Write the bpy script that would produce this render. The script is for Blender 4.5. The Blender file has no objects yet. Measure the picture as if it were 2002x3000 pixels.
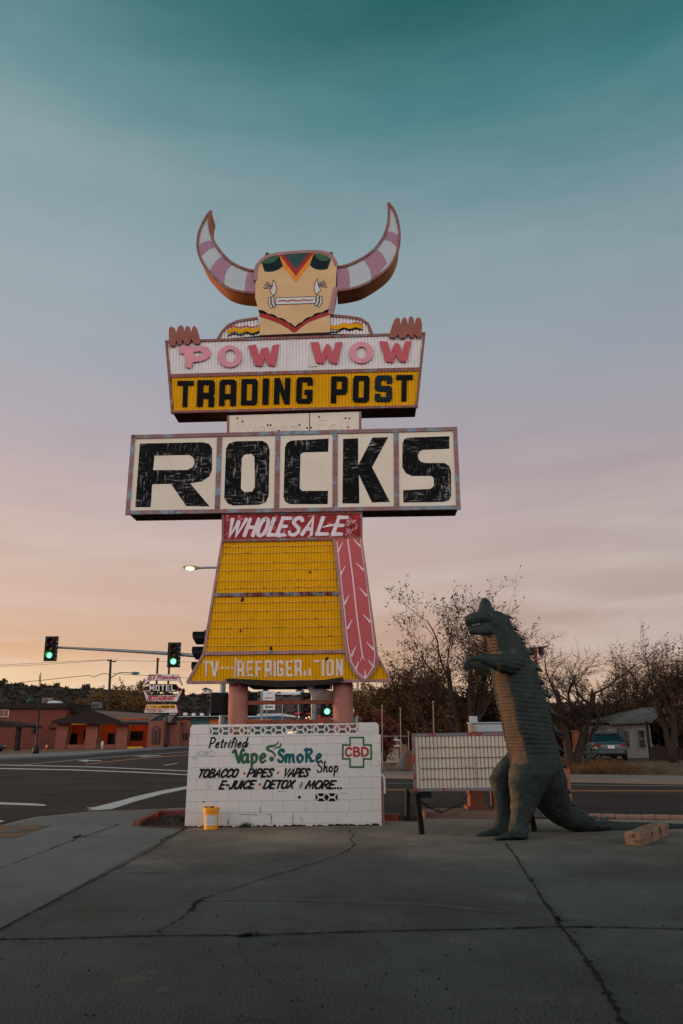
import bpy, bmesh, math, random
from mathutils import Vector, Matrix, geometry, noise as mnoise
rad = math.radians
S = bpy.context.scene
COL = S.collection

# ------------------------------------------------------------------ camera
PITCH, ROLL, FPX, EYE = 16.0, -0.8, 2250.0, 1.65
RM = Matrix.Rotation(rad(90 + PITCH), 3, 'X') @ Matrix.Rotation(rad(ROLL), 3, 'Z')
cd = bpy.data.cameras.new('camera'); cam = bpy.data.objects.new('camera', cd); COL.objects.link(cam)
cd.sensor_width = 36.0; cd.sensor_fit = 'AUTO'; cd.lens = FPX / 3000 * 36.0
cd.clip_start = 0.1; cd.clip_end = 6000
cam.location = (0, 0, EYE); cam.rotation_euler = RM.to_euler()
S.camera = cam

# ------------------------------------------------------------------ world: dusk sky, bright low, dark teal overhead
def lin(c):
    return tuple((x / 255 / 12.92) if x <= 10 else ((x / 255 + 0.055) / 1.055) ** 2.4 for x in c)
W = bpy.data.worlds.new('World'); S.world = W; W.use_nodes = True
nt = W.node_tree; N = nt.nodes; Lk = nt.links
bg = N['Background']; bg.inputs['Strength'].default_value = 1.0
tc = N.new('ShaderNodeTexCoord'); sep = N.new('ShaderNodeSeparateXYZ'); Lk.new(tc.outputs['Generated'], sep.inputs[0])
def ramp(stops, src):
    r = N.new('ShaderNodeValToRGB'); e = r.color_ramp.elements
    while len(e) < len(stops): e.new(0.5)
    for el, (p, c) in zip(e, stops): el.position = p; el.color = (*lin(c), 1)
    Lk.new(src, r.inputs[0]); return r
def math_(op, a, b=None, clamp=False):
    m = N.new('ShaderNodeMath'); m.operation = op; m.use_clamp = clamp
    for i, x in enumerate((a, b)):
        if x is None: continue
        if isinstance(x, (int, float)): m.inputs[i].default_value = x
        else: Lk.new(x, m.inputs[i])
    return m.outputs[0]
# wind-drawn streaks shift the height at which the ramp is read and tint the low sky
mp = N.new('ShaderNodeMapping'); mp.inputs['Scale'].default_value = (1.6, 1.6, 11.0); mp.inputs['Rotation'].default_value = (0.05, 0.04, 0)
Lk.new(tc.outputs['Generated'], mp.inputs[0])
n1 = N.new('ShaderNodeTexNoise'); n1.inputs['Scale'].default_value = 1.7; n1.inputs['Detail'].default_value = 5; n1.inputs['Roughness'].default_value = .55
Lk.new(mp.outputs[0], n1.inputs['Vector'])
wob = math_('MULTIPLY', math_('SUBTRACT', n1.outputs['Fac'], 0.5), 0.085)
zz = math_('ADD', sep.outputs['Z'], wob)
left = ramp([(0.0, (252, 222, 172)), (0.045, (244, 210, 164)), (0.10, (216, 172, 140)), (0.19, (207, 180, 166)), (0.276, (196, 175, 171)), (0.36, (176, 164, 169)),
             (0.44, (164, 166, 174)), (0.53, (156, 168, 174)), (0.62, (140, 160, 166)), (0.70, (108, 144, 149)), (0.78, (50, 110, 113)), (1.0, (14, 64, 68))], zz)
right = ramp([(0.0, (228, 198, 168)), (0.05, (198, 168, 152)), (0.10, (168, 148, 143)), (0.19, (178, 162, 158)), (0.276, (170, 155, 158)), (0.36, (160, 152, 160)),
              (0.44, (148, 154, 163)), (0.53, (134, 152, 160)), (0.61, (106, 138, 146)), (0.68, (52, 114, 118)), (0.76, (2, 76, 76)), (1.0, (6, 52, 54))], zz)
az = math_('ADD', math_('MULTIPLY', sep.outputs['X'], 1.1), 0.5, True)
mx = N.new('ShaderNodeMixRGB'); Lk.new(az, mx.inputs[0]); Lk.new(left.outputs[0], mx.inputs[1]); Lk.new(right.outputs[0], mx.inputs[2])
# cloud bands: paler and rosier streaks below about 25 degrees
cl = N.new('ShaderNodeTexNoise'); cl.inputs['Scale'].default_value = 2.6; cl.inputs['Detail'].default_value = 7; cl.inputs['Distortion'].default_value = .5
mp2 = N.new('ShaderNodeMapping'); mp2.inputs['Scale'].default_value = (1.3, 1.3, 10.0); mp2.inputs['Location'].default_value = (3.1, 0.4, 0.2)
Lk.new(tc.outputs['Generated'], mp2.inputs[0]); Lk.new(mp2.outputs[0], cl.inputs['Vector'])
cr = N.new('ShaderNodeValToRGB'); cr.color_ramp.elements[0].position = .44; cr.color_ramp.elements[1].position = .70
Lk.new(cl.outputs['Fac'], cr.inputs[0])
low = math_('SUBTRACT', 1.0, math_('MULTIPLY', sep.outputs['Z'], 2.6), True)
cf = math_('MULTIPLY', math_('MULTIPLY', cr.outputs[0], low), 0.65)
mc = N.new('ShaderNodeMixRGB'); mc.inputs[2].default_value = (*lin((216, 204, 196)), 1)
Lk.new(cf, mc.inputs[0]); Lk.new(mx.outputs[0], mc.inputs[1])
# soft mottled high cloud
mo = N.new('ShaderNodeTexNoise'); mo.inputs['Scale'].default_value = 2.6; mo.inputs['Detail'].default_value = 5; mo.inputs['Roughness'].default_value = .6; mo.inputs['Distortion'].default_value = .3
mp3 = N.new('ShaderNodeMapping'); mp3.inputs['Scale'].default_value = (1, 1, 2.6); Lk.new(tc.outputs['Generated'], mp3.inputs[0]); Lk.new(mp3.outputs[0], mo.inputs['Vector'])
hs_ = N.new('ShaderNodeHueSaturation'); Lk.new(mc.outputs[0], hs_.inputs['Color']); Lk.new(math_('ADD', math_('MULTIPLY', mo.outputs['Fac'], 0.22), 0.905), hs_.inputs['Value'])
Lk.new(math_('SUBTRACT', 1.25, math_('MULTIPLY', mo.outputs['Fac'], 0.4)), hs_.inputs['Saturation'])
# the twilight arch: the sky opposite the afterglow (behind the viewer) is an even pale lavender
back = ramp([(0.0, (140, 125, 128)), (0.06, (205, 184, 180)), (0.3, (212, 196, 190)), (0.55, (180, 180, 184)), (0.75, (70, 108, 114)), (1.0, (12, 55, 60))], sep.outputs['Z'])
bk = math_('MULTIPLY', math_('SUBTRACT', -0.05, sep.outputs['Y']), 2.5, True)
mb_ = N.new('ShaderNodeMixRGB'); bm_ = N.new('ShaderNodeMixRGB'); bm_.blend_type = 'MULTIPLY'; bm_.inputs[0].default_value = 1; bm_.inputs[2].default_value = (3.15, 3.15, 3.2, 1); Lk.new(back.outputs[0], bm_.inputs[1])
Lk.new(bk, mb_.inputs[0]); Lk.new(hs_.outputs[0], mb_.inputs[1]); Lk.new(bm_.outputs[0], mb_.inputs[2])
sky = N.new('ShaderNodeTexSky'); sky.sky_type = 'NISHITA'; sky.sun_disc = False
SUN_EL, SUN_AZ = 1.5, -74.0            # just above the ridge, front left
sky.sun_elevation = rad(SUN_EL); sky.sun_rotation = rad(SUN_AZ)
sk = N.new('ShaderNodeMixRGB'); sk.blend_type = 'ADD'; sk.inputs[0].default_value = 0.02
Lk.new(mb_.outputs[0], sk.inputs[1]); Lk.new(sky.outputs[0], sk.inputs[2])
Lk.new(sk.outputs[0], bg.inputs['Color'])

# ------------------------------------------------------------------ sun (only the last warm glow of it)
sd = bpy.data.lights.new('sun', 'SUN'); sd.energy = 2.6; sd.angle = rad(8); sd.color = (1.0, 0.56, 0.29)
sun = bpy.data.objects.new('sun', sd); COL.objects.link(sun)
sv = Vector((math.sin(rad(SUN_AZ)) * math.cos(rad(5)), math.cos(rad(SUN_AZ)) * math.cos(rad(5)), math.sin(rad(5))))
sun.rotation_euler = sv.to_track_quat('Z', 'Y').to_euler()
S.view_settings.view_transform = 'Standard'; S.view_settings.look = 'None'
S.view_settings.exposure = 0.0; S.view_settings.gamma = 1.0
S.cycles.use_denoising = True
S.cycles.max_bounces = 6; S.cycles.diffuse_bounces = 3; S.cycles.glossy_bounces = 3; S.cycles.transparent_max_bounces = 12
S.cycles.sample_clamp_indirect = 4.0

# ------------------------------------------------------------------ helpers
CAMP = Vector((0, 0, EYE))
def ray(u, v):
    return RM @ Vector(((u - 1001) / FPX, -(v - 1500) / FPX, -1.0))
def P(u, v, Y):
    d = ray(u, v); return CAMP + d * (Y / d.y)
def G(u, v, z=0.0):
    d = ray(u, v); return CAMP + d * ((z - EYE) / d.z)
def crop(x0, y0, s):
    return lambda x, y: (x0 + x / s, y0 + y / s)
c1 = crop(440, 560, 1.86667); c2 = crop(340, 1180, 1.47925); c3 = crop(500, 1500, 2.24); c4 = crop(520, 2000, 2.37576)
c5 = crop(0, 1820, 2.52903); c6 = crop(1100, 1650, 1.73836); c7 = crop(1300, 1720, 3.012); ch = crop(740, 740, 5.80741)
cn = crop(560, 600, 6.53333); cg = crop(600, 1990, 2.70345); c8 = crop(1380, 2200, 2.52090); cp = crop(0, 2380, 0.78322)
cs = crop(1090, 1980, 5.05806); cb = crop(520, 2230, 4.9); cr5 = crop(1640, 2050, 4.33149); cw = crop(560, 2120, 5.6)
cm = crop(280, 1950, 5.22667); cl5 = crop(0, 1980, 5.22667); cx = crop(830, 2120, 5.22667); ct = crop(380, 1660, 5.22667)
ci = crop(1180, 2230, 4.9)

class Plane:
    def __init__(s, o, th):
        s.o = Vector(o); t = rad(th)
        s.x = Vector((math.cos(t), -math.sin(t), 0)); s.n = Vector((-math.sin(t), -math.cos(t), 0))
    def uv(s, u, v):
        d = ray(u, v); k = (s.o - CAMP).dot(s.n) / d.dot(s.n); p = CAMP + d * k
        return ((p - s.o).dot(s.x), p.z)
    def p(s, x, z, off=0.0):
        return s.o + s.x * x + Vector((0, 0, z - s.o.z)) + s.n * off
    def q(s, u, v, off=0.0):
        return s.p(*s.uv(u, v), off)
    def px(s, u, v):                                   # metres per photo pixel there
        a = s.uv(u - 5, v); b = s.uv(u + 5, v); return math.hypot(a[0] - b[0], a[1] - b[1]) / 10

def root_of(o):
    while o.parent: o = o.parent
    return o
class MB:
    def __init__(s): s.v = []; s.f = []; s.m = []
    def add(s, vs, fs, mi=0):
        b = len(s.v); s.v.extend(Vector(x) for x in vs)
        for f in fs: s.f.append([b + i for i in f]); s.m.append(mi)
    def box(s, c, sz, rz=0.0, mi=0, M=None):
        c = Vector(c); R = M or Matrix.Rotation(rz, 3, 'Z')
        pts = [c + R @ Vector((x * sz[0] / 2, y * sz[1] / 2, z * sz[2] / 2)) for z in (-1, 1) for x, y in ((-1, -1), (1, -1), (1, 1), (-1, 1))]
        s.add(pts, [(0, 3, 2, 1), (4, 5, 6, 7), (0, 1, 5, 4), (1, 2, 6, 5), (2, 3, 7, 6), (3, 0, 4, 7)], mi)
    def prism(s, pts, ext, mi=0, mside=None):
        n = len(pts); ext = Vector(ext); pts = [Vector(p) for p in pts]
        s.add(pts + [p + ext for p in pts], [list(range(n)), list(range(2 * n - 1, n - 1, -1))], mi)
        b = len(s.v) - 2 * n
        for i in range(n):
            j = (i + 1) % n; s.f.append([b + i, b + n + i, b + n + j, b + j]); s.m.append(mi if mside is None else mside)
    def bar(s, a, b, w, h=None, mi=0):
        a = Vector(a); b = Vector(b); d = b - a; L = d.length
        if L < 1e-6: return
        z = d / L; up = Vector((0, 0, 1)) if abs(z.z) < .95 else Vector((0, 1, 0))
        x = up.cross(z).normalized(); y = z.cross(x)
        R = Matrix((x, y, z)).transposed(); s.box((a + b) / 2, (w, h or w, L), mi=mi, M=R)
    def tube(s, path, r, n=8, mi=0, cap=True):
        path = [Vector(p) for p in path]; K = len(path)
        rr = r if isinstance(r, (list, tuple)) else [r] * K
        x = None; b = len(s.v)
        for i, p in enumerate(path):
            t = (path[min(i + 1, K - 1)] - path[max(i - 1, 0)])
            t = t.normalized() if t.length > 1e-9 else Vector((0, 0, 1))
            if x is None:
                x = t.orthogonal().normalized()
            else:
                x = x - t * x.dot(t); x = x.normalized() if x.length > 1e-6 else t.orthogonal().normalized()
            y = t.cross(x)
            for k in range(n):
                a = 2 * math.pi * k / n; s.v.append(p + (x * math.cos(a) + y * math.sin(a)) * rr[i])
        for i in range(K - 1):
            for k in range(n):
                k2 = (k + 1) % n; s.f.append([b + i * n + k, b + i * n + k2, b + (i + 1) * n + k2, b + (i + 1) * n + k]); s.m.append(mi)
        if cap:
            s.f.append([b + k for k in range(n - 1, -1, -1)]); s.m.append(mi)
            s.f.append([b + (K - 1) * n + k for k in range(n)]); s.m.append(mi)
    def lathe(s, c, prof, n=24, mi=0, axis=None, cap=True):  # prof: (radius, height)
        c = Vector(c); ax = Vector(axis or (0, 0, 1)).normalized(); x = ax.orthogonal().normalized(); y = ax.cross(x); b = len(s.v)
        for r, h in prof:
            for k in range(n):
                a = 2 * math.pi * k / n; s.v.append(c + ax * h + (x * math.cos(a) + y * math.sin(a)) * r)
        for i in range(len(prof) - 1):
            for k in range(n):
                k2 = (k + 1) % n; s.f.append([b + i * n + k, b + i * n + k2, b + (i + 1) * n + k2, b + (i + 1) * n + k]); s.m.append(mi)
        if cap:
            s.f.append([b + k for k in range(n - 1, -1, -1)]); s.m.append(mi)
            s.f.append([b + (len(prof) - 1) * n + k for k in range(n)]); s.m.append(mi)
    def rings(s, rings, mi=0):                         # closed loops of equal count
        n = len(rings[0]); b = len(s.v)
        for r in rings: s.v.extend(Vector(p) for p in r)
        for i in range(len(rings) - 1):
            for k in range(n):
                k2 = (k + 1) % n; s.f.append([b + i * n + k, b + i * n + k2, b + (i + 1) * n + k2, b + (i + 1) * n + k]); s.m.append(mi)
        s.f.append([b + k for k in range(n - 1, -1, -1)]); s.m.append(mi)
        s.f.append([b + (len(rings) - 1) * n + k for k in range(n)]); s.m.append(mi)
    # flat shapes lying on a Plane: contours are (x, z) in the plane; holes are found
    def shape(s, pl, cons, off=0.0, th=0.01, mi=0, mside=None):
        vs = []; es = []
        for c in cons:
            b = len(vs); vs.extend(Vector((p[0], p[1])) for p in c); es.extend((b + i, b + (i + 1) % len(c)) for i in range(len(c)))
        ov, oe, of, *_ = geometry.delaunay_2d_cdt(vs, es, [], 0, 1e-7)
        def inside(f):
            q = (ov[f[0]] + ov[f[1]] + ov[f[2]]) / 3; k = False
            for c in cons:
                for i in range(len(c)):
                    a, d = c[i - 1], c[i]
                    if (a[1] > q.y) != (d[1] > q.y) and q.x < (d[0] - a[0]) * (q.y - a[1]) / (d[1] - a[1]) + a[0]: k = not k
            return k
        of = [f for f in of if inside(f)]
        b = len(s.v)
        for p in ov: s.v.append(pl.p(p.x, p.y, off))
        for f in of:
            s.f.append([b + i for i in f]); s.m.append(mi)
        if th > 0:
            b2 = len(s.v)
            for p in ov: s.v.append(pl.p(p.x, p.y, off - th))
            for f in of: s.f.append([b2 + i for i in reversed(f)]); s.m.append(mi)
            for c in cons:
                k = len(c); q = len(s.v)
                for p in c: s.v.append(pl.p(p[0], p[1], off)); s.v.append(pl.p(p[0], p[1], off - th))
                for i in range(k):
                    j = (i + 1) % k; s.f.append([q + 2 * i, q + 2 * i + 1, q + 2 * j + 1, q + 2 * j]); s.m.append(mi if mside is None else mside)
    def stroke(s, pl, pts, w, off=0.0, th=0.003, mi=0, rnd=True):
        pts = [Vector((p[0], p[1])) for p in pts]; K = len(pts)
        ww = w if isinstance(w, (list, tuple)) else [w] * K
        Lf = []; Rt = []
        for i in range(K):
            a = pts[i] - pts[i - 1] if i else pts[1] - pts[0]; b = pts[i + 1] - pts[i] if i < K - 1 else a
            a = a.normalized() if a.length else Vector((1, 0)); b = b.normalized() if b.length else a
            na = Vector((-a.y, a.x)); nb = Vector((-b.y, b.x)); m = na + nb
            m = m.normalized() if m.length > .2 else na
            k = ww[i] / 2 / max(.55, m.dot(na)); Lf.append(pts[i] + m * k); Rt.append(pts[i] - m * k)
        poly = Lf + (Rt[::-1])
        if rnd:
            e = (pts[-1] - pts[-2]).normalized() * ww[-1] * .42; st = (pts[0] - pts[1]).normalized() * ww[0] * .42
            poly = [(Lf[0] * .85 + Rt[0] * .15) + st * .8] + Lf + [(Lf[-1] * .8 + Rt[-1] * .2) + e, (Lf[-1] * .2 + Rt[-1] * .8) + e] + Rt[::-1] + [(Lf[0] * .15 + Rt[0] * .85) + st * .8]
            Lf = [poly[0]] + Lf + [poly[len(pts) + 1]]; Rt = [poly[-1]] + Rt + [poly[len(pts) + 2]]
        n = len(Lf); b = len(s.v)
        for o in (off, off - th):
            for p in Lf: s.v.append(pl.p(p.x, p.y, o))
            for p in Rt: s.v.append(pl.p(p.x, p.y, o))
        for i in range(n - 1):
            s.f.append([b + i, b + i + 1, b + n + i + 1, b + n + i]); s.m.append(mi)
            s.f.append([b + i, b + 2 * n + i, b + 2 * n + i + 1, b + i + 1]); s.m.append(mi)
            s.f.append([b + n + i, b + n + i + 1, b + 3 * n + i + 1, b + 3 * n + i]); s.m.append(mi)
    def build(s, name, mats, parent=None, smooth=False, loc=None):
        me = bpy.data.meshes.new(name)
        if parent is not None: o0 = root_of(parent).location.copy()
        elif loc is not None: o0 = Vector(loc)
        else:
            xs = [p.x for p in s.v]; ys = [p.y for p in s.v]; zs = [p.z for p in s.v]
            o0 = Vector(((min(xs) + max(xs)) / 2, (min(ys) + max(ys)) / 2, min(zs)))
        me.from_pydata([tuple(p - o0) for p in s.v], [], s.f)
        mats = mats if isinstance(mats, (list, tuple)) else [mats]
        for m in mats: me.materials.append(m)
        if len(mats) > 1: me.polygons.foreach_set('material_index', s.m)
        bm = bmesh.new(); bm.from_mesh(me); bmesh.ops.recalc_face_normals(bm, faces=bm.faces[:]); bm.to_mesh(me); bm.free()
        if smooth: me.polygons.foreach_set('use_smooth', [True] * len(me.polygons))
        me.update()
        o = bpy.data.objects.new(name, me); COL.objects.link(o)
        if parent is not None: o.parent = parent
        else: o.location = o0
        return o
def smooth_by(o, ang=40):
    me = o.data; me.polygons.foreach_set('use_smooth', [True] * len(me.polygons))
    bm = bmesh.new(); bm.from_mesh(me)
    for e in bm.edges:
        if len(e.link_faces) != 2 or e.calc_face_angle(3.2) > rad(ang): e.smooth = False
    bm.to_mesh(me); bm.free(); return o
def bevel(o, w=.01, seg=2):
    m = o.modifiers.new('bevel', 'BEVEL'); m.width = w; m.segments = seg; m.limit_method = 'ANGLE'; return o
def tag(o, label, cat, group=None):
    o['label'] = label; o['category'] = cat
    if group: o['group'] = group
    return o
def thing(name, label, cat, loc=(0, 0, 0), group=None):
    o = bpy.data.objects.new(name, None); COL.objects.link(o); o.location = loc; o.empty_display_size = .2
    return tag(o, label, cat, group)
def struct(o, kind='structure'):
    o['kind'] = kind; return o
def copy_tree(o, parent=None):
    c = o.copy(); COL.objects.link(c); c.parent = parent
    for k in o.children: copy_tree(k, c)
    return c
def cat(pts, n=5, closed=False):                       # catmull-rom
    pts = [Vector(p) for p in pts]; K = len(pts); out = []
    for i in range(K if closed else K - 1):
        g = (lambda j: pts[j % K]) if closed else (lambda j: pts[max(0, min(K - 1, j))])
        a, b, c, d = g(i - 1), g(i), g(i + 1), g(i + 2)
        for k in range(n):
            t = k / n
            out.append(.5 * ((2 * b) + (c - a) * t + (2 * a - 5 * b + 4 * c - d) * t * t + (3 * b - a - 3 * c + d) * t ** 3))
    if not closed: out.append(pts[-1])
    return out

# ------------------------------------------------------------------ materials
def mat(name, rgb, rough=.7, var=.18, scale=3.0, bump=.0, bscale=60.0, metal=0.0, spots=None, stretch=None, emit=None, estr=0.0, spec=.22):
    """rgb sRGB albedo; spots=(rgb, scale, low, high[, stretch]) a second colour in patches (wear, rust, dirt)"""
    m = bpy.data.materials.new(name); m.use_nodes = True; t = m.node_tree; n = t.nodes; L = t.links
    b = n['Principled BSDF']; b.inputs['Roughness'].default_value = rough; b.inputs['Metallic'].default_value = metal
    b.inputs['Specular IOR Level'].default_value = spec
    co = n.new('ShaderNodeTexCoord'); mp = n.new('ShaderNodeMapping'); L.new(co.outputs['Object'], mp.inputs[0])
    if stretch: mp.inputs['Scale'].default_value = stretch
    c = lin(rgb)
    no = n.new('ShaderNodeTexNoise'); no.inputs['Scale'].default_value = scale; no.inputs['Detail'].default_value = 6; no.inputs['Roughness'].default_value = .62
    L.new(mp.outputs[0], no.inputs['Vector'])
    r = n.new('ShaderNodeValToRGB'); r.color_ramp.elements[0].position = .3; r.color_ramp.elements[1].position = .7
    r.color_ramp.elements[0].color = (*[x * (1 - var) for x in c], 1); r.color_ramp.elements[1].color = (*[min(1, x * (1 + var)) for x in c], 1)
    L.new(no.outputs['Fac'], r.inputs[0]); out = r.outputs[0]
    for sp in ([spots] if spots and not isinstance(spots[0], (list, tuple)) or (spots and isinstance(spots[0][0], int)) else (spots or [])):
        rgb2, sc, lo, hi = sp[:4]
        n2 = n.new('ShaderNodeTexNoise'); n2.inputs['Scale'].default_value = sc; n2.inputs['Detail'].default_value = 7; n2.inputs['Roughness'].default_value = .68
        m2 = n.new('ShaderNodeMapping'); L.new(co.outputs['Object'], m2.inputs[0]); m2.inputs['Location'].default_value = (sc, 1.7, .3)
        if len(sp) > 4: m2.inputs['Scale'].default_value = sp[4]
        L.new(m2.outputs[0], n2.inputs['Vector'])
        r2 = n.new('ShaderNodeValToRGB'); r2.color_ramp.elements[0].position = lo; r2.color_ramp.elements[1].position = hi
        L.new(n2.outputs['Fac'], r2.inputs[0])
        fac = r2.outputs[0]
        if len(sp) > 5:                                  # wear gathers in patches of this size
            n3 = n.new('ShaderNodeTexNoise'); n3.inputs['Scale'].default_value = sp[5]; n3.inputs['Detail'].default_value = 3; L.new(co.outputs['Object'], n3.inputs['Vector'])
            r3 = n.new('ShaderNodeValToRGB'); r3.color_ramp.elements[0].position = .42; r3.color_ramp.elements[1].position = .6; L.new(n3.outputs['Fac'], r3.inputs[0])
            mu = n.new('ShaderNodeMath'); mu.operation = 'MULTIPLY'; L.new(fac, mu.inputs[0]); L.new(r3.outputs[0], mu.inputs[1]); fac = mu.outputs[0]
        mx = n.new('ShaderNodeMixRGB'); L.new(fac, mx.inputs[0]); L.new(out, mx.inputs[1]); mx.inputs[2].default_value = (*lin(rgb2), 1)
        out = mx.outputs[0]
    L.new(out, b.inputs['Base Color'])
    if bump:
        bn = n.new('ShaderNodeTexNoise'); bn.inputs['Scale'].default_value = bscale; bn.inputs['Detail'].default_value = 5
        L.new(mp.outputs[0], bn.inputs['Vector'])
        bu = n.new('ShaderNodeBump'); bu.inputs['Strength'].default_value = bump; bu.inputs['Distance'].default_value = .02
        L.new(bn.outputs['Fac'], bu.inputs['Height']); L.new(bu.outputs[0], b.inputs['Normal'])
    if emit:
        b.inputs['Emission Color'].default_value = (*lin(emit), 1); b.inputs['Emission Strength'].default_value = estr
    return m
def brick_mat(name, rgb, rgb2, mortar, w, h, ms, bump=.4, rough=.85, off=.5, loc=(0, 0, 0), plane='xz', spots=None, wear=None):
    m = mat(name, rgb, rough, .12, 1.3, 0); t = m.node_tree; n = t.nodes; L = t.links; b = n['Principled BSDF']
    co = n.new('ShaderNodeTexCoord'); mp = n.new('ShaderNodeMapping'); mp.inputs['Location'].default_value = loc
    L.new(co.outputs['Object'], mp.inputs[0]); sp = n.new('ShaderNodeSeparateXYZ'); L.new(mp.outputs[0], sp.inputs[0])
    cm_ = n.new('ShaderNodeCombineXYZ')
    if plane == 'xz': 
        ad = n.new('ShaderNodeMath'); L.new(sp.outputs[0], ad.inputs[0]); L.new(sp.outputs[1], ad.inputs[1]); L.new(ad.outputs[0], cm_.inputs[0])
    else: L.new(sp.outputs[0], cm_.inputs[0])
    L.new(sp.outputs[2 if plane == 'xz' else 1], cm_.inputs[1])
    nz = n.new('ShaderNodeTexNoise'); nz.inputs['Scale'].default_value = 5; L.new(co.outputs['Object'], nz.inputs['Vector'])
    br = n.new('ShaderNodeTexBrick'); br.inputs['Scale'].default_value = 1; br.inputs['Brick Width'].default_value = w; br.inputs['Row Height'].default_value = h
    br.inputs['Mortar Size'].default_value = ms; br.offset = off; br.inputs['Mortar Smooth'].default_value = .3
    br.inputs['Color1'].default_value = (*lin(rgb), 1); br.inputs['Color2'].default_value = (*lin(rgb2), 1); br.inputs['Mortar'].default_value = (*lin(mortar), 1)
    L.new(cm_.outputs[0], br.inputs['Vector'])
    old = b.inputs['Base Color'].links[0].from_socket
    mx = n.new('ShaderNodeMixRGB'); mx.blend_type = 'MIX'; mx.inputs[0].default_value = .35
    L.new(br.outputs['Color'], mx.inputs[1]); L.new(old, mx.inputs[2]); out = mx.outputs[0]
    if wear:
        for rgbw, sc, lo, hi, st in wear:
            m2 = n.new('ShaderNodeMapping'); m2.inputs['Scale'].default_value = st; L.new(co.outputs['Object'], m2.inputs[0])
            n2 = n.new('ShaderNodeTexNoise'); n2.inputs['Scale'].default_value = sc; n2.inputs['Detail'].default_value = 8; n2.inputs['Roughness'].default_value = .7
            L.new(m2.outputs[0], n2.inputs['Vector']); r2 = n.new('ShaderNodeValToRGB'); r2.color_ramp.elements[0].position = lo; r2.color_ramp.elements[1].position = hi
            L.new(n2.outputs['Fac'], r2.inputs[0]); m3 = n.new('ShaderNodeMixRGB'); L.new(r2.outputs[0], m3.inputs[0]); L.new(out, m3.inputs[1]); m3.inputs[2].default_value = (*lin(rgbw), 1); out = m3.outputs[0]
    L.new(out, b.inputs['Base Color'])
    h1 = n.new('ShaderNodeMath'); h1.operation = 'SUBTRACT'; L.new(nz.outputs['Fac'], h1.inputs[0]); L.new(br.outputs['Fac'], h1.inputs[1])
    fine = n.new('ShaderNodeTexNoise'); fine.inputs['Scale'].default_value = 70; fine.inputs['Detail'].default_value = 4; L.new(co.outputs['Object'], fine.inputs['Vector'])
    h2 = n.new('ShaderNodeMath'); h2.operation = 'MULTIPLY_ADD'; L.new(fine.outputs['Fac'], h2.inputs[0]); h2.inputs[1].default_value = .5; L.new(h1.outputs[0], h2.inputs[2])
    bu = n.new('ShaderNodeBump'); bu.inputs['Strength'].default_value = bump; bu.inputs['Distance'].default_value = .015
    L.new(h2.outputs[0], bu.inputs['Height']); L.new(bu.outputs[0], b.inputs['Normal'])
    return m
RUST = (96, 56, 44)
m_trim = mat('trim_paint', (150, 112, 112), .6, .2, 6, .15, 40, spots=((92, 96, 104), 5, .56, .66))
m_trimr = mat('trim_rusty', (128, 84, 76), .7, .25, 9, .2, 40, spots=(((108, 128, 134), 4.0, .56, .62), ((92, 48, 36), 9, .58, .68)))
m_rust = mat('rusty_soffit', (120, 70, 48), .75, .3, 5, .2, 30)
m_hornside = mat('horn_side', (160, 100, 66), .75, .25, 4, .2, 30)
m_soffit = mat('dark_soffit', (72, 48, 40), .85, .3, 4, .2, 30)
m_white = mat('white_sheet', (205, 203, 202), .55, .07, 2, .05, 20, spots=((160, 158, 158), 3, .6, .8, (6, 6, .5)))
m_yellow = mat('yellow_sheet', (205, 150, 2), .6, .10, 2.5, .05, 20, spec=.1, spots=(((128, 72, 24), 3.2, .63, .72, (6, 6, .3), 1.2), ((150, 100, 12), 3.0, .6, .85, (6, 6, .6)), ((100, 50, 25), 11, .71, .75)))
m_cream = mat('cream_panel', (205, 196, 178), .55, .05, 2, .03, 20, spots=((165, 150, 126), 2.2, .62, .9, (3, 3, .5)))
m_tan = mat('tan_board', (196, 164, 120), .6, .08, 3, .05, 30, spots=(((120, 88, 56), 6, .66, .8, (5, 5, .35)), ((80, 52, 36), 14, .72, .78, (4, 4, .4))))
m_black = mat('black_paint', (14, 16, 18), .7, .3, 6, spec=.08)
m_blackworn = mat('black_paint_worn', (12, 13, 14), .7, .3, 5, spec=.08, spots=(((205, 205, 200), 4.2, .56, .78, (6, 6, 1.1), 1.5), ((200, 200, 196), 4.2, .55, .78, (1.0, 1.0, 6), 1.7)))
m_navy = mat('navy_paint', (14, 34, 42), .6, .2, 5, spec=.1)
m_teal = mat('teal_paint', (22, 66, 64), .5, .15, 5)
m_green = mat('green_paint', (44, 84, 56), .5, .15, 5)
m_red = mat('red_paint', (150, 34, 34), .55, .18, 5, spots=((200, 190, 176), 9, .7, .74, (4, 4, .5)))
m_orange = mat('orange_paint', (208, 130, 26), .55, .12, 5)
m_pale = mat('pale_paint', (196, 192, 188), .55, .08, 4)
m_pinkl = mat('light_pink', (198, 134, 144), .5, .1, 3)
m_pinkd = mat('deep_pink', (176, 78, 86), .5, .1, 3)
m_mauve = mat('mauve_paint', (150, 112, 130), .5, .1, 3)
m_hornw = mat('horn_white', (168, 178, 182), .5, .06, 3)
m_feather = mat('feather_pink', (172, 78, 82), .55, .06, 2, .03, 20)
m_hand = mat('hand_brown', (134, 82, 70), .65, .12, 5)
m_redpanel = mat('red_panel', (130, 26, 30), .55, .25, 4, spots=(((216, 160, 160), 7, .57, .63, (1, 1, 1.6), 1.1), ((196, 30, 50), 2, .55, .7)))
m_peel = mat('peeled_paint', (196, 150, 152), .7, .15, 5, spots=((150, 32, 42), 9, .46, .52))
m_wornletter = mat('worn_white_letter', (205, 196, 200), .6, .1, 5, spots=((170, 70, 74), 12, .62, .72))
m_flake = mat('flaking_white_letter', (206, 192, 184), .6, .1, 5, spots=(((176, 84, 84), 9, .55, .66), ((214, 160, 16), 14, .68, .72)))
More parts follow.
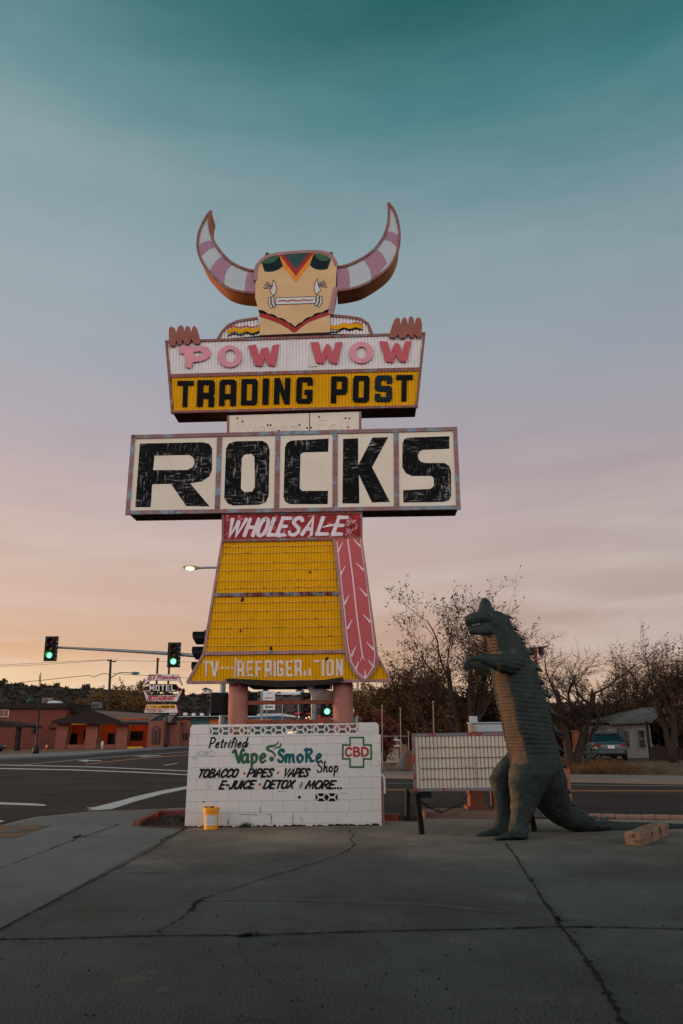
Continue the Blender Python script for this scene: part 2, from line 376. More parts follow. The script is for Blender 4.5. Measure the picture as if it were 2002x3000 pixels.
m_col = mat('column_paint', (150, 100, 90), .75, .14, 3, .2, 40, spots=((104, 60, 48), 4, .58, .8, (1, 1, .4)))
m_steel = mat('galvanised', (128, 134, 138), .5, .15, 8, .05, 40, metal=.5)
m_dark = mat('black_metal', (16, 17, 18), .5, .3, 8)
m_timber = mat('dark_timber', (46, 38, 34), .9, .35, 9, .4, 30)
# ------------------------------------------------------------------ lettering
# brush font: (advance, strokes); a stroke that starts with 's' is smoothed. x right, y up, cap height 1
BR = {
 'A': (.78, [[(0, 0), (.42, 1), (.74, 0)], [(.17, .34), (.62, .34)]]),
 'B': (.66, [[(.04, 0), (.04, 1)], ['s', (.0, 1), (.4, 1), (.56, .78), (.4, .56), (.06, .53)], ['s', (.06, .53), (.46, .52), (.66, .27), (.46, .0), (0, 0)]]),
 'C': (.68, [['s', (.66, .80), (.5, 1), (.22, .92), (.02, .5), (.16, .06), (.45, .0), (.66, .2)]]),
 'D': (.72, [[(.04, 0), (.04, 1)], ['s', (0, 1), (.36, 1), (.66, .78), (.68, .3), (.4, 0), (0, 0)]]),
 'E': (.6, [[(.04, 0), (.04, 1)], [(.0, 1), (.6, 1)], [(.0, .52), (.5, .52)], [(.0, 0), (.6, 0)]]),
 'F': (.58, [[(.04, 0), (.04, 1)], [(.0, 1), (.6, 1)], [(.0, .52), (.48, .52)]]),
 'G': (.7, [['s', (.66, .80), (.5, 1), (.2, .92), (.02, .5), (.16, .06), (.46, .0), (.66, .22), (.66, .44)], [(.4, .44), (.68, .44)]]),
 'H': (.7, [[(.04, 0), (.04, 1)], [(.64, 0), (.64, 1)], [(.04, .5), (.64, .5)]]),
 'I': (.2, [[(.08, 0), (.08, 1)]]),
 'J': (.5, [['s', (.42, 1), (.42, .3), (.3, .03), (.12, .0), (0, .18)]]),
 'K': (.66, [[(.04, 0), (.04, 1)], [(.62, 1), (.08, .46)], [(.22, .58), (.66, 0)]]),
 'L': (.56, [[(.04, 1), (.04, 0)], [(.0, .02), (.56, .02)]]),
 'M': (.92, [[(0, 0), (.14, 1)], [(.14, 1), (.44, .22), (.76, 1)], [(.76, 1), (.86, 0)]]),
 'N': (.74, [[(.04, 0), (.04, 1)], [(.04, 1), (.66, 0)], [(.66, 0), (.66, 1)]]),
 'O': (.76, [['s', (.4, 1), (.14, .9), (.02, .5), (.12, .1), (.36, 0), (.62, .1), (.72, .5), (.62, .9), (.38, 1)]]),
 'P': (.62, [[(.04, 0), (.04, 1)], ['s', (0, 1), (.38, 1), (.6, .76), (.4, .47), (.04, .44)]]),
 'R': (.66, [[(.04, 0), (.04, 1)], ['s', (0, 1), (.38, 1), (.6, .77), (.4, .52), (.04, .49)], [(.3, .49), (.66, 0)]]),
 'S': (.62, [['s', (.58, .84), (.42, 1), (.16, .96), (.06, .76), (.26, .56), (.5, .4), (.56, .18), (.38, .0), (.14, .02), (0, .18)]]),
 'T': (.62, [[(0, 1), (.66, 1)], [(.33, 1), (.33, 0)]]),
 'U': (.7, [['s', (.04, 1), (.03, .35), (.14, .05), (.34, 0), (.54, .06), (.64, .35), (.65, 1)]]),
 'V': (.68, [[(0, 1), (.32, 0), (.68, 1)]]),
 'W': (1.0, [[(0, 1), (.24, 0), (.5, .85)], [(.5, .85), (.7, 0), (1.0, 1)]]),
 'X': (.68, [[(0, 1), (.66, 0)], [(.66, 1), (0, 0)]]),
 'Y': (.64, [[(0, 1), (.32, .48)], [(.64, 1), (.32, .48), (.32, 0)]]),
 '-': (.4, [[(.04, .46), (.34, .46)]]),
 '.': (.2, [[(.05, .03), (.12, .05)]]),
 '*': (.3, [[(.1, .42), (.19, .5)]]),
 '&': (.4, [['s', (.32, .72), (.2, .8), (.08, .68), (.22, .52), (.06, .38), (.06, .2), (.22, .1), (.36, .28)], [(.2, .52), (.3, .52)], [(.2, .1), (.14, -.1)]]),
 ' ': (.35, []),
 'a': (.52, [['s', (.42, .46), (.22, .52), (.03, .3), (.08, .03), (.24, .03), (.42, .3)], ['s', (.44, .5), (.42, .2), (.46, .02), (.54, .06)]]),
 'c': (.44, [['s', (.4, .4), (.24, .5), (.04, .3), (.1, .03), (.26, .0), (.42, .12)]]),
 'd': (.52, [['s', (.42, .4), (.22, .5), (.03, .26), (.1, .02), (.26, .04), (.42, .3)], ['s', (.5, 1.0), (.44, .5), (.44, .1), (.52, .02), (.62, .2), (.66, .42)]]),
 'e': (.46, [['s', (.05, .24), (.3, .3), (.38, .44), (.24, .52), (.06, .36), (.06, .1), (.2, .0), (.42, .1)]]),
 'f': (.34, [['s', (.4, .8), (.34, .98), (.2, .9), (.16, .5), (.12, 0)], [(.02, .5), (.34, .54)]]),
 'h': (.5, [['s', (.1, 1), (.06, .5), (.04, .0)], ['s', (.06, .26), (.24, .5), (.38, .42), (.38, .12), (.44, .0), (.54, .06)]]),
 'i': (.2, [['s', (.1, .5), (.07, .2), (.08, 0)], [(.13, .66), (.17, .72)]]),
 'l': (.22, [['s', (.16, 1), (.08, .5), (.06, .08), (.14, .0), (.22, .1)]]),
 'm': (.76, [['s', (.04, .5), (.06, .2), (.04, 0)], ['s', (.06, .28), (.2, .5), (.32, .42), (.32, 0)], ['s', (.34, .28), (.48, .5), (.62, .42), (.62, .1), (.7, .0)]]),
 'n': (.5, [['s', (.04, .5), (.06, .2), (.04, 0)], ['s', (.06, .28), (.22, .5), (.36, .42), (.36, .1), (.46, .0)]]),
 'o': (.48, [['s', (.24, .5), (.06, .38), (.04, .14), (.2, .0), (.38, .1), (.42, .34), (.26, .5)]]),
 'p': (.52, [['s', (.08, .52), (.08, .1), (.04, -.42)], ['s', (.06, .34), (.24, .52), (.44, .38), (.38, .08), (.2, .0), (.08, .1)]]),
 'r': (.36, [['s', (.06, .5), (.08, .25), (.06, 0)], ['s', (.08, .3), (.2, .48), (.34, .46)]]),
 's': (.4, [['s', (.34, .42), (.2, .5), (.08, .38), (.22, .26), (.32, .12), (.18, .0), (.02, .08)]]),
 't': (.34, [['s', (.2, .84), (.16, .4), (.14, .06), (.22, .0), (.3, .06)], [(0, .56), (.34, .6)]]),
 'w': (.66, [['s', (.02, .5), (.1, .04), (.2, .04), (.3, .4)], ['s', (.3, .4), (.36, .04), (.48, .04), (.6, .5)]]),
 'g': (.5, [['s', (.4, .42), (.2, .5), (.04, .26), (.12, .03), (.28, .06), (.4, .34)], ['s', (.42, .5), (.4, -.2), (.24, -.4), (.06, -.26)]]),
}
def text(mb, pl, s, p0, p1, hpx, wpx, slant=0.0, off=.003, th=.003, mi=0, gap=.16, rnd=True, jit=0, seed=1, up=None, fn=None):
    """brush strokes from p0 to p1 (photo pixels along the baseline), cap height hpx, stroke wpx"""
    rs = random.Random(seed); tot = sum(BR[c][0] + gap for c in s) - gap; gx = 0; k = 0
    for c in s:
        adv, sts = BR[c]
        jy = rs.uniform(-jit, jit)
        for st in sts:
            sm = st[0] == 's'; pts = [Vector(p) for p in (st[1:] if sm else st)]
            if sm: pts = cat(pts, 5)
            loc = []
            for p in pts:
                t = (gx + p.x) / tot; y = (p.y + jy) * hpx
                u = p0[0] + (p1[0] - p0[0]) * t + slant * y; v = p0[1] + (p1[1] - p0[1]) * t - y
                loc.append(pl.uv(u, v))
            w = wpx * pl.px(*p0)
            n = len(loc); ws = [w * (1.08 - .22 * (i / (n - 1))) for i in range(n)]
            mb.stroke(pl, loc, ws, off + k * .0003, th, mi if fn is None else fn(c, mi), rnd); k = (k + 1) % 14
        gx += adv + gap
# block font: contours in a unit box, y down; a, b = stroke widths across and down
def block(c, a=.34, b=.2, ch=.12):
    r = 1 - a; d = 1 - b; k = ch * .8
    if c == 'T': return [[(0, 0), (1, 0), (1, b), (.5 + a / 2, b), (.5 + a / 2, 1), (.5 - a / 2, 1), (.5 - a / 2, b), (0, b)]]
    if c == 'I': return [[(0, 0), (1, 0), (1, 1), (0, 1)]]
    if c == 'R': return [[(0, 0), (1 - ch, 0), (1, k), (1, .5), (.92, .58), (1, .66), (1, 1), (r, 1), (r, .7), (a, .68), (a, 1), (0, 1)], [(a, b), (r, b), (r, .48), (a, .48)]]
    if c == 'A': return [[(0, k), (ch, 0), (1 - ch, 0), (1, k), (1, 1), (r, 1), (r, .74), (a, .74), (a, 1), (0, 1)], [(a, b), (r, b), (r, .55), (a, .55)]]
    if c == 'D': return [[(0, 0), (1 - ch, 0), (1, k), (1, 1 - k), (1 - ch, 1), (0, 1)], [(a, b), (r, b), (r, d), (a, d)]]
    if c == 'O': return [[(ch, 0), (1 - ch, 0), (1, k), (1, 1 - k), (1 - ch, 1), (ch, 1), (0, 1 - k), (0, k)], [(a, b), (r, b), (r, d), (a, d)]]
    if c == 'N': return [[(0, 0), (a, 0), (r, .52), (r, 0), (1, 0), (1, 1), (r, 1), (a, .46), (a, 1), (0, 1)]]
    if c == 'G': return [[(ch, 0), (1 - ch, 0), (1, k), (1, .3), (r, .3), (r, b), (a, b), (a, d), (r, d), (r, .66), (.5, .66), (.5, .48), (1, .48), (1, 1 - k), (1 - ch, 1), (ch, 1), (0, 1 - k), (0, k)]]
    if c == 'C': return [[(ch, 0), (1 - ch, 0), (1, k), (1, .32), (r, .32), (r, b), (a, b), (a, d), (r, d), (r, .68), (1, .68), (1, 1 - k), (1 - ch, 1), (ch, 1), (0, 1 - k), (0, k)]]
    if c == 'P': return [[(0, 0), (1 - ch, 0), (1, k), (1, .58), (1 - ch, .68), (a, .68), (a, 1), (0, 1)], [(a, b), (r, b), (r, .49), (a, .49)]]
    if c == 'S': return [[(ch, 0), (1 - ch, 0), (1, k), (1, .3), (r, .3), (r, b), (a, b), (a, .4), (1 - ch, .4), (1, .5), (1, 1 - k), (1 - ch, 1), (ch, 1), (0, 1 - k), (0, .7), (a, .7), (a, d), (r, d), (r, .6), (ch, .6), (0, .5), (0, k)]]
    if c == 'E': return [[(0, 0), (1, 0), (1, b), (a, b), (a, .4), (.85, .4), (.85, .6), (a, .6), (a, d), (1, d), (1, 1), (0, 1)]]
    if c == 'F': return [[(0, 0), (1, 0), (1, b), (a, b), (a, .42), (.85, .42), (.85, .6), (a, .6), (a, 1), (0, 1)]]
    if c == 'V': return [[(0, 0), (a, 0), (.5, .66), (r, 0), (1, 0), (.5 + a / 2, 1), (.5 - a / 2, 1)]]
    if c == 'M': return [[(0, 0), (a * .8, 0), (.5, .5), (1 - a * .8, 0), (1, 0), (1, 1), (1 - a * .75, 1), (1 - a * .75, .42), (.5, .85), (a * .75, .42), (a * .75, 1), (0, 1)]]
    if c == 'L': return [[(0, 0), (a, 0), (a, d), (1, d), (1, 1), (0, 1)]]
    if c == 'X': return [[(0, 0), (a, 0), (.5, .34), (r, 0), (1, 0), (.5 + a / 2, .5), (1, 1), (r, 1), (.5, .66), (a, 1), (0, 1), (.5 - a / 2, .5)]]
    if c == 'H': return [[(0, 0), (a, 0), (a, .4), (r, .4), (r, 0), (1, 0), (1, 1), (r, 1), (r, .6), (a, .6), (a, 1), (0, 1)]]
    if c == 'Y': return [[(0, 0), (a, 0), (.5, .4), (r, 0), (1, 0), (.5 + a / 2, .6), (.5 + a / 2, 1), (.5 - a / 2, 1), (.5 - a / 2, .6)]]
    return [[(0, .4), (1, .4), (1, .6), (0, .6)]]
def boxed(pl, cons, u0, v0, u1, v1, lean=0.0, rise=0.0):
    f = lambda p: pl.uv(u0 + (u1 - u0) * p[0] + lean * (1 - p[1]) * (v1 - v0), v0 + (v1 - v0) * p[1] + rise * (u1 - u0) * p[0])
    return [[f(p) for p in c] for c in cons]
def blocktext(mb, pl, s, u0, v0, u1, v1, off=.003, th=.003, mi=0, gap=.22, a=.34, b=.2, rise=0.0, lean=0.0, fn=None):
    wid = lambda c: .36 if c in 'I' else (.6 if c == ' ' else (1.25 if c == 'M' else 1.0))
    tot = sum(wid(c) + gap for c in s) - gap; x = 0
    for c in s:
        w = wid(c)
        if c != ' ':
            ua = u0 + (u1 - u0) * x / tot; ub = u0 + (u1 - u0) * (x + w) / tot; dv = rise * (ua - u0)
            for i, con in enumerate([boxed(pl, block(c, a, b), ua, v0 + dv, ub, v1 + dv, lean, rise)]):
                mb.shape(pl, con, off, th, mi if fn is None else fn(c, mi))
        x += w + gap
def uvs(pl, f, pts): return [pl.uv(*f(*p)) for p in pts]

# ------------------------------------------------------------------ the big sign
SP = Plane((0, 15.4, 0), 1.6)                            # front plane of the sign
DEP = 0.58                                               # cabinets are this deep
sign = thing('roadside_sign', 'towering retro trading post sign, a horned figure over stacked white, yellow and cream boards', 'sign', (0, 15.7, 0))
def corr(mb, poly, pitch, depth, off, rib=True, mi=0, n=6):
    """corrugated sheet filling a convex outline given in plane coordinates; ribs run upward"""
    xs0 = min(p[0] for p in poly); xs1 = max(p[0] for p in poly)
    def span(x):
        ys = []
        for i in range(len(poly)):
            a = poly[i]; b = poly[(i + 1) % len(poly)]
            if (a[0] - x) * (b[0] - x) <= 0 and abs(a[0] - b[0]) > 1e-9:
                ys.append(a[1] + (b[1] - a[1]) * (x - a[0]) / (b[0] - a[0]))
        return (min(ys), max(ys)) if ys else None
    prof = [0, .8, .97, 1, .97, .8] if rib else [0, .5, 1, 1, .5, 0]
    k = 0; prev = None; x = xs0 + 1e-4
    while True:
        x = min(x, xs1 - 1e-4); sp = span(x); o = off + depth * (prof[k % 6] - 1)
        cur = (SP.p(x, sp[0], o), SP.p(x, sp[1], o))
        if prev: mb.add([prev[0], cur[0], cur[1], prev[1]], [(0, 1, 2, 3)], mi)
        prev = cur
        if x >= xs1 - 2e-4: break
        x += pitch / 6; k += 1
def frame(mb, poly, w, off, th, mi=0, inner=True):
    n = len(poly)
    for i in range(n):
        a = Vector(poly[i]); b = Vector(poly[(i + 1) % n]); d = (b - a).normalized(); nn = Vector((-d.y, d.x)) * (w / 2)
        o = off + (i % 3) * .0012
        c = [SP.p(*(a + nn - d * w * .5), o), SP.p(*(b + nn + d * w * .5), o), SP.p(*(b - nn + d * w * .5), o), SP.p(*(a - nn - d * w * .5), o)]
        mb.prism(c, -SP.n * th, mi)
mpp = SP.px(1000, 1300)

# -- trading post cabinet
T = [(90, 825), (1500, 780), (1458, 1178), (122, 1210)]; TT = uvs(SP, c1, T)
mb = MB(); mb.prism([SP.p(*p, -.02) for p in TT], -SP.n * (DEP - .02), 0); cab = mb.build('letter_cabinet', m_soffit, sign)
mb = MB(); corr(mb, uvs(SP, c1, [(95, 828), (1495, 784), (1474, 975), (114, 1012)]), .0725, .016, .0, True); mb.build('white_sheet', m_white, cab)
mb = MB(); corr(mb, uvs(SP, c1, [(117, 1012), (1474, 975), (1457, 1172), (125, 1204)]), .0725, .016, .0, True); mb.build('yellow_sheet', m_yellow, cab)
mb = MB(); frame(mb, TT, 14 / 1.867 * mpp, .025, .06); a, b = uvs(SP, c1, [(114, 1012), (1474, 975)])
mb.prism([SP.p(a[0], a[1] + .045, .02), SP.p(b[0], b[1] + .045, .02), SP.p(b[0], b[1] - .04, .02), SP.p(a[0], a[1] - .04, .02)], -SP.n * .04); mb.build('cabinet_frame', m_trimr, cab)
def ell(cx_, cy_, rx, ry, n=28, a0=0): return [(cx_ + rx * math.cos(a0 + 2 * math.pi * i / n), cy_ + ry * math.sin(a0 + 2 * math.pi * i / n)) for i in range(n)]
POW = [('P', m_pinkl, [[(160, 867), (168, 852), (230, 853), (280, 852), (318, 857), (335, 880), (330, 908), (308, 925), (278, 935), (237, 940), (226, 973), (197, 966), (190, 892), (165, 893)], [(240, 884), (276, 880), (290, 890), (280, 903), (240, 909)]]),
       ('O', m_pinkl, [ell(438, 908, 66, 60), ell(441, 905, 30, 34)]),
       ('W', m_pinkd, [[(537, 850), (580, 843), (597, 908), (612, 863), (645, 858), (658, 905), (672, 847), (708, 842), (685, 962), (645, 955), (628, 915), (615, 962), (575, 957)]]),
       ('W', m_pinkd, [[(878, 832), (922, 829), (940, 897), (965, 840), (985, 846), (1000, 892), (1015, 832), (1052, 829), (1025, 950), (985, 942), (967, 905), (950, 948), (908, 941)]]),
       ('O', m_pinkl, [ell(1156, 887, 66, 59), ell(1156, 887, 29, 33)]),
       ('W', m_pinkd, [[(1254, 825), (1299, 827), (1315, 887), (1340, 835), (1362, 838), (1378, 887), (1395, 826), (1430, 824), (1401, 941), (1361, 933), (1345, 898), (1330, 942), (1290, 936)]])]
for nm, m, cons in POW:
    mb = MB(); mb.shape(SP, [uvs(SP, c1, c) for c in cons], .045, .03, 0); mb.build('pink_letter', m, cab)
mb = MB(); mb.shape(SP, [uvs(SP, c1, [(868, 895), (912, 893), (915, 958), (868, 962)])], .012, .01); mb.build('patch_panel', m_pale, cab)
for c, x0, y0, x1, y1 in [('T', 148, 1040, 236, 1181), ('R', 257, 1036, 352, 1180), ('A', 378, 1033, 470, 1175), ('D', 497, 1030, 587, 1171), ('I', 615, 1027, 648, 1168), ('N', 677, 1024, 765, 1166),
                          ('G', 798, 1020, 888, 1162), ('P', 988, 1015, 1078, 1160), ('O', 1107, 1012, 1198, 1156), ('S', 1228, 1010, 1322, 1153), ('T', 1342, 1008, 1434, 1150)]:
    mb = MB(); mb.shape(SP, boxed(SP, block(c, .34 if c != 'T' else .3, .17), *c1(x0, y0), *c1(x1, y1), .03), .03, .02); mb.build('black_letter', m_black if c not in 'S' else m_navy, cab)

# -- head, horns, shoulders, hands
HD = [(130, 1425), (128, 1130), (110, 1000), (52, 780), (60, 500), (70, 300), (110, 220), (180, 145), (270, 92), (400, 60), (600, 36), (800, 20), (1000, 12), (1150, 16), (1280, 46), (1360, 100), (1415, 190), (1432, 250), (1424, 450), (1415, 620), (1325, 1085), (1320, 1375)]
hd = uvs(SP, ch, HD)
mb = MB(); mb.shape(SP, [hd], .06, DEP, 0, 1); head = mb.build('figure_head', [m_tan, m_pale], sign)
mb = MB(); pts = cat(uvs(SP, ch, HD[4:18]), 3); mb.stroke(SP, pts, .075, .075, .10, 0, False); mb.stroke(SP, uvs(SP, ch, [(1424, 620), (1322, 1080)]), .1, .078, .08, 0, False); mb.build('head_trim', m_trim, head)
def paint(cons, m, off, name, parent=None, f=ch, th=.004):
    mb = MB(); mb.shape(SP, [uvs(SP, f, c) for c in cons], off, th); return mb.build(name, m, parent or head)
F0 = .06
eyeL = [(165, 196), (210, 345), (300, 355), (380, 342), (450, 312), (525, 258), (465, 85), (400, 88), (300, 112), (230, 145)]
eyeR = [(980, 240), (1030, 285), (1090, 310), (1160, 322), (1230, 315), (1285, 300), (1340, 135), (1270, 82), (1150, 50), (1045, 46)]
paint([eyeL], m_navy, F0 + .004, 'painted_eye'); paint([eyeR], m_navy, F0 + .004, 'painted_eye')
paint([[(168, 192), (180, 207), (230, 217), (300, 214), (380, 182), (430, 132), (455, 88), (400, 90), (300, 114), (230, 147)]], m_green, F0 + .008, 'eyelid')
paint([[(1050, 50), (1080, 105), (1130, 150), (1200, 178), (1270, 171), (1332, 140), (1265, 86), (1150, 54)]], m_green, F0 + .008, 'eyelid')
paint([[(462, 78), (525, 258), (742, 532), (972, 240), (1042, 46)]], m_orange, F0 + .005, 'brow_chevron')
paint([[(470, 74), (743, 425), (1040, 44), (800, 46)]], m_red, F0 + .009, 'brow_chevron')
paint([[(545, 66), (750, 312), (958, 46), (800, 48)]], m_teal, F0 + .013, 'brow_chevron')
def outlined(poly, name='face_mark'):
    mb = MB(); pp = uvs(SP, ch, poly); mb.shape(SP, [pp], F0 + .005, .004, 0); k = SP.px(860, 830) / 5.8
    cl = pp + [pp[0], pp[1]]
    for i in range(len(pp)): mb.stroke(SP, [cl[i], cl[i + 1]], 9 * k, F0 + .008 + .0003 * (i % 5), .003, 1)
    return mb.build(name, [m_pale, m_black], head)
mir = lambda pts: [(1475 - x + (y * -.012), y - 22) for x, y in pts]
leaf = [(362, 490), (400, 560), (413, 640), (405, 705), (370, 765), (300, 685), (345, 600), (356, 540)]
def band(pts, w): 
    a = [(x - w / 2, y) for x, y in pts]; b = [(x + w / 2, y - 4) for x, y in pts]; return a + b[::-1]
marks = [leaf, [(252, 528), (350, 578), (340, 597), (244, 545)], [(222, 566), (338, 602), (334, 616), (212, 585)], [(200, 618), (332, 612), (330, 630), (201, 636)],
         [(272, 795), (310, 793), (312, 830), (322, 862), (310, 885), (354, 958), (322, 973), (268, 885), (284, 855), (276, 835)],
         [(328, 775), (364, 773), (362, 812), (380, 840), (366, 870), (406, 940), (370, 957), (324, 872), (340, 840), (326, 812)]]
for i, mk in enumerate(marks):
    outlined(mk); outlined(mir(mk))
outlined([(400, 795), (1078, 775), (1078, 890), (400, 912)], 'mouth')
mb = MB(); mb.stroke(SP, uvs(SP, ch, [(445, 855), (520, 840), (605, 853), (690, 834), (775, 850), (880, 831), (950, 842), (1030, 829)]), 19 * SP.px(860, 830) / 5.8, F0 + .01, .004); mb.build('mouth_line', m_red, head)
chin_top = [(108, 1000), (170, 1005), (230, 1030), (268, 1066), (330, 1068), (400, 1095), (440, 1133), (500, 1135), (560, 1165), (610, 1210), (660, 1225), (730, 1285), (800, 1222), (850, 1205), (900, 1150), (960, 1120), (1012, 1112), (1060, 1065), (1120, 1045), (1190, 1040), (1240, 1005), (1325, 976)]
chin_mid = [(1322, 1028), (1140, 1075), (960, 1155), (850, 1225), (730, 1312), (620, 1232), (500, 1168), (300, 1095), (116, 1045)]
paint([chin_top + chin_mid], m_black, F0 + .004, 'chin_band')
paint([chin_mid[::-1] + [(1318, 1082), (1130, 1145), (950, 1215), (850, 1285), (745, 1378), (690, 1378), (600, 1310), (480, 1240), (300, 1170), (130, 1115)]], m_red, F0 + .0045, 'chin_band')
def horn(outer, inner, f, bands, wr):
    """outer edge runs tip to root, inner edge tip to root"""
    o = cat(uvs(SP, f, outer), 4); i_ = cat(uvs(SP, f, inner), 4)
    mb = MB(); mb.shape(SP, [o + i_[::-1][:-1]], -.01, DEP - .02, 0, 1); h = mb.build('horn', [m_hornw, m_hornside], sign)
    mb = MB(); mb.stroke(SP, o, wr, .022, .06, 0, False); mb.stroke(SP, i_, wr, .0225, .06, 0, False); mb.build('horn_trim', m_trimr, h)
    for bnd in bands: paint([bnd], m_mauve, -.005, 'horn_stripe', h, f)
horn([(385, 118), (300, 225), (210, 390), (150, 560), (127, 740), (140, 890), (180, 1020), (255, 1160), (360, 1290), (490, 1430), (655, 1565), (830, 1640), (1040, 1680), (1240, 1692)],
     [(385, 118), (360, 210), (352, 300), (356, 420), (384, 545), (443, 710), (520, 835), (640, 985), (800, 1122), (1000, 1218), (1140, 1258), (1258, 1265)], cn,
     [[(160, 780), (190, 740), (250, 703), (320, 687), (390, 688), (425, 740), (455, 815), (360, 840), (270, 910), (207, 982), (170, 900)],
      [(362, 1272), (400, 1170), (470, 1080), (550, 1012), (625, 982), (700, 1060), (785, 1135), (700, 1230), (650, 1350), (636, 1540), (500, 1425)],
      [(1092, 1260), (1050, 1400), (1033, 1540), (1030, 1672), (1240, 1680), (1250, 1272)]], .055)
horn([(1303, 65), (1337, 112), (1358, 180), (1365, 260), (1350, 340), (1310, 412), (1240, 470), (1160, 517), (1090, 537), (1022, 546)],
     [(1303, 65), (1306, 120), (1301, 180), (1280, 245), (1240, 305), (1190, 350), (1120, 390), (1065, 410), (1022, 417)], c1,
     [[(1022, 416), (1078, 409), (1092, 460), (1092, 533), (1024, 542)], [(1166, 370), (1210, 338), (1236, 314), (1272, 342), (1297, 392), (1255, 446), (1212, 477), (1203, 425)],
      [(1294, 219), (1330, 222), (1358, 240), (1358, 290), (1348, 304), (1318, 275), (1268, 258)]], .055)
m_clear = mat('clear_plate', (160, 172, 176), .3, .02); m_clear.node_tree.nodes['Principled BSDF'].inputs['Alpha'].default_value = .1
for u, v in ((630, 617), (1142, 590)):                   # clear anti-bird plates on the horn tips
    mb = MB()
    c = SP.q(u, v, -DEP * .5); mb.box(c, (.2, .012, .22)); mb.build('tip_plate', m_clear, sign)
for pts, yz in (([(372, 810), (395, 770), (430, 735), (480, 712), (590, 695), (604, 790)], 'L'), ([(985, 780), (985, 680), (1085, 689), (1150, 700), (1190, 725), (1214, 782)], 'R')):
    pp = uvs(SP, c1, pts); mb = MB(); mb.shape(SP, [pp], -.03, DEP - .1); sh = mb.build('shoulder', m_soffit, sign)
    mb = MB(); corr(mb, pp, .0725, .03, 0); mb.build('white_sheet', m_white, sh)
    mb = MB(); mb.stroke(SP, pp[:5] if yz == 'L' else pp[1:], .06, .02, .06, 0, False); mb.build('shoulder_trim', m_trimr, sh)
    k = SP.px(750, 960) / 1.867
    rows = ([(425, 748), (460, 739), (490, 747), (525, 737), (555, 746), (590, 737)], [(425, 772), (462, 758), (495, 768), (530, 757), (560, 768), (600, 754)], [(425, 794), (460, 779), (495, 789), (530, 776), (565, 786), (600, 771)]) if yz == 'L' else \
           ([(985, 737), (1020, 740), (1060, 723), (1090, 731), (1125, 718), (1160, 728)], [(985, 742), (1020, 751), (1060, 735), (1092, 745), (1125, 735), (1162, 746)], [(985, 771), (1020, 773), (1060, 752), (1092, 762), (1125, 752), (1162, 761)])
    for r, w, m in zip(rows, (6, 23, 7), (m_pinkd, m_yellow, m_black)):
        mb = MB(); mb.stroke(SP, uvs(SP, c1, r), w * k, .012 + .003 * w / 7, .01, 0, False); mb.build('zigzag_strip', m, sh)
for hnd in ([(107, 847), (107, 762), (112, 752), (122, 749), (138, 757), (148, 780), (156, 752), (172, 741), (186, 751), (191, 778), (198, 752), (210, 745), (223, 756), (230, 780), (236, 752), (247, 744), (259, 757), (272, 800), (280, 830), (270, 845), (245, 838), (229, 815), (215, 846), (195, 842), (180, 820), (172, 849), (155, 843), (148, 822), (140, 852), (120, 854)],
            [(1306, 802), (1318, 760), (1334, 715), (1350, 699), (1366, 706), (1369, 738), (1378, 710), (1390, 697), (1403, 708), (1409, 737), (1415, 700), (1428, 691), (1441, 704), (1446, 734), (1453, 705), (1466, 697), (1480, 707), (1487, 740), (1485, 800), (1470, 811), (1445, 790), (1440, 809), (1420, 806), (1410, 785), (1395, 809), (1370, 813), (1355, 790), (1340, 809), (1318, 809)]):
    mb = MB(); mb.shape(SP, [uvs(SP, c1, hnd)], .07, .05); mb.build('painted_hand', m_hand, sign)
for (u0, v0), (u1, v1) in (((782, 752), (781, 735)), ((965, 750), (970, 729))):
    a = SP.q(u0, v0, -.15); b = SP.q(u1, v1, -.15); d = (b - a).normalized(); mb = MB()
    mb.lathe(a - d * .06, [(.05, 0), (.065, .02), (.06, .07), (.075, .09), (.075, .11)], 14, axis=d); lamp = mb.build('lamp_socket', m_trimr, sign)
    mb = MB(); mb.lathe(a + d * .05, [(.055, 0), (.06, .06), (.05, .12), (.02, .16), (.0, .165)], 14, axis=d); mb.build('bulb', mat('green_bulb', (34, 66, 64), .15, .1), lamp, True)

# -- blank cream panel with ghost of neon script
q = uvs(SP, c2, [(485, 52), (1059, 35), (1059, 140), (485, 152)])
mb = MB(); mb.shape(SP, [q], -.04, DEP - .1); cpn = mb.build('cream_panel', m_cream, sign)
for a, b in ((0, 3), (1, 2)): mb = MB(); mb.stroke(SP, [q[a], q[b]], .05, -.03, .06, 0, False); mb.build('panel_frame', m_trimr, cpn)
mb = MB(); mb.stroke(SP, uvs(SP, c2, [(838, 42), (840, 134)]), .018, -.037, .003, 0, False); mb.build('panel_seam', m_soffit, cpn)
for x, y in ((525, 64), (548, 78), (640, 128), (657, 93), (670, 94), (705, 118), (795, 92), (828, 106), (845, 105), (995, 64), (1012, 64), (1007, 103), (880, 58)): mb = MB(); mb.shape(SP, [ell(*SP.uv(*c2(x, y)), .022, .022, 10)], -.036, .004); mb.build('tube_socket', m_soffit, cpn)
m_neon = mat('neon_tube', (202, 192, 174), .3, .05)
mb = MB(); text(mb, SP, 'Wigwam', c2(520, 122), c2(800, 118), 44 / 1.479, 1.5, .1, -.034, .006); mb.build('neon_script', m_neon, cpn); mb = MB(); text(mb, SP, 'Fell', c2(870, 116), c2(1010, 108), 42 / 1.479, 1.5, .1, -.034, .006)
mb.build('neon_script', m_neon, cpn)

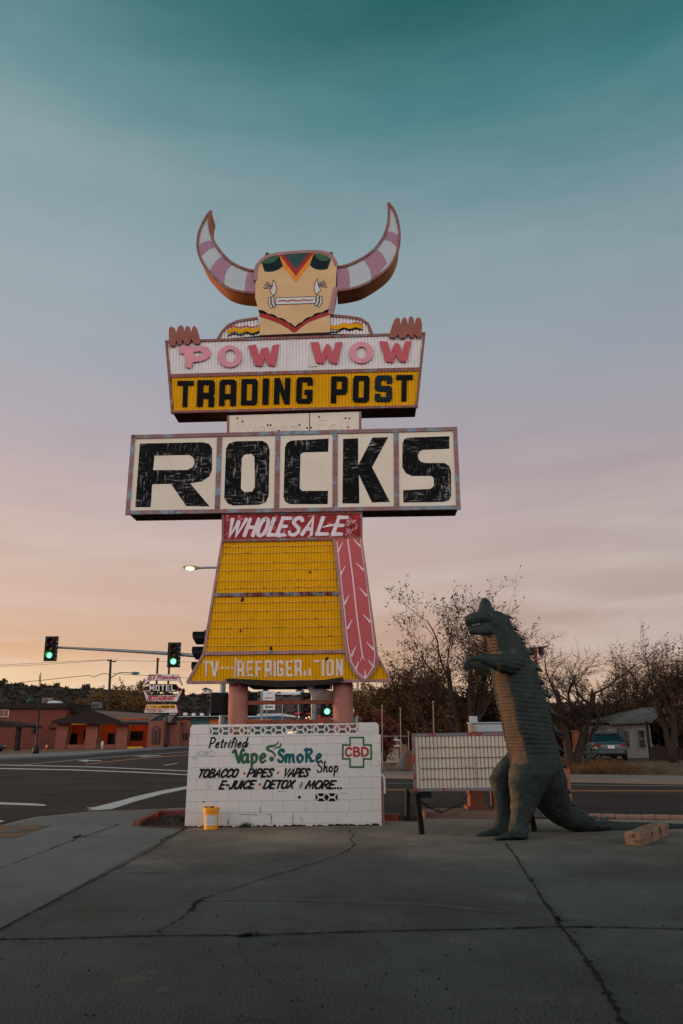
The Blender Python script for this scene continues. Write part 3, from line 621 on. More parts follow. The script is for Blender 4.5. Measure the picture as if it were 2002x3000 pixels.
# -- ROCKS cabinet
RK = [(77, 150), (1470, 115), (1485, 455), (52, 478)]; rk = uvs(SP, c2, RK)
mb = MB(); mb.prism([SP.p(*p, .0) for p in rk], -SP.n * (DEP + .05)); rbox = mb.build('letter_cabinet', m_soffit, sign)
seps = [((77, 150), (52, 478)), ((451, 141), (440, 472)), ((703, 134), (697, 467)), ((951, 128), (950, 463)), ((1214, 121), (1217, 460)), ((1470, 115), (1485, 455))]
ROCKS = [[[(105, 178), (380, 172), (405, 179), (418, 200), (417, 292), (405, 320), (372, 342), (322, 350), (407, 450), (305, 448), (240, 352), (158, 354), (152, 453), (85, 453)], [(168, 230), (318, 227), (336, 238), (342, 260), (334, 280), (310, 292), (162, 293)]],
         [[(520, 168), (635, 166), (657, 178), (667, 205), (662, 405), (650, 432), (620, 443), (510, 446), (485, 437), (470, 412), (478, 200), (490, 178)], [(558, 225), (588, 222), (601, 236), (603, 365), (592, 386), (557, 388), (542, 373), (546, 240)]],
         [[(760, 165), (922, 156), (920, 213), (812, 216), (800, 224), (797, 372), (807, 383), (920, 382), (918, 440), (755, 440), (735, 430), (727, 408), (733, 195), (742, 175)]],
         [[(985, 158), (1050, 155), (1050, 272), (1112, 152), (1180, 150), (1110, 280), (1187, 430), (1110, 433), (1053, 312), (1055, 437), (982, 437)]],
         [[(1264, 152), (1445, 146), (1445, 200), (1330, 205), (1315, 212), (1309, 226), (1311, 245), (1322, 257), (1345, 262), (1425, 262), (1445, 276), (1452, 300), (1453, 403), (1442, 424), (1415, 431), (1246, 433), (1245, 380), (1363, 374), (1378, 362), (1378, 328), (1368, 318), (1282, 318), (1257, 306), (1241, 280), (1242, 175), (1250, 159)]]]
for i in range(5):
    a, b = seps[i], seps[i + 1]
    pp = uvs(SP, c2, [a[0], b[0], b[1], a[1]]); mb = MB(); mb.shape(SP, [pp], .012, .011); pan = mb.build('letter_panel', m_cream, rbox)
    mb = MB(); mb.shape(SP, [uvs(SP, c2, c) for c in ROCKS[i]], .017, .004); mb.build('scuffed_letter', m_blackworn, rbox)
mb = MB(); frame(mb, rk, .085, .04, .06)
for i in range(1, 5):
    a, b = uvs(SP, c2, seps[i]); mb.stroke(SP, [a, b], .105, .03, .018, 0, False)
    for t in (.06, .3, .55, .8, .95):
        for dx in (-.03, .03): mb.shape(SP, [ell(a[0] + (b[0] - a[0]) * t + dx, a[1] + (b[1] - a[1]) * t, .012, .012, 8)], .036, .006, 1)
mb.build('cabinet_frame', [mat('patina_trim', (128, 96, 96), .65, .2, 6, .2, 40, spots=(((116, 140, 152), 2.6, .50, .60), ((92, 50, 40), 8, .6, .7))), m_soffit], rbox)

# -- wholesale panel
wp = uvs(SP, c3, [(343, 8), (1252, 3), (1252, 167), (343, 187)])
mb = MB(); mb.shape(SP, [wp], -.03, DEP - .1, 0, 1); whp = mb.build('wholesale_panel', [m_redpanel, m_soffit], sign)
mb = MB(); frame(mb, wp, .05, -.01, .06); mb.build('panel_frame', m_trimr, whp)
mb = MB(); W_ = [('W', 366, 458), ('H', 480, 544), ('O', 560, 616), ('L', 636, 686), ('E', 694, 750), ('S', 772, 836), ('A', 862, 926), ('L', 956, 1030), ('E', 1062, 1122)]
for i, (c, xa, xb) in enumerate(W_): text(mb, SP, c, c3(xa, 155 - i * 1.5), c3(xb, 155 - i * 1.5), 110 / 2.24, 25 / 2.24, .36, -.024, .004)
mb.stroke(SP, uvs(SP, c3, [(1000, 98), (1040, 86), (1075, 82)]), [.02, .05, .04], -.0235, .004); mb.build('brush_lettering', m_wornletter, whp)
rs = random.Random(9); mb = MB(); mb.shape(SP, [[SP.uv(*c3(1188 + 52 * math.cos(t * .35) * rs.uniform(.5, 1.12), 90 + 70 * math.sin(t * .35) * rs.uniform(.6, 1.0))) for t in range(18)]], -.026, .002); mb.build('peeled_patch', m_peel, whp)
mb = MB()
for k in range(5):
    a = math.pi * k / 5; mb.stroke(SP, uvs(SP, c3, [(1183 - 38 * math.cos(a), 92 - 52 * math.sin(a)), (1183 + 38 * math.cos(a), 92 + 52 * math.sin(a))]), .014, -.02 + .0004 * k, .004)
mb.build('painted_star', mat('dark_red', (96, 20, 26), .6), whp)

# -- yellow robe with its feather
m_hole = mat('hole_rust', (52, 26, 16), .9, .4, 14)
RB = [(337, 190), (1072, 172), (1150, 925), (1172, 985), (1215, 1065), (1262, 1108), (105, 1118), (215, 930)]
mb = MB(); bod = uvs(SP, c3, [(337, 187), (1252, 170), (1355, 935), (1447, 1106), (105, 1120), (215, 930)]); mb.shape(SP, [bod], -.09, DEP - .15); robe = mb.build('yellow_robe', m_soffit, sign)
for pl4 in ([(338, 192), (1074, 176), (1105, 533), (290, 545)], [(290, 545), (1107, 533), (1150, 918), (217, 932)], [(215, 935), (1160, 920), (1176, 990), (1215, 1062), (1262, 1106), (105, 1118)], [(1355, 936), (1446, 1104), (1290, 1106), (1335, 1040)]):
    mb = MB(); corr(mb, uvs(SP, c3, pl4), .0655, .018, -.05); mb.build('yellow_sheet', m_yellow, robe)
mb = MB()
rails = [(228, 345, 1072), (270, 338, 1078), (335, 330, 1084), (383, 322, 1088), (452, 312, 1093), (500, 305, 1098), (597, 280, 1106), (652, 272, 1110), (708, 262, 1116), (762, 254, 1120), (824, 243, 1130), (880, 232, 1140)]
for y, x0, x1 in rails:
    a = SP.q(*c3(x0, y), -.045); b = SP.q(*c3(x1, y - 14), -.045); n = 6; mb.tube([a.lerp(b, i / n) + Vector((0, 0, .006 * math.sin(i * 2.3 + y))) for i in range(n + 1)], .009, 5)
mb.build('letter_rails', mat('pale_rail', (205, 160, 70), .5, .2, 8, spots=((120, 62, 34), 6, .55, .65)), robe)
mb = MB(); k3 = SP.px(850, 1800) / 2.24
for pts, w in (([(337, 190), (215, 930), (105, 1120)], 15), ([(1250, 172), (1355, 935), (1446, 1106)], 13), ([(340, 190), (1252, 172)], 14), ([(217, 928), (1152, 913)], 22), ([(105, 1118), (1447, 1106)], 18)):
    mb.stroke(SP, uvs(SP, c3, pts), w * k3, -.028 + w * .0007, .07, 0, False)
mb.build('robe_trim', m_trim, robe)
mb = MB(); mb.stroke(SP, uvs(SP, c3, [(285, 543), (1106, 531)]), 26 * k3, -.025, .05, 0, False); mb.build('rusted_seam', mat('rusted_zinc', (112, 116, 122), .7, .3, 12, .2, 40, spots=((92, 40, 24), 5, .46, .56)), robe)
for x, y, r in ((470, 572, 15), (457, 778, 8), (915, 392, 9), (660, 893, 13), (1027, 962, 14)):
    rs = random.Random(x); mb = MB(); mb.shape(SP, [[SP.uv(*c3(x + r * math.cos(t * .7) * rs.uniform(.5, 1.1), y + r * math.sin(t * .7) * rs.uniform(.6, 1.3))) for t in range(9)]], -.046, .003); mb.build('punched_hole', m_hole, robe)
FE = [(1076, 176), (1252, 171), (1357, 950), (1345, 1022), (1318, 1065), (1280, 1103), (1240, 1080), (1205, 1045), (1172, 965), (1158, 915)]
fe = uvs(SP, c3, FE); mb = MB(); mb.shape(SP, [fe], -.005, .06); fth = mb.build('feather', m_feather, sign)
mb = MB(); mb.stroke(SP, cat(uvs(SP, c3, [(1074, 176), (1115, 540), (1152, 905), (1175, 985), (1218, 1062), (1280, 1106)]), 3), 17 * k3, .01, .05, 0, False); mb.stroke(SP, cat(uvs(SP, c3, [(1253, 171), (1300, 510), (1356, 940), (1345, 1025), (1280, 1106)]), 3), 12 * k3, .0104, .05, 0, False); mb.build('feather_trim', m_trim, fth)
mb = MB()
st = [([(1163, 178), (1195, 420), (1225, 700), (1260, 948)], 9), ([(1260, 945), (1247, 976)], 6), ([(1260, 945), (1276, 972)], 6), ([(1092, 195), (1130, 540), (1165, 880), (1190, 990), (1232, 1060), (1280, 1092)], 7), ([(1246, 175), (1290, 480), (1342, 930), (1335, 1010), (1280, 1092)], 7)]
for pts, w in st: mb.stroke(SP, uvs(SP, c3, pts), w * k3, .0, .004, 0, False)
for i, (a, b) in enumerate([((1130, 200), (1097, 262)), ((1148, 352), (1116, 412)), ((1172, 545), (1140, 607)), ((1193, 703), (1162, 767)), ((1217, 880), (1186, 948)), ((1236, 980), (1214, 1034)), ((1276, 1032), (1280, 1094)),
             ((1200, 178), (1250, 228)), ((1217, 333), (1267, 382)), ((1240, 497), (1290, 552)), ((1262, 672), (1314, 724)), ((1285, 853), (1338, 908)), ((1295, 970), (1337, 1018))]):
    m_ = ((a[0] + b[0]) / 2, (a[1] + b[1]) / 2); mb.stroke(SP, uvs(SP, c3, [a, m_, b]), [4 * k3, 9 * k3, 15 * k3], .001 + .0003 * (i % 4), .004, 0, False)
mb.build('feather_barb', mat('barb_paint', (214, 184, 184), .55, .06), fth)
TV = [('T', 212, 975, 250, 1076), ('V', 256, 975, 316, 1078), ('-', 325, 1000, 352, 1045), ('-', 360, 1000, 386, 1045), ('-', 394, 1000, 418, 1045), ('R', 435, 975, 480, 1078), ('E', 497, 975, 540, 1078), ('F', 555, 975, 600, 1080), ('R', 616, 972, 662, 1080),
      ('I', 675, 975, 690, 1078), ('G', 697, 972, 740, 1078), ('E', 755, 972, 800, 1078), ('R', 813, 968, 860, 1076), ('I', 873, 1040, 889, 1073), ('I', 906, 1028, 921, 1074), ('-', 936, 945, 977, 1010), ('I', 992, 968, 1008, 1073), ('O', 1024, 968, 1070, 1075), ('N', 1085, 965, 1132, 1073)]
for c, x0, y0, x1, y1 in TV: mb = MB(); mb.shape(SP, boxed(SP, block(c, .32, .15, .14), *c3(x0, y0), *c3(x1, y1)), -.045, .006); mb.build('flaking_letter', m_flake, robe)
mb = MB(); mb.shape(SP, [uvs(SP, c3, [(422, 955), (431, 950), (428, 1020), (418, 1090), (411, 1088), (418, 1030)])], -.04, .006)
mb.build('paint_smear', m_flake, robe)
# -- structure below
for x, w in ((428, 126), (1128, 132)):
    a = SP.q(*c3(x, 1180), -.33); r = w / 2.24 * SP.px(*c3(x, 1250)) / 2 * 1.02; mb = MB(); mb.tube([(a.x, a.y, z) for z in (-.1, 1.2, 2.0, 3.3)], r, 28); smooth_by(mb.build('column', m_col, sign))
cL = SP.q(*c3(428, 1200), -.33); cR = SP.q(*c3(1128, 1200), -.33)
for y in (1245, 1376):
    z = SP.uv(*c3(760, y))[1]; mb = MB(); mb.box(((cL.x + cR.x) / 2, (cL.y + cR.y) / 2, z), (cR.x - cL.x - .35, .08, .075), rz=-rad(1.6)); mb.build('cross_beam', m_rust, sign)
mb = MB(); mb.shape(SP, [uvs(SP, c3, [(362, 1095), (400, 1093), (720, 1108), (1000, 1103), (1130, 1084), (1138, 1104), (1060, 1130), (740, 1150), (520, 1135), (372, 1112)])], .03, .16); mb.shape(SP, [uvs(SP, c3, [(470, 1125), (1062, 1112), (1050, 1156), (530, 1158)])], -.2, .25); mb.build('sagging_board', m_timber, sign)
for x in (450, 1052): mb = MB(); mb.shape(SP, [uvs(SP, c3, [(x - 7, 1115), (x + 7, 1115), (x + 7, 1168), (x - 7, 1160)])], -.05, .05); mb.build('hanger_strap', m_rust, sign)
mb = MB()
crv = cat([(888, 1126, 0), (900, 1168, .02), (922, 1205, .1), (958, 1232, .24), (1010, 1240, .34), (1068, 1240, .4)], 4); top = cat([(905, 1120, .1), (945, 1140, .18), (985, 1152, .26), (1020, 1160, .34), (1045, 1166, .38), (1068, 1168, .42)], 4)
vs = [SP.q(*c3(p[0], p[1]), -.15 - p[2]) for p in crv] + [SP.q(*c3(p[0], p[1]), -.1 - p[2] * .6) for p in top]; n = len(crv); vs += [p - SP.n * .012 for p in vs]
mb.add(vs, [(i, i + 1, n + i + 1, n + i) for i in range(n - 1)] + [(2 * n + i, 3 * n + i, 3 * n + i + 1, 2 * n + i + 1) for i in range(n - 1)]); smooth_by(mb.build('bent_sheet', mat('bent_tin', (176, 172, 168), .5, .12, 4, .1, 20, spots=((96, 66, 50), 3, .55, .75)), sign))
# ------------------------------------------------------------------ painted block wall
WP = Plane((0, 15.12, 0), 1.3)
w_ = lambda x, y: WP.uv(*c4(x, y))
wx0, wx1 = w_(66, 800)[0], w_(1412, 800)[0]; wx0t, wx1t = w_(90, 350)[0], w_(1403, 350)[0]
zc = w_(700, 372)[1]; ztop = w_(700, 290)[1]; zbr = w_(700, 305)[1]; zbar = .03
TH = .2
wall = thing('block_wall', 'white painted concrete block wall with breeze blocks and hand painted vape shop lettering', 'wall', WP.p((wx0 + wx1) / 2, 0, -.1))
m_blk = brick_mat('painted_block', (206, 202, 196), (213, 210, 204), (184, 179, 172), .4, .2, .006, .6, .7, loc=(.1, 0, -.045), wear=[((150, 128, 108), 2.6, .62, .8, (1.5, 1.5, .6)), ((170, 150, 126), 5, .66, .8, (4, 4, .6))])
mb = MB()
pf = [(wx0 - .02, -.02), (wx1 + .015, -.02), (wx1t + .03, zc), (wx0t - .01, zc)]
mb.prism([WP.p(*p) for p in pf], -WP.n * TH); mb.build('block_course', m_blk, wall)
px0, px1 = w_(228, 340)[0], w_(1260, 340)[0]
zl = w_(150, 292)[1]; zr = w_(1330, 277)[1]
for xa, xb, zt, side in ((wx0t, px0, zl, -1), (px1, wx1t, zr, 1)):
    r = .07; arc = [(xa + r * (1 - math.cos(t)), zt - r * (1 - math.sin(t))) for t in (0, .4, .8, 1.2, math.pi / 2)] if side < 0 else [(xa, zt)]
    arc2 = [(xb - r * (1 - math.cos(t)), zt - r * (1 - math.sin(t))) for t in (math.pi / 2, 1.2, .8, .4, 0)] if side > 0 else [(xb, zt)]
    mb = MB(); mb.prism([WP.p(*p, .004) for p in [(xa, zc + .002)] + arc + arc2 + [(xb, zc + .002)]], -WP.n * (TH + .008)); mb.build('end_pier', m_blk, wall)
m_wpaint = mat('wall_white', (212, 209, 203), .7, .08, 5, .3, 60)
mb = MB(); mb.prism([WP.p(px0 + .002, zbr), WP.p(px0 + .002, zl - .002), WP.p(px1 - .002, zr - .012), WP.p(px1 - .002, zbr + .02)], -WP.n * TH); mb.build('wall_cap', m_wpaint, wall)
mb = MB(); mb.prism([WP.p(px0 + .002, zc + .002, .01), WP.p(px0 + .002, zc + .035, .01), WP.p(px1 - .002, zc + .04, .01), WP.p(px1 - .002, zc + .002, .01)], -WP.n * TH); mb.build('wall_sill', m_wpaint, wall)
NB = 14; pit = (px1 - px0) / NB; z0 = zc + .03; z1 = zbr + .012; zm = (z0 + z1) / 2
for i in range(NB):
    c = px0 + pit * (i + .5); mb = MB(); t = .024
    segs = [((-.24, 0), (.24, 0))] + [((sx * .24, 0), (sx * .46, sy)) for sx in (-1, 1) for sy in (-1, 1)]
    for k, (a, b) in enumerate(segs):
        pa = (c + a[0] * pit, zm + a[1] * (z1 - z0) / 2); pb = (c + b[0] * pit, zm + b[1] * (z1 - z0) / 2)
        mb.stroke(WP, [pa, pb], t, -.004 - .0006 * k, .15, 0, False)
    mb.build('breeze_block', m_wpaint, wall)
# lettering painted on the wall
m_ink = mat('sign_ink', (22, 22, 22), .55, .25, 30); m_lg = mat('leaf_green', (44, 92, 58), .55, .12, 20); m_lt = mat('deep_teal', (10, 88, 96), .55, .12, 20)
m_or = mat('dot_orange', (190, 84, 44), .55, .1, 20); m_cr = mat('letter_red', (168, 44, 34), .55, .1, 20); m_sh = mat('shadow_grey', (96, 110, 104), .6, .1, 20); m_pen = mat('pencil', (120, 112, 106), .7, .1, 20)
O = .004
mb = MB(); text(mb, WP, 'Petrified', cw(300, 395), cw(905, 388), 160 / 5.6, 25 / 5.6, .2, O, .003); mb.build('painted_word', m_ink, wall)
def dropword(s, a, b, h, w, sl, m):
    mb = MB(); text(mb, WP, s, (a[0] - 1.6, a[1] + 1.6), (b[0] - 1.6, b[1] + 1.6), h, w, sl, O - .002, .003); o = mb.build('letter_shadow', m_sh, wall)
    mb = MB(); text(mb, WP, s, a, b, h, w, sl, O + .002, .003); mb.build('painted_word', m, wall)
BR['K'] = (.62, [['s', (.0, .94), (.12, 1), (.1, .5), (.1, 0)], ['s', (.1, .92), (.4, .98), (.46, .72), (.14, .5)], ['s', (.16, .5), (.36, .3), (.44, .04), (.62, .06)]])
BR['V'] = (.68, [['s', (-.1, .82), (.06, .95), (.16, .6), (.34, 0)], ['s', (.34, 0), (.46, .5), (.6, 1.0), (.74, .94)]])
dropword('V', cw(715, 632), cw(860, 632), 205 / 5.6, 44 / 5.6, .0, m_lg)
dropword('ape', cw(840, 636), cw(1235, 630), 262 / 5.6, 40 / 5.6, .0, m_lg)
dropword('S', cw(1432, 622), cw(1525, 622), 195 / 5.6, 42 / 5.6, .05, m_lt)
dropword('mo', cx(36, 588), cx(312, 582), 225 / 5.227, 38 / 5.4, .0, m_lt)
dropword('K', cx(338, 580), cx(470, 578), 190 / 5.227, 38 / 5.4, .0, m_lt)
dropword('e', cx(508, 588), cx(590, 586), 235 / 5.227, 36 / 5.4, .0, m_lt)
mb = MB()
mb.stroke(WP, cat([WP.uv(*cw(x, y)) for x, y in [(1375, 560), (1378, 510), (1330, 460), (1265, 430), (1250, 395), (1300, 372), (1370, 362), (1420, 320), (1435, 292)]], 4), [.016, .03, .04, .05, .045, .05, .032, .024, .02, .012] [:1] * 0 + [(.014 + .034 * math.sin(math.pi * min(1, i / 32))) for i in range(33)], O, .003)
mb.stroke(WP, cat([WP.uv(*cw(x, y)) for x, y in [(1350, 425), (1400, 395), (1450, 385), (1475, 350), (1465, 315)]], 4), [(.008 + .026 * math.sin(math.pi * i / 16)) for i in range(17)], O + .0006, .003)
mb.shape(WP, [[WP.uv(*cw(1322 + 40 * math.cos(t * .45), 580 + 44 * math.sin(t * .45))) for t in range(14)]], O + .001, .003)
mb.build('smoke_swirl', m_lg, wall)
BR['V'] = (.68, [[(0, 1), (.32, 0), (.68, 1)]])
mb = MB(); text(mb, WP, 'Shop', cx(520, 742), cx(840, 735), 160 / 5.2, 25 / 5.4, .08, O, .003); mb.build('painted_word', m_ink, wall)
mb = MB(); mo = MB()
for s, a, b in (('TOBACCO', (140, 658), (412, 655)), ('PIPES', (485, 655), (655, 653)), ('VAPES', (735, 652), (905, 652)), ('E-JUICE', (292, 738), (528, 734)), ('DETOX', (597, 735), (800, 733)), ('MORE...', (892, 736), (1145, 736))):
    text(mb, WP, s, c4(*a), c4(*b), 52 / 2.376, 14.5 / 2.376, .42, O, .003)
text(mb, WP, '&', c4(846, 732), c4(868, 732), 48 / 2.376, 5 / 2.376, .3, O, .003)
mb.build('painted_word', m_ink, wall)
for x, y in ((466, 632), (701, 627), (574, 709)): mo.shape(WP, [[WP.uv(*c4(x + 10 * math.cos(t * .6) + 2 * math.sin(t * .6), y - 10 * math.sin(t * .6))) for t in range(10)]], O, .003)
mo.build('painted_dot', m_or, wall)
cr_o = [(1015, 200), (1243, 200), (1243, 314), (1360, 314), (1362, 553), (1243, 553), (1243, 680), (1015, 680), (1015, 553), (900, 553), (900, 314), (1015, 314)]
cr_i = [(1038, 224), (1218, 224), (1218, 340), (1334, 340), (1336, 527), (1218, 527), (1218, 652), (1038, 652), (1038, 527), (926, 527), (926, 340), (1038, 340)]
mb = MB(); mb.shape(WP, [[WP.uv(*cx(*p)) for p in cr_o], [WP.uv(*cx(*p)) for p in cr_i]], O, .003); mb.build('painted_cross', m_lg, wall)
mb = MB(); text(mb, WP, 'CBD', cx(955, 494), cx(1300, 494), 124 / 5.227, 30 / 5.227, 0, O, .003, gap=.24); mb.build('painted_word', m_cr, wall)
mb = MB()
for pts in ([(95, 432), (105, 480), (85, 560), (55, 585), (35, 560), (25, 540)], [(170, 440), (140, 480), (150, 525), (190, 525), (210, 480), (180, 440)], [(240, 450), (215, 470), (240, 500), (220, 530)], [(265, 500), (290, 470), (270, 460), (255, 500), (285, 540)], [(322, 440), (318, 545), (400, 495), (325, 440)]):
    mb.stroke(WP, cat([WP.uv(*cw(*p)) for p in pts], 4), .006, O, .002)
mb.build('scratched_graffiti', m_pen, wall)
mh = MB()
mh.shape(WP, [[WP.uv(*c4(850 + 11 * math.cos(t * .6), 797 + 11 * math.sin(t * .6))) for t in range(10)]], .0045, .003)
mh.shape(WP, [[WP.uv(*c4(x, y)) for x, y in ((172, 829), (184, 825), (197, 829), (190, 833), (176, 833))]], .0045, .003)
for cxx in (0, 1):                                       # one pierced block low in the wall
    x0 = 962 + cxx * 77; x1 = x0 + 76
    for poly in ([(x0 + 14, 770), (x1 - 14, 770), (x1 - 26, 790), (x0 + 26, 790)], [(x0 + 26, 805), (x1 - 26, 805), (x1 - 12, 825), (x0 + 12, 825)], [(x0, 772), (x0 + 18, 797), (x0, 824)], [(x1, 772), (x1 - 18, 797), (x1, 824)]):
        mh.shape(WP, [[WP.uv(*c4(*p)) for p in poly]], .0045, .003)
mh.build('wall_opening', m_black, wall)
mb = MB(); rs = random.Random(4)                         # gaps in the lowest joints and broken mortar along the foot
for (x, y0, y1) in ((577, 866, 920), (652, 918, 990), (355, 950, 995), (804, 915, 995), (1180, 905, 920)):
    pts = [(x + rs.uniform(-2, 2), y0 + (y1 - y0) * i / 6) for i in range(7)]; mb.stroke(WP, [WP.uv(*c4(*p)) for p in pts], [rs.uniform(.003, .014) for _ in pts], .003, .002, 0, False)
for (x0, x1, y) in ((505, 560, 920), (600, 655, 918), (430, 500, 918), (700, 760, 757), (1140, 1180, 770)):
    pts = [(x0 + (x1 - x0) * i / 7, y + rs.uniform(-1.5, 1.5)) for i in range(8)]; mb.stroke(WP, [WP.uv(*c4(*p)) for p in pts], [rs.uniform(.002, .012) for _ in pts], .003, .002, 0, False)
for i in range(46):
    x = 60 + (1415 - 60) * i / 46 + rs.uniform(-8, 8); p = WP.uv(*c4(x, 996)); ww = rs.uniform(.03, .1); mb.shape(WP, [[(p[0] - ww, -.01), (p[0] + ww, -.01), (p[0] + ww * .5, rs.uniform(.008, .035)), (p[0] - ww * .4, rs.uniform(.006, .04))]], .003 + .0004 * (i % 4), .003)
mb.build('joint_gap', mat('joint_dirt', (44, 38, 34), .9, .3, 20), wall)
mb = MB(); p = w_(1428, 730); o = WP.p(wx1 + .03, .03, -.08)
mb.tube([WP.p(wx1 + .045, z, -.06) for z in (0, .4, .82)], .025, 8); mb.build('wall_pipe', mat('pink_pipe', (150, 108, 92), .6), wall)
mb = MB(); mb.tube([WP.p(wx1 + .01, .86, -.03), WP.p(wx1 + .06, .87, -.03), WP.p(wx1 + .085, .83, -.03), WP.p(wx1 + .09, .55, -.03)], .02, 8); mb.build('wall_spout', m_pale, wall)
# weeds along the foot of the wall
m_weed = mat('dark_weed', (46, 46, 34), .9, .3, 20); m_dry = mat('dry_grass', (84, 62, 38), .9, .3, 8); m_weedg = mat('green_weed', (64, 70, 44), .9, .3, 12)
def tuft(mb, c, n, h, r, rs, wd=.008):
    for _ in range(n):
        a = rs.uniform(0, 6.28); q = c + Vector((math.cos(a), math.sin(a), 0)) * rs.uniform(0, r); t = Vector((rs.uniform(-.6, .6), rs.uniform(-.6, .6), 1)) * (h * rs.uniform(.4, 1)); s_ = Vector((math.cos(a + 1.5), math.sin(a + 1.5), 0)) * wd
        mb.add([q - s_, q + s_, q + t * .6 + s_ * .6 + Vector((0, 0, .1 * h)), q + t], [(0, 1, 2, 3)])
rs = random.Random(8); mb = MB(); tuft(mb, WP.p(w_(478, 990)[0], 0, .05), 60, .12, .12, rs); tag(mb.build('weed', m_weed), 'dark dry weed clump growing at the foot of the white block wall', 'weed')

# ------------------------------------------------------------------ bucket
bc = G(*cb(462, 990)); bc.z = 0; bc += Vector((0, .14, 0)); kb = .145
bk = thing('bucket', 'yellow plastic pail with a white label standing against the white block wall', 'bucket', bc)
m_buck = mat('yellow_plastic', (226, 150, 14), .4, .06, 4, spec=.5)
mb = MB(); mb.lathe(bc, [(.118, 0), (.124, .006), (.128, .1), (.134, .27), (.137, .272), (.137, .285), (.139, .287), (.139, .305), (.142, .307), (.148, .31), (.148, .33), (.15, .332), (.15, .372), (.143, .372), (.139, .33), (.12, .05), (.0, .045)], 32); smooth_by(mb.build('pail', m_buck, bk))
mb = MB(); t0 = rad(-128); t1 = rad(-28); n = 12
vs = [bc + Vector((math.cos(t0 + (t1 - t0) * i / n) * (.1295 + .0045 * k), math.sin(t0 + (t1 - t0) * i / n) * (.1295 + .0045 * k), .075 + .175 * k)) for k in (0, 1) for i in range(n + 1)]
mb.add(vs, [(i, i + 1, n + 2 + i, n + 1 + i) for i in range(n)]); lab = mb.build('paper_label', mat('label_paper', (196, 196, 196), .7, .1, 20), bk)
mb = MB(); rs = random.Random(2)
for k in range(8):
    z = .105 + k * .018; a0 = t0 + .12; nseg = 8; hh = .008 if k == 7 else .003
    for j in range(nseg):
        if rs.random() < .2: continue
        u0 = a0 + (t1 - t0 - .25) * j / nseg; u1 = a0 + (t1 - t0 - .25) * (j + rs.uniform(.5, .95)) / nseg
        r = .1305 + .0045 * (z - .075) / .175; mb.add([bc + Vector((math.cos(u) * r, math.sin(u) * r, zz_)) for u, zz_ in ((u0, z), (u1, z), (u1, z + hh), (u0, z + hh))], [(0, 1, 2, 3)])
mb.build('label_print', mat('label_ink', (110, 112, 116), .7), lab)
mb = MB(); mb.tube([bc + Vector((.15 * math.cos(a), .15 * math.sin(a) * .9, .365 - .03 * math.sin(max(0, a - math.pi)))) for a in [math.pi + math.pi * i / 12 for i in range(13)]], .004, 5); mb.build('handle', m_dark, bk)
mb = MB(); mb.tube(cat([bc + Vector(p) for p in ((-.1, 0, .33), (-.12, -.03, .38), (-.05, -.05, .385), (0, -.02, .375), (.02, .02, .33))], 4), .006, 5); mb.box(bc + Vector((.02, -.02, .365)), (.04, .03, .05), .4, 0); mb.build('tool_contents', m_dark, bk)

# ------------------------------------------------------------------ dinosaur statue
def dq(x, y, Y, f=c7): return P(*f(x, y), Y)
def loft(mb, stn, k=.85, n=20, f=c7, kk=None):
    """stations: (xa, ya, xb, yb, Y[, k]) silhouette edges on either side; depth radius is k times the half width"""
    R = []
    for st in stn:
        a = dq(st[0], st[1], st[4], f); b = dq(st[2], st[3], st[4], f); c = (a + b) / 2; h = (b - a) / 2; dk = st[5] if len(st) > 5 else k
        vw = (c - CAMP).normalized(); d = (vw - h.normalized() * vw.dot(h.normalized())).normalized() * h.length * dk
        R.append([c + h * math.cos(2 * math.pi * i / n) + d * math.sin(2 * math.pi * i / n) for i in range(n)])
    mb.rings(R)
DY = 13.25
mb = MB()
# neck, chest, belly, hips, tail
loft(mb, [(385, 215, 575, 265, 12.85, .55), (380, 260, 590, 300, 12.86, .62), (372, 400, 600, 330, 12.9, .7), (380, 480, 640, 410, 12.95, .7), (388, 545, 690, 485, 13.0, .72), (402, 620, 742, 580, 13.08, .78), (424, 760, 800, 705, 13.14, .82), (444, 900, 850, 840, 13.18, .86), (478, 1060, 902, 1000, 13.22, .88),
          (510, 1190, 935, 1130, 13.25, .9), (538, 1310, 962, 1255, 13.27, .9), (562, 1420, 990, 1370, 13.3, .92), (592, 1520, 1025, 1490, 13.32, .92), (610, 1640, 1055, 1600, 13.35, .9), (690, 1790, 1082, 1700, 13.42, .8), (790, 1905, 1100, 1800, 13.5, .75), (880, 2010, 1135, 1905, 13.6, .72),
          (990, 2095, 1190, 1975, 13.7, .75), (1110, 2150, 1285, 2040, 13.78, .8), (1250, 2172, 1395, 2085, 13.86, .9), (1390, 2170, 1500, 2100, 13.92, 1)])
loft(mb, [(880, 618, 880, 512, 13.9, 1.0), (1010, 612, 1010, 517, 13.95, 1.0), (1150, 602, 1150, 522, 14.0, 1), (1400, 599, 1400, 530, 14.05, 1), (1568, 597, 1568, 537, 14.1, 1), (1750, 596, 1750, 548, 14.2, 1), (1900, 594, 1900, 570, 14.3, 1)], f=c8)
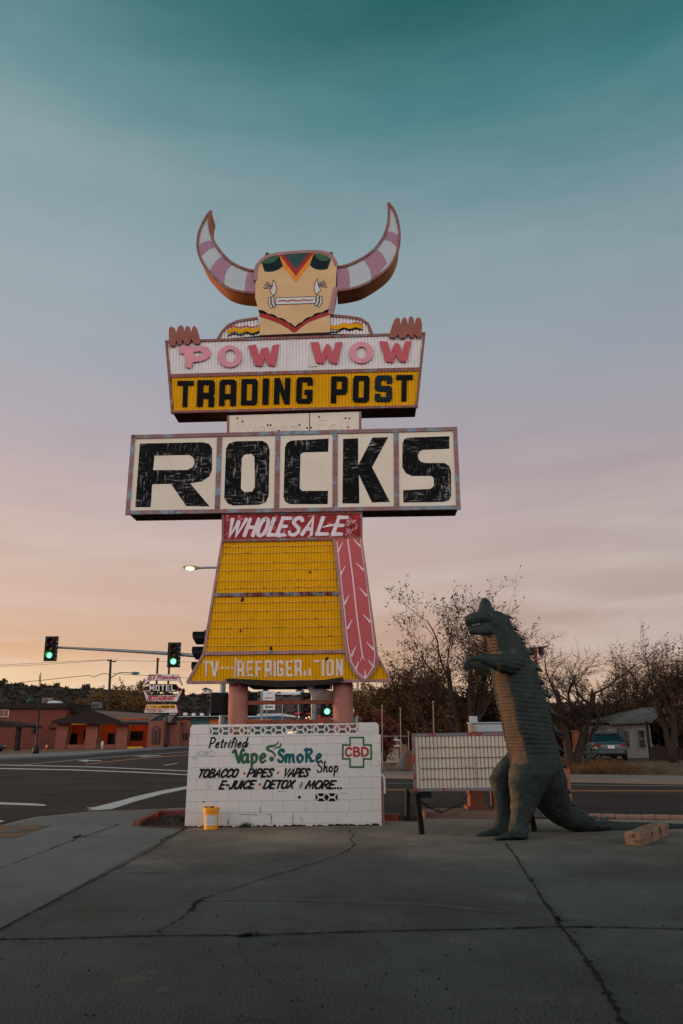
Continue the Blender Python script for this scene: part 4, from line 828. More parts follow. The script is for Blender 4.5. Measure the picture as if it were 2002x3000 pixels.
# near and far legs with feet
loft(mb, [(650, 1470, 960, 1470, 13.12, .55), (600, 1545, 1000, 1560, 13.08, .6), (572, 1640, 985, 1660, 13.06, .62), (570, 1720, 930, 1740, 13.05, .62), (584, 1820, 872, 1835, 13.05, .7), (594, 1920, 826, 1935, 13.05, .78), (594, 2010, 788, 2030, 13.04, .86), (586, 2090, 758, 2105, 13.03, .95), (570, 2150, 750, 2165, 13.02, 1), (556, 2205, 746, 2222, 13.02, 1)])
loft(mb, [(725, 2120, 725, 2228, 13.03, 1.1), (640, 2110, 640, 2232, 13.0, 1.2), (560, 2160, 560, 2235, 12.96, 1.8), (500, 2190, 500, 2236, 12.93, 2.6), (455, 2208, 455, 2236, 12.9, 3.0), (440, 2220, 440, 2234, 12.89, 2.0)])
loft(mb, [(585, 1440, 740, 1440, 13.5, .6), (520, 1510, 720, 1510, 13.53, .6), (440, 1610, 660, 1600, 13.56, .62), (404, 1690, 620, 1670, 13.57, .64), (424, 1775, 598, 1765, 13.58, .75), (446, 1880, 592, 1880, 13.58, .85), (450, 2000, 590, 2000, 13.58, .95), (446, 2090, 580, 2090, 13.57, 1), (438, 2150, 572, 2155, 13.56, 1), (430, 2185, 572, 2195, 13.56, 1)])
loft(mb, [(570, 2090, 570, 2205, 13.57, 1.1), (480, 2100, 480, 2208, 13.54, 1.2), (400, 2145, 400, 2212, 13.5, 1.8), (330, 2160, 330, 2214, 13.46, 2.4), (290, 2185, 290, 2214, 13.43, 2.6), (262, 2206, 262, 2214, 13.41, 2)])
# upper skull and snout, lower jaw, crest
loft(mb, [(184, 300, 188, 324, 12.7, 1.2), (188, 262, 206, 350, 12.72, 1.1), (228, 236, 238, 345, 12.75, 1.15), (285, 220, 290, 330, 12.78, 1.1), (340, 202, 345, 318, 12.81, 1.1), (400, 196, 405, 330, 12.83, 1.05), (455, 210, 440, 400, 12.85, .8), (510, 235, 480, 430, 12.87, .75), (560, 262, 530, 460, 12.92, .6)])
loft(mb, [(212, 358, 214, 376, 12.73, 1.3), (214, 352, 230, 412, 12.74, 1.3), (260, 350, 268, 424, 12.76, 1.3), (310, 340, 318, 428, 12.79, 1.2), (360, 324, 365, 432, 12.81, 1.15), (420, 320, 410, 432, 12.84, 1.1), (480, 330, 450, 450, 12.87, .9)])
loft(mb, [(290, 222, 450, 205, 12.83, .7), (304, 185, 432, 182, 12.83, .7), (314, 148, 412, 150, 12.83, .75), (326, 116, 400, 122, 12.83, .85), (340, 98, 388, 102, 12.83, .9), (352, 92, 376, 94, 12.83, .9)], n=14)
# arms
def limb(mb, pts, n=12):
    path = [dq(p[0], p[1], p[3]) for p in pts]; s_ = (P(1100, 1900, 13) - P(1000, 1900, 13)).length / 100 / 3.012
    path2 = []; rr = []
    for i in range(len(path) - 1):
        for k in range(4):
            t = k / 4; path2.append(path[i].lerp(path[i + 1], t)); rr.append((pts[i][2] * (1 - t) + pts[i + 1][2] * t) * s_)
    path2.append(path[-1]); rr.append(pts[-1][2] * s_); mb.tube(path2, rr, n)
limb(mb, [(640, 640, 100, 12.98), (565, 675, 98, 12.84), (480, 668, 76, 12.74), (390, 645, 52, 12.67), (305, 626, 31, 12.62), (245, 625, 24, 12.6), (215, 650, 20, 12.6)])
limb(mb, [(600, 640, 70, 12.86), (575, 690, 62, 12.8), (540, 705, 40, 12.78)])
limb(mb, [(560, 690, 70, 13.3), (450, 738, 58, 13.36), (350, 716, 44, 13.4), (270, 690, 26, 13.42), (225, 690, 20, 13.43)])
for pts in ([(215, 650, 17, 12.6), (198, 690, 15, 12.58), (196, 735, 8, 12.57), (190, 762, 3, 12.57)], [(222, 645, 16, 12.62), (222, 690, 13, 12.64), (230, 720, 7, 12.65), (226, 738, 3, 12.65)], [(210, 648, 14, 12.58), (185, 680, 12, 12.54), (180, 715, 7, 12.53), (176, 735, 3, 12.53)],
            [(225, 690, 16, 13.43), (180, 712, 13, 13.44), (148, 738, 8, 13.44), (128, 772, 3, 13.45)], [(232, 692, 15, 13.4), (200, 722, 11, 13.38), (180, 748, 6, 13.38), (176, 770, 3, 13.38)], [(225, 690, 14, 13.47), (170, 705, 10, 13.5), (140, 720, 6, 13.5)]):
    limb(mb, pts, 8)
base = dq(620, 2236, 13.2); base.z = 0
raw = mb.build('raw', m_dark, None, loc=base)
md = raw.modifiers.new('r', 'REMESH'); md.mode = 'VOXEL'; md.voxel_size = .019
sm_ = raw.modifiers.new('s', 'SMOOTH'); sm_.factor = .5; sm_.iterations = 5
dg = bpy.context.evaluated_depsgraph_get(); me = bpy.data.meshes.new_from_object(raw.evaluated_get(dg)); bpy.data.objects.remove(raw)
FWD = Vector((-.85, -.53, 0)).normalized()
me.calc_loop_triangles()
vn = [v.normal.copy() for v in me.vertices]; at = me.color_attributes.new('pigment', 'FLOAT_COLOR', 'POINT')
zb0 = dq(600, 1530, 13.2).z; zb1 = dq(400, 430, 13).z; zarm0 = dq(500, 760, 13).z; zarm1 = dq(500, 590, 13).z
rs = random.Random(1)
def spine(z):                                            # torso axis at height z
    t = (z - zb0) / (zb1 - zb0); a = dq(810, 1510, 13.32); b = dq(500, 440, 12.95); return a.lerp(b, t)
col = [0.0] * (4 * len(me.vertices))
for i, v in enumerate(me.vertices):
    p = v.co + base; n = vn[i]; ax = spine(p.z); h = Vector((p.x - ax.x, p.y - ax.y, 0)); bel = 0
    if zb0 - .05 < p.z < zb1 and h.length > .05 and h.length < .95:
        a = h.normalized().dot(FWD); lim = .875
        wob_ = .05 * mnoise.noise(p * 4)
        ontrunk = not (zarm0 < p.z < zarm1 and (p.x < dq(430, 680, 13).x))
        if ontrunk:
            bel = max(0, min(1, (a + wob_ - lim) / .06))
            fade = min(1, (p.z - zb0 + .1) / .15, (dq(700, 590, 13).z - p.z) / .1 if bel < .5 else 9)
            if bel > .5: d = .007 * math.sin((p.z + .012 * mnoise.noise(p * 3)) * 2 * math.pi / .053)
            else: d = max(0, fade) * .015 * (abs(math.sin((p.z + .25 * h.dot(Vector((1, 0, 0))) * .3 + .05 * mnoise.noise(p * 2.2)) * math.pi / .074)) - .5)
            v.co += n * d
    v.co += n * (.012 * mnoise.noise(p * 5) + .008 * mnoise.noise(p * 13) + .004 * mnoise.noise(p * 28))
    v.co.z = max(v.co.z, -.02)
    # bare concrete shows on shins, knees and toes where the paint has worn
    front = max(0, -n.x * .8 - n.y * .25); wear = max(0, min(1, (front - .62) * 2.0 + .7 * mnoise.noise(p * 4.5) + .4 * mnoise.noise(p * 13))) * (1 if p.z < zb0 + .15 else .25)
    col[4 * i] = bel; col[4 * i + 1] = wear; col[4 * i + 3] = 1
at.data.foreach_set('color', col)
me.polygons.foreach_set('use_smooth', [True] * len(me.polygons)); me.materials.clear()
m_dino = mat('dinosaur_paint', (42, 51, 49), .75, .34, 3.2, .6, 24, spots=(((70, 82, 77), 4, .58, .76), ((38, 44, 42), 7, .56, .7), ((84, 92, 86), 22, .68, .76))); t = m_dino.node_tree; n_ = t.nodes; b_ = n_['Principled BSDF']
va = n_.new('ShaderNodeVertexColor'); va.layer_name = 'pigment'; se = n_.new('ShaderNodeSeparateColor'); t.links.new(va.outputs[0], se.inputs[0])
src = b_.inputs['Base Color'].links[0].from_socket
m1 = n_.new('ShaderNodeMixRGB'); t.links.new(se.outputs[1], m1.inputs[0]); t.links.new(src, m1.inputs[1]); m1.inputs[2].default_value = (*lin((92, 82, 66)), 1)
m2 = n_.new('ShaderNodeMixRGB'); t.links.new(se.outputs[0], m2.inputs[0]); t.links.new(m1.outputs[0], m2.inputs[1])
tn = n_.new('ShaderNodeTexNoise'); tn.inputs['Scale'].default_value = 5; tr = n_.new('ShaderNodeValToRGB'); tr.color_ramp.elements[0].color = (*lin((76, 62, 49)), 1); tr.color_ramp.elements[1].color = (*lin((108, 88, 68)), 1)
cdn = n_.new('ShaderNodeTexCoord'); t.links.new(cdn.outputs['Object'], tn.inputs['Vector']); t.links.new(tn.outputs['Fac'], tr.inputs[0]); t.links.new(tr.outputs[0], m2.inputs[2]); t.links.new(m2.outputs[0], b_.inputs['Base Color'])
me.materials.append(m_dino)
dino = bpy.data.objects.new('dinosaur_statue', me); COL.objects.link(dino); dino.location = base
tag(dino, 'tall dark green dinosaur statue standing upright with tan ribbed belly and raised arms', 'statue')
m_spk = mat('spike_paint', (62, 74, 70), .65, .3, 5, .2, 30)
spk = [(470, 215, 560, 258, 597, 270), (575, 318, 606, 360, 648, 380), (640, 412, 672, 470, 693, 490), (640, 395, 660, 440, 692, 462), (700, 500, 745, 590, 778, 590), (752, 612, 800, 715, 852, 732), (815, 745, 850, 830, 876, 853), (852, 850, 890, 950, 930, 968), (905, 1010, 950, 1105, 996, 1137), (950, 1180, 985, 1270, 1030, 1297), (975, 1350, 1010, 1430, 1052, 1452),
       (1010, 1480, 1045, 1570, 1073, 1588), (1045, 1610, 1062, 1690, 1082, 1710), (1082, 1740, 1095, 1800, 1115, 1812), (1100, 1850, 1130, 1920, 1155, 1925), (1150, 1940, 1185, 1985, 1225, 1990), (1205, 1990, 1270, 2035, 1268, 2000), (1290, 2045, 1365, 2070, 1345, 2025), (1385, 2085, 1462, 2100, 1445, 2040)]
for i, (xa, ya, xb, yb, xt, yt) in enumerate(spk):
    Y = (12.86, 12.9, 12.97, 12.97, 13.0, 13.08, 13.12, 13.16, 13.2, 13.25, 13.28, 13.32, 13.36, 13.4, 13.48, 13.62, 13.74, 13.82, 13.9)[i] + .05
    a = dq(xa - 22, ya - 14, Y); b = dq(xb - 24, yb + 12, Y); ce = dq((xa + xb) / 2 - 12, (ya + yb) / 2, Y); tip = dq(xt, yt, Y); tip = ce + (tip - ce) * 1.3; mid = a.lerp(b, .45); nv = Vector((.5, -.86, 0)) * .045
    side = [a, a.lerp(tip, .5) + (a - b) * .06, tip, b.lerp(tip, .4) + (b - a) * -.08, b]; mb = MB(); c = (a + b + tip) / 3
    inn = [p.lerp(c, .3 if q_ != 2 else .12) for q_, p in enumerate(side)]
    vs = side + [p + nv for p in inn] + [p - nv for p in inn]; k = 5; fs = [tuple(range(5, 10)), tuple(range(14, 9, -1))]
    for j in range(5):
        j2 = (j + 1) % 5; fs += [(j, j2, 5 + j2, 5 + j), (j2, j, 10 + j, 10 + j2)]
    mb.add(vs, fs); sp_ = mb.build('back_spike', m_spk, dino); bevel(sp_, .012)
mb = MB()
for i in range(4):
    x = 258 + i * 19; top = dq(x, 338 - i * 4.6, 12.7); mb.lathe(top, [(.009, .01), (.007, -.008), (.0, -.018)], 6)
mb.build('teeth', mat('tooth_paint', (150, 142, 128), .5), dino)
for x, y, Y in ((408, 248, 12.71),):
    mb = MB(); e = dq(x, y, Y); mb.lathe(e + Vector((0, .03, 0)), [(.05, 0), (.05, .02), (.03, .035), (.0, .04)], 14, axis=(-.2, -1, .1)); eye = mb.build('eye', m_spk, dino, True)
    mb = MB(); mb.lathe(e + Vector((-.006, -.004, .0)), [(.02, 0), (.016, .012), (.0, .016)], 12, axis=(-.2, -1, .1)); mb.build('pupil', m_black, eye, True)

# ------------------------------------------------------------------ low marquee board with its pillar
BP = Plane((3.3, 15.6, 0), 1.5)
bl = lambda x, y: BP.uv(*c6(x, y))
bx0, bx1 = bl(197, 1000)[0], BP.uv(1560, 2250)[0]; bz0, bz1 = bl(400, 1152)[1], bl(400, 872)[1]
board = thing('letter_board', 'low cream corrugated marquee board in a red and grey frame, blank of letters', 'sign', BP.p((bx0 + bx1) / 2, 0, -.2))
mb = MB(); mb.prism([BP.p(bx0, bz0, -.03), BP.p(bx1, bz0, -.03), BP.p(bx1, bz1, -.03), BP.p(bx0, bz1, -.03)], -BP.n * .36); mb.build('board_cabinet', mat('board_side', (138, 70, 62), .6, .25, 5, .2, 30, spots=((98, 108, 112), 3, .55, .65)), board)
mb = MB(); m_bcream = mat('board_cream', (196, 188, 170), .6, .08, 1.5, .05, 20, spots=(((170, 150, 120), 2.0, .6, .85, (4, 4, .4)), ((196, 204, 204), 1.2, .55, .8, (1, 1, .6))))
sx = bx0 + .02; k = 0; prev = None; prof = [0, .82, .97, 1, .97, .82]
while sx < bx1 - .02:
    o = -.034 + .034 * prof[k % 6]; cur = (BP.p(sx, bz0 + .02, o), BP.p(sx, bz1 - .02, o))
    if prev: mb.add([prev[0], cur[0], cur[1], prev[1]], [(0, 1, 2, 3)])
    prev = cur; sx += .0745 / 6; k += 1
mb.build('corrugated_panel', m_bcream, board)
mb = MB(); m_bframe = mat('board_frame', (120, 118, 122), .5, .15, 5, .1, 40, spots=((150, 58, 56), 3.2, .52, .58))
for a, b, i in (((bx0 - .03, bz1), (bx1, bz1), 0), ((bx0 - .03, bz0), (bx1, bz0), 1), ((bx0, bz0 - .03), (bx0, bz1 + .03), 2), ((bx1, bz0), (bx1, bz1), 3)): mb.stroke(BP, [a, b], .055, .014 + .001 * i, .07, 0, False)
mb.build('board_frame', m_bframe, board)
m_brail = mat('board_rail', (150, 122, 100), .6, .2, 8, .1, 30)
for y in (937, 990, 1044, 1098):
    z = bl(440, y)[1]; mb = MB(); mb.tube([BP.p(bx0 + .12 + (bx1 - bx0 - .2) * i / 16, z + .006 * math.sin(i * 1.9 + y), .0) for i in range(17)], .013, 6); mb.build('letter_rail', m_brail, board)
mb = MB(); q0 = bl(518, 1146); mb.stroke(BP, [q0, (q0[0] - .005, q0[1] + .62)], .012, .0, .012, 0, False); mb.build('rust_streak', m_rust, board)
m_pil = mat('pillar_brown', (150, 98, 78), .7, .15, 3, .2, 40)
gx = ci
for xa, xb, dY in ((985, 1060, 0),):
    a = G(*ci(1000, 770)); mb = MB(); c = Vector((a.x + .12, a.y + .25, .0)); mb.box(c + Vector((0, 0, .02)), (.52, .62, .14)); mb.box(c + Vector((0, 0, .12)), (.42, .52, .07)); mb.box(c + Vector((0, 0, .5)), (.28, .4, .75)); bevel(mb.build('pillar', m_pil, board), .012)
c2_ = c + Vector((.62, .05, 0)); mb = MB(); mb.box(c2_ + Vector((.6, 0, .12)), (.9, .5, .2)); mb.box(c2_ + Vector((-.23, 0, .5)), (.07, .4, .75)); mb.box(c2_ + Vector((1.2, 0, .5)), (.3, .4, .75)); bevel(mb.build('pillar', m_pil, board), .012)
cab_c = c2_ + Vector((.42, -.05, 0))
cb_ = thing('utility_cabinet', 'grey metal cabinet with bright louvred vents beneath the low marquee board', 'cabinet', (cab_c.x, cab_c.y, .22))
m_grey = mat('cabinet_grey', (78, 78, 80), .6, .12, 6, .1, 30); mb = MB(); mb.box(cab_c + Vector((.1, 0, .55)), (.95, .38, .66)); bevel(mb.build('cabinet_body', m_grey, cb_), .01)
for ix in range(3):
    for iz in range(6):
        mb = MB(); mb.box(cab_c + Vector((-.1 + ix * .125, -.2, .45 + iz * .047)), (.108, .02, .02), M=Matrix.Rotation(.5, 3, 'X')); mb.build('vent_louvre', mat('louvre_zinc', (176, 190, 192), .35, .05, metal=.3) if ix + iz == 0 else bpy.data.materials['louvre_zinc'], cb_)
# metal box riding on the board
bxp = thing('cooler_box', 'pale metal rooftop cooler box resting on top of the low marquee board', 'cooler', BP.p(BP.uv(1440, 2150)[0], bz1 + .03, -.3))
cc = bxp.location.copy(); m_alu = mat('pale_metal', (168, 176, 178), .45, .06, 6, .05, 30, metal=.2)
xl = BP.uv(1363, 2150)[0]; xr = BP.uv(1476, 2150)[0]; hh = BP.uv(1400, 2121)[1] - bz1
mb = MB(); mb.box((cc.x, cc.y, bz1 + .032 + hh * .44), (xr - xl, .34, hh * .86)); bevel(mb.build('cooler_body', m_alu, bxp), .01)
mb = MB(); mb.box((cc.x, cc.y, bz1 + .034 + hh * .93), (xr - xl + .06, .4, hh * .13)); bevel(mb.build('cooler_lid', m_alu, bxp), .01)
mb = MB(); mb.box((xl + BP.o.x * 0 + .03 + (cc.x - (xl + xr) / 2), cc.y - .175, bz1 + .03 + hh * .45), (.13, .012, hh * .7)); g_ = mb.build('cooler_grille', m_brail, bxp)
mb = MB()
for i in range(3): mb.box((xl + .03 + (cc.x - (xl + xr) / 2), cc.y - .184, bz1 + .03 + hh * (.22 + .22 * i)), (.13, .008, .012))
mb.build('grille_bar', m_pale, g_)
mb = MB(); mb.box((xl + .09 + (cc.x - (xl + xr) / 2), cc.y + .05, bz1 + .04 + hh * 1.3), (.14, .14, hh * .6)); mb.build('cooler_vent', m_alu, bxp)

# ------------------------------------------------------------------ leaning posts and the sagging cord of bulbs
def post(name, uvb, uvt, r, label, dY=0.0, extra=None):
    b = G(*uvb); b.z = 0; t_ = P(*uvt, b.y + dY); o = thing(name, label, 'post', b, 'black steel posts along the lot edge')
    mb = MB(); d = (t_ - b).normalized(); mb.tube([b - d * .05, b.lerp(t_, .5), t_], r, 10); smooth_by(mb.build('post_shaft', m_dark, o))
    mb = MB(); mb.lathe(t_ - d * .02, [(r * 1.15, 0), (r * 1.15, .02), (r * .7, .035), (0, .038)], 10, axis=d); mb.build('post_cap', m_dark, o)
    return b, t_, o
b1, t1, o1 = post('steel_post', cs(527, 2150), cs(532, 1665), .05, 'upright black steel post between the white block wall and the cream board')
b2, t2, o2 = post('steel_post', c6(238, 1380), c6(212, 1172), .05, 'leaning black steel post in front of the cream board', -.12)
mb = MB(); mb.box(t2 + Vector((.14, .02, -.02)), (.2, .09, .1)); mb.build('post_bracket', m_dark, o2)
b3, t3, o3 = post('steel_post', c6(812, 1365), c6(785, 1240), .05, 'short black steel post leaning behind the dinosaur statue')
mb = MB(); mb.tube([t1, t1.lerp(t2, .5) + Vector((0, 0, -.06)), t2], .016, 6); tag(mb.build('cable', m_dark), 'short black cable slung between the two left posts', 'cable')
pillar_pt = P(*ci(978, 420), 15.2)
pth = cat([t2 + Vector((.02, .02, -.05)), P(*ci(300, 600), 13.9), P(*ci(380, 665), 14.2), P(*ci(500, 712), 14.5), P(*ci(600, 718), 14.7), P(*ci(730, 660), 14.9), P(*ci(860, 580), 15.1), pillar_pt], 8)
mb = MB(); mb.tube(pth, .008, 5)
cord = tag(mb.build('light_cord', m_dark), 'thin black cord of small bulbs sagging from the leaning post to the board pillar', 'light string')
rs = random.Random(3); mb = MB()
for i in range(2, len(pth) - 1, 2):
    d = Vector((rs.uniform(-.6, .6), rs.uniform(-.5, .2), rs.uniform(-1, .6))).normalized(); mb.lathe(pth[i], [(.007, 0), (.012, .02), (.012, .035), (.0, .05)], 6, axis=d)
mb.build('small_bulb', m_dark, cord)
# ------------------------------------------------------------------ parking block
ends = [G(1838, 2478), G(1880, 2480), G(1938, 2442)]
a0 = G(*c8(1205, 700)); a1 = G(*c8(1410, 615)); a0.z = a1.z = 0; d = (a1 - a0).normalized(); sd_ = Vector((d.y, -d.x, 0)); L = (a1 - a0).length * 1.0
mb = MB(); prof = [(-.125, 0), (.125, 0), (.122, .13), (.1, .155), (-.1, .155), (-.122, .13)]
rs = random.Random(6); n = 12; R = []
for i in range(n + 1):
    p = a0 + d * (L * i / n); dw = 1 - (.02 if i in (0, n) else 0)
    R.append([p + sd_ * (x * 1.05 * dw + rs.uniform(-.006, .006)) + Vector((0, 0, z * dw * 1.2 + rs.uniform(-.006, .004))) for x, z in prof])
mb.rings(R); pk = mb.build('parking_block', mat('block_concrete', (122, 100, 82), .95, .3, 6, .8, 24, spots=(((158, 92, 60), 3.5, .57, .66), ((58, 48, 42), 7, .54, .62)))); bevel(pk, .012); tag(pk, 'chipped concrete parking block with worn orange paint beside the dinosaur tail', 'parking block')
# ------------------------------------------------------------------ ground, streets, pavements
c22 = crop(0, 2240, 2.61333)
def gpoly(mb, pts, z, th=0.0, f=None):
    vs = [G(*(f(*p) if f else p), z) for p in pts]
    for p in vs: p.z = z
    if th: mb.prism(vs, (0, 0, -th))
    else: mb.add(vs, [list(range(len(vs)))])
def flat(name, pts, z, m, th=0.0, f=None):
    mb = MB(); gpoly(mb, pts, z, th, f); return struct(mb.build(name, m))
m_dirt = mat('dirt', (104, 82, 66), .95, .3, .6, .5, 12, spots=((70, 58, 48), 1.4, .5, .7))
m_asph = mat('asphalt', (52, 47, 45), .9, .25, .35, .5, 45, spec=.12, spots=(((38, 36, 36), .22, .48, .6, (1, 2.2, 1)), ((70, 60, 54), .5, .58, .78, (.5, 3, 1)), ((32, 31, 31), .9, .64, .7, (.6, 2.5, 1))))
m_conc = mat('lot_concrete', (86, 91, 92), .92, .26, .5, .6, 38, spec=.12, spots=(((70, 69, 67), .28, .45, .62), ((122, 112, 100), 1.5, .60, .78), ((66, 62, 58), 1.1, .62, .74, (.7, 2.6, 1)), ((62, 58, 54), 5.5, .64, .72), ((50, 47, 45), 16, .70, .74)))
def dirt_and_falloff(m):                                        # brown dirt on the far lot and painted light falloff, with a ragged edge
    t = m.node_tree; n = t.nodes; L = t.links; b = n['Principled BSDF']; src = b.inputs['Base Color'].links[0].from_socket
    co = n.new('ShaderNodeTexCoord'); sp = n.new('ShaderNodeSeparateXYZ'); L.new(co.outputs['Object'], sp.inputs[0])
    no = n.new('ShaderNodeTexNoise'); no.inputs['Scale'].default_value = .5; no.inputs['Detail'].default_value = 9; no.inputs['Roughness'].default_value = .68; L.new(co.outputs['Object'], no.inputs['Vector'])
    a = n.new('ShaderNodeMath'); a.operation = 'MULTIPLY_ADD'; L.new(sp.outputs['Y'], a.inputs[0]); a.inputs[1].default_value = .22; a.inputs[2].default_value = -2.6 + FALLOFF
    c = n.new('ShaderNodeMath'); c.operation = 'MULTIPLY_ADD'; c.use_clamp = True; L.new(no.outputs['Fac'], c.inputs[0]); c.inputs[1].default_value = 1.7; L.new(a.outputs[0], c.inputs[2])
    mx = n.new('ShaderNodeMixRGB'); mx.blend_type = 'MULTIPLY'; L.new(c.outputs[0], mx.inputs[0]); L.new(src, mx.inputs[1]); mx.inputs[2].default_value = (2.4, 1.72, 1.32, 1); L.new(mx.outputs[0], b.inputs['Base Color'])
m_conc2 = mat('slab_concrete', (97, 101, 102), .92, .12, .6, .5, 38, spots=(((86, 88, 88), .6, .5, .7), ((70, 68, 66), 7, .66, .74), ((52, 50, 48), 18, .71, .75)))
m_mark = mat('road_white', (182, 184, 182), .7, .12, 3, .1, 30, spots=((66, 62, 58), 4.5, .60, .68))
m_markd = mat('road_white_dull', (120, 122, 122), .8, .2, 2, spots=((60, 56, 54), 1.2, .55, .7))
m_marky = mat('road_orange', (150, 102, 60), .8, .2, 2, spots=((62, 56, 52), 1.2, .56, .7))
mb = MB(); R_ = 1800; mb.add([(-R_, -200, -.03), (R_, -200, -.03), (R_, R_, -.03), (-R_, R_, -.03)], [(0, 1, 2, 3)]); struct(mb.build('ground', m_dirt))
near = [(-900, 2520), (-300, 2452), (0, 2418), (100, 2394), (270, 2377), (560, 2366), (1121, 2396), (2002, 2402), (3200, 2412)]
far = [(3200, 2332), (2002, 2298), (1120, 2280), (900, 2262), (700, 2190), (550, 2191), (400, 2201), (250, 2214), (0, 2226), (-500, 2250)]
flat('street', near + far, -.016, m_asph)
lot = [G(*p) for p in near]; mb = MB(); vs = [Vector((p.x, p.y, 0)) for p in lot] + [Vector((60, 8, 0)), Vector((60, -14, 0)), Vector((-60, -14, 0))]
mb.prism(vs, (0, 0, -.12)); lot_o = struct(mb.build('parking_lot', m_conc, loc=(0, 0, 0))); FALLOFF = -.55; dirt_and_falloff(m_conc)
flat('pavement', [(-700, 3100), (0, 2722), (270, 2574), (543, 2428), (541, 2420), (345, 2419), (0, 2441), (-300, 2470)], .004, m_conc2)
flat('pavement', [(-300, 2466), (0, 2437), (345, 2417), (398, 2416), (470, 2386), (545, 2385), (558, 2369), (270, 2379), (100, 2397), (0, 2421), (-300, 2456)], .003, m_conc2)
m_paver = brick_mat('brick_paver', (112, 84, 66), (98, 76, 62), (70, 60, 54), .22, .11, .012, .3, .9, plane='xy')
flat('paver_ramp', [(0, 462), (200, 462), (385, 465), (240, 510), (120, 558), (0, 560)], .009, m_paver, f=c22)
flat('drain_cover', [(0, 520), (110, 490), (250, 492), (150, 520)], .013, m_conc, f=c22)
flat('planting_bed', [(1070, 474), (1175, 430), (1235, 392), (1440, 386), (1440, 488)], .012, mat('bed_soil', (66, 50, 42), .98, .4, 4, .8, 20), f=c22)
# red kerb round the bed
mb = MB(); m_kred = mat('kerb_red', (118, 60, 52), .8, .2, 5, .3, 30, spots=((116, 106, 100), 4, .58, .7))
kp = [G(*c22(x, y)) for x, y in ((1045, 472), (1220, 388), (1440, 383))]
for a, b in zip(kp, kp[1:]):
    mb.bar(Vector((a.x, a.y, .03)), Vector((b.x, b.y, .03)), .12, .12)
struct(mb.build('kerb', m_kred))
rs = random.Random(11); mb = MB()
for _ in range(26): x = rs.uniform(1110, 1420); y = rs.uniform(max(400, 480 - (x - 1090) * .5), 480); p = G(*c22(x, y)); p.z = 0; tuft(mb, p, 14, rs.uniform(.05, .16), .15, rs, .006)
o = mb.build('ground_cover', m_weed); tag(o, 'low dark weeds covering the planting bed left of the block wall', 'weeds'); struct(o, 'stuff')
for i, (x, y0, y1) in enumerate(((1178, 440, 378), (1196, 436, 366), (1206, 432, 344))):
    b = G(*c22(x, y0)); b.z = 0; t_ = P(*c22(x + 3, y1), b.y); mb = MB(); mb.tube([b, t_], .012, 5)
    tag(mb.build('marker_stake', mat('stake_red', (120, 40, 40), .7) if i == 0 else bpy.data.materials['stake_red'], None), ('shortest, leftmost thin red stake in the planting bed', 'middle thin red stake in the planting bed', 'tallest, rightmost thin red stake in the planting bed')[i], 'stake', 'thin red stakes in the planting bed')
# joints and cracks in the concrete (dirt filled, with a real width that wanders)
m_crack = mat('crack_dirt', (34, 30, 28), .98, .35, 8, .3, 40)
def crack(pts, w0, w1, z=.006, seed=1, jag=.02, f=None, n=14, name='crack'):
    rs = random.Random(seed); q = [G(*(f(*p) if f else p)) for p in pts]; path = []
    for a, b in zip(q, q[1:]):
        k = max(2, int((b - a).length / .06)) if n is None else n
        for i in range(k): path.append(a.lerp(b, i / k))
    path.append(q[-1]); L_ = []; Rr = []; off = 0
    for i, p in enumerate(path):
        d = (path[min(i + 1, len(path) - 1)] - path[max(i - 1, 0)]).normalized(); s_ = Vector((-d.y, d.x, 0)); off = off * .7 + rs.uniform(-jag, jag)
        w = rs.uniform(w0, w1) * (.5 + 1.1 * rs.random() ** 2); L_.append(Vector((p.x, p.y, z)) + s_ * (off + w / 2)); Rr.append(Vector((p.x, p.y, z)) + s_ * (off - w / 2))
    mb = MB(); m = len(path); mb.add(L_ + Rr, [(i, i + 1, m + i + 1, m + i) for i in range(m - 1)]); return struct(mb.build(name, m_crack))
crack([(425, 38), (330, 97), (200, 165), (0, 268), (-200, 372)], .015, .045, seed=1, jag=.008, f=cp, n=40, name='pavement_joint')
crack([(270, 30), (185, 58), (0, 130), (-120, 180)], .012, .04, seed=2, jag=.008, f=cp, n=30, name='pavement_joint')
crack([(-60, 294), (0, 292), (170, 289), (360, 283), (560, 283), (800, 275), (1040, 270), (1285, 263), (1568, 268), (1700, 270)], .018, .05, seed=3, jag=.007, f=cp, n=26, name='pavement_joint')
crack([(1160, 70), (1215, 150), (1260, 220), (1288, 262), (1350, 345), (1430, 480), (1480, 560)], .015, .05, seed=4, jag=.009, f=cp, n=24, name='pavement_joint')
crack([(775, 35), (800, 42), (812, 50), (806, 62), (812, 78), (795, 88), (760, 105), (700, 125), (600, 155), (500, 185), (462, 200), (440, 225), (415, 245), (365, 278)], .006, .034, seed=5, jag=.022, f=cp, n=12)
crack([(470, 195), (450, 205), (440, 228)], .02, .06, seed=15, jag=.02, f=cp, n=12)
crack([(820, 83), (900, 88), (1000, 95), (1090, 98), (1170, 98)], .004, .012, seed=6, jag=.02, f=cp, n=14)
crack([(558, 288), (552, 330), (590, 370), (640, 402), (700, 432)], .003, .008, seed=7, jag=.02, f=cp, n=12)
crack([(190, 57), (300, 60), (380, 63)], .008, .02, seed=8, jag=.01, f=cp, n=12)
crack([(0, 170), (80, 168), (160, 172), (330, 208)], .003, .008, seed=9, jag=.01, f=cp, n=12)
crack([(1285, 265), (1400, 262), (1568, 270)], .006, .014, seed=12, jag=.01, f=cp, n=16)
crack([(1400, 72), (1480, 70), (1568, 68)], .004, .03, seed=13, jag=.02, f=cp, n=16)
m_tyrem = mat('tyre_rubber', (74, 77, 77), .95, .2, 1.2, spots=((88, 92, 92), 3, .45, .6))
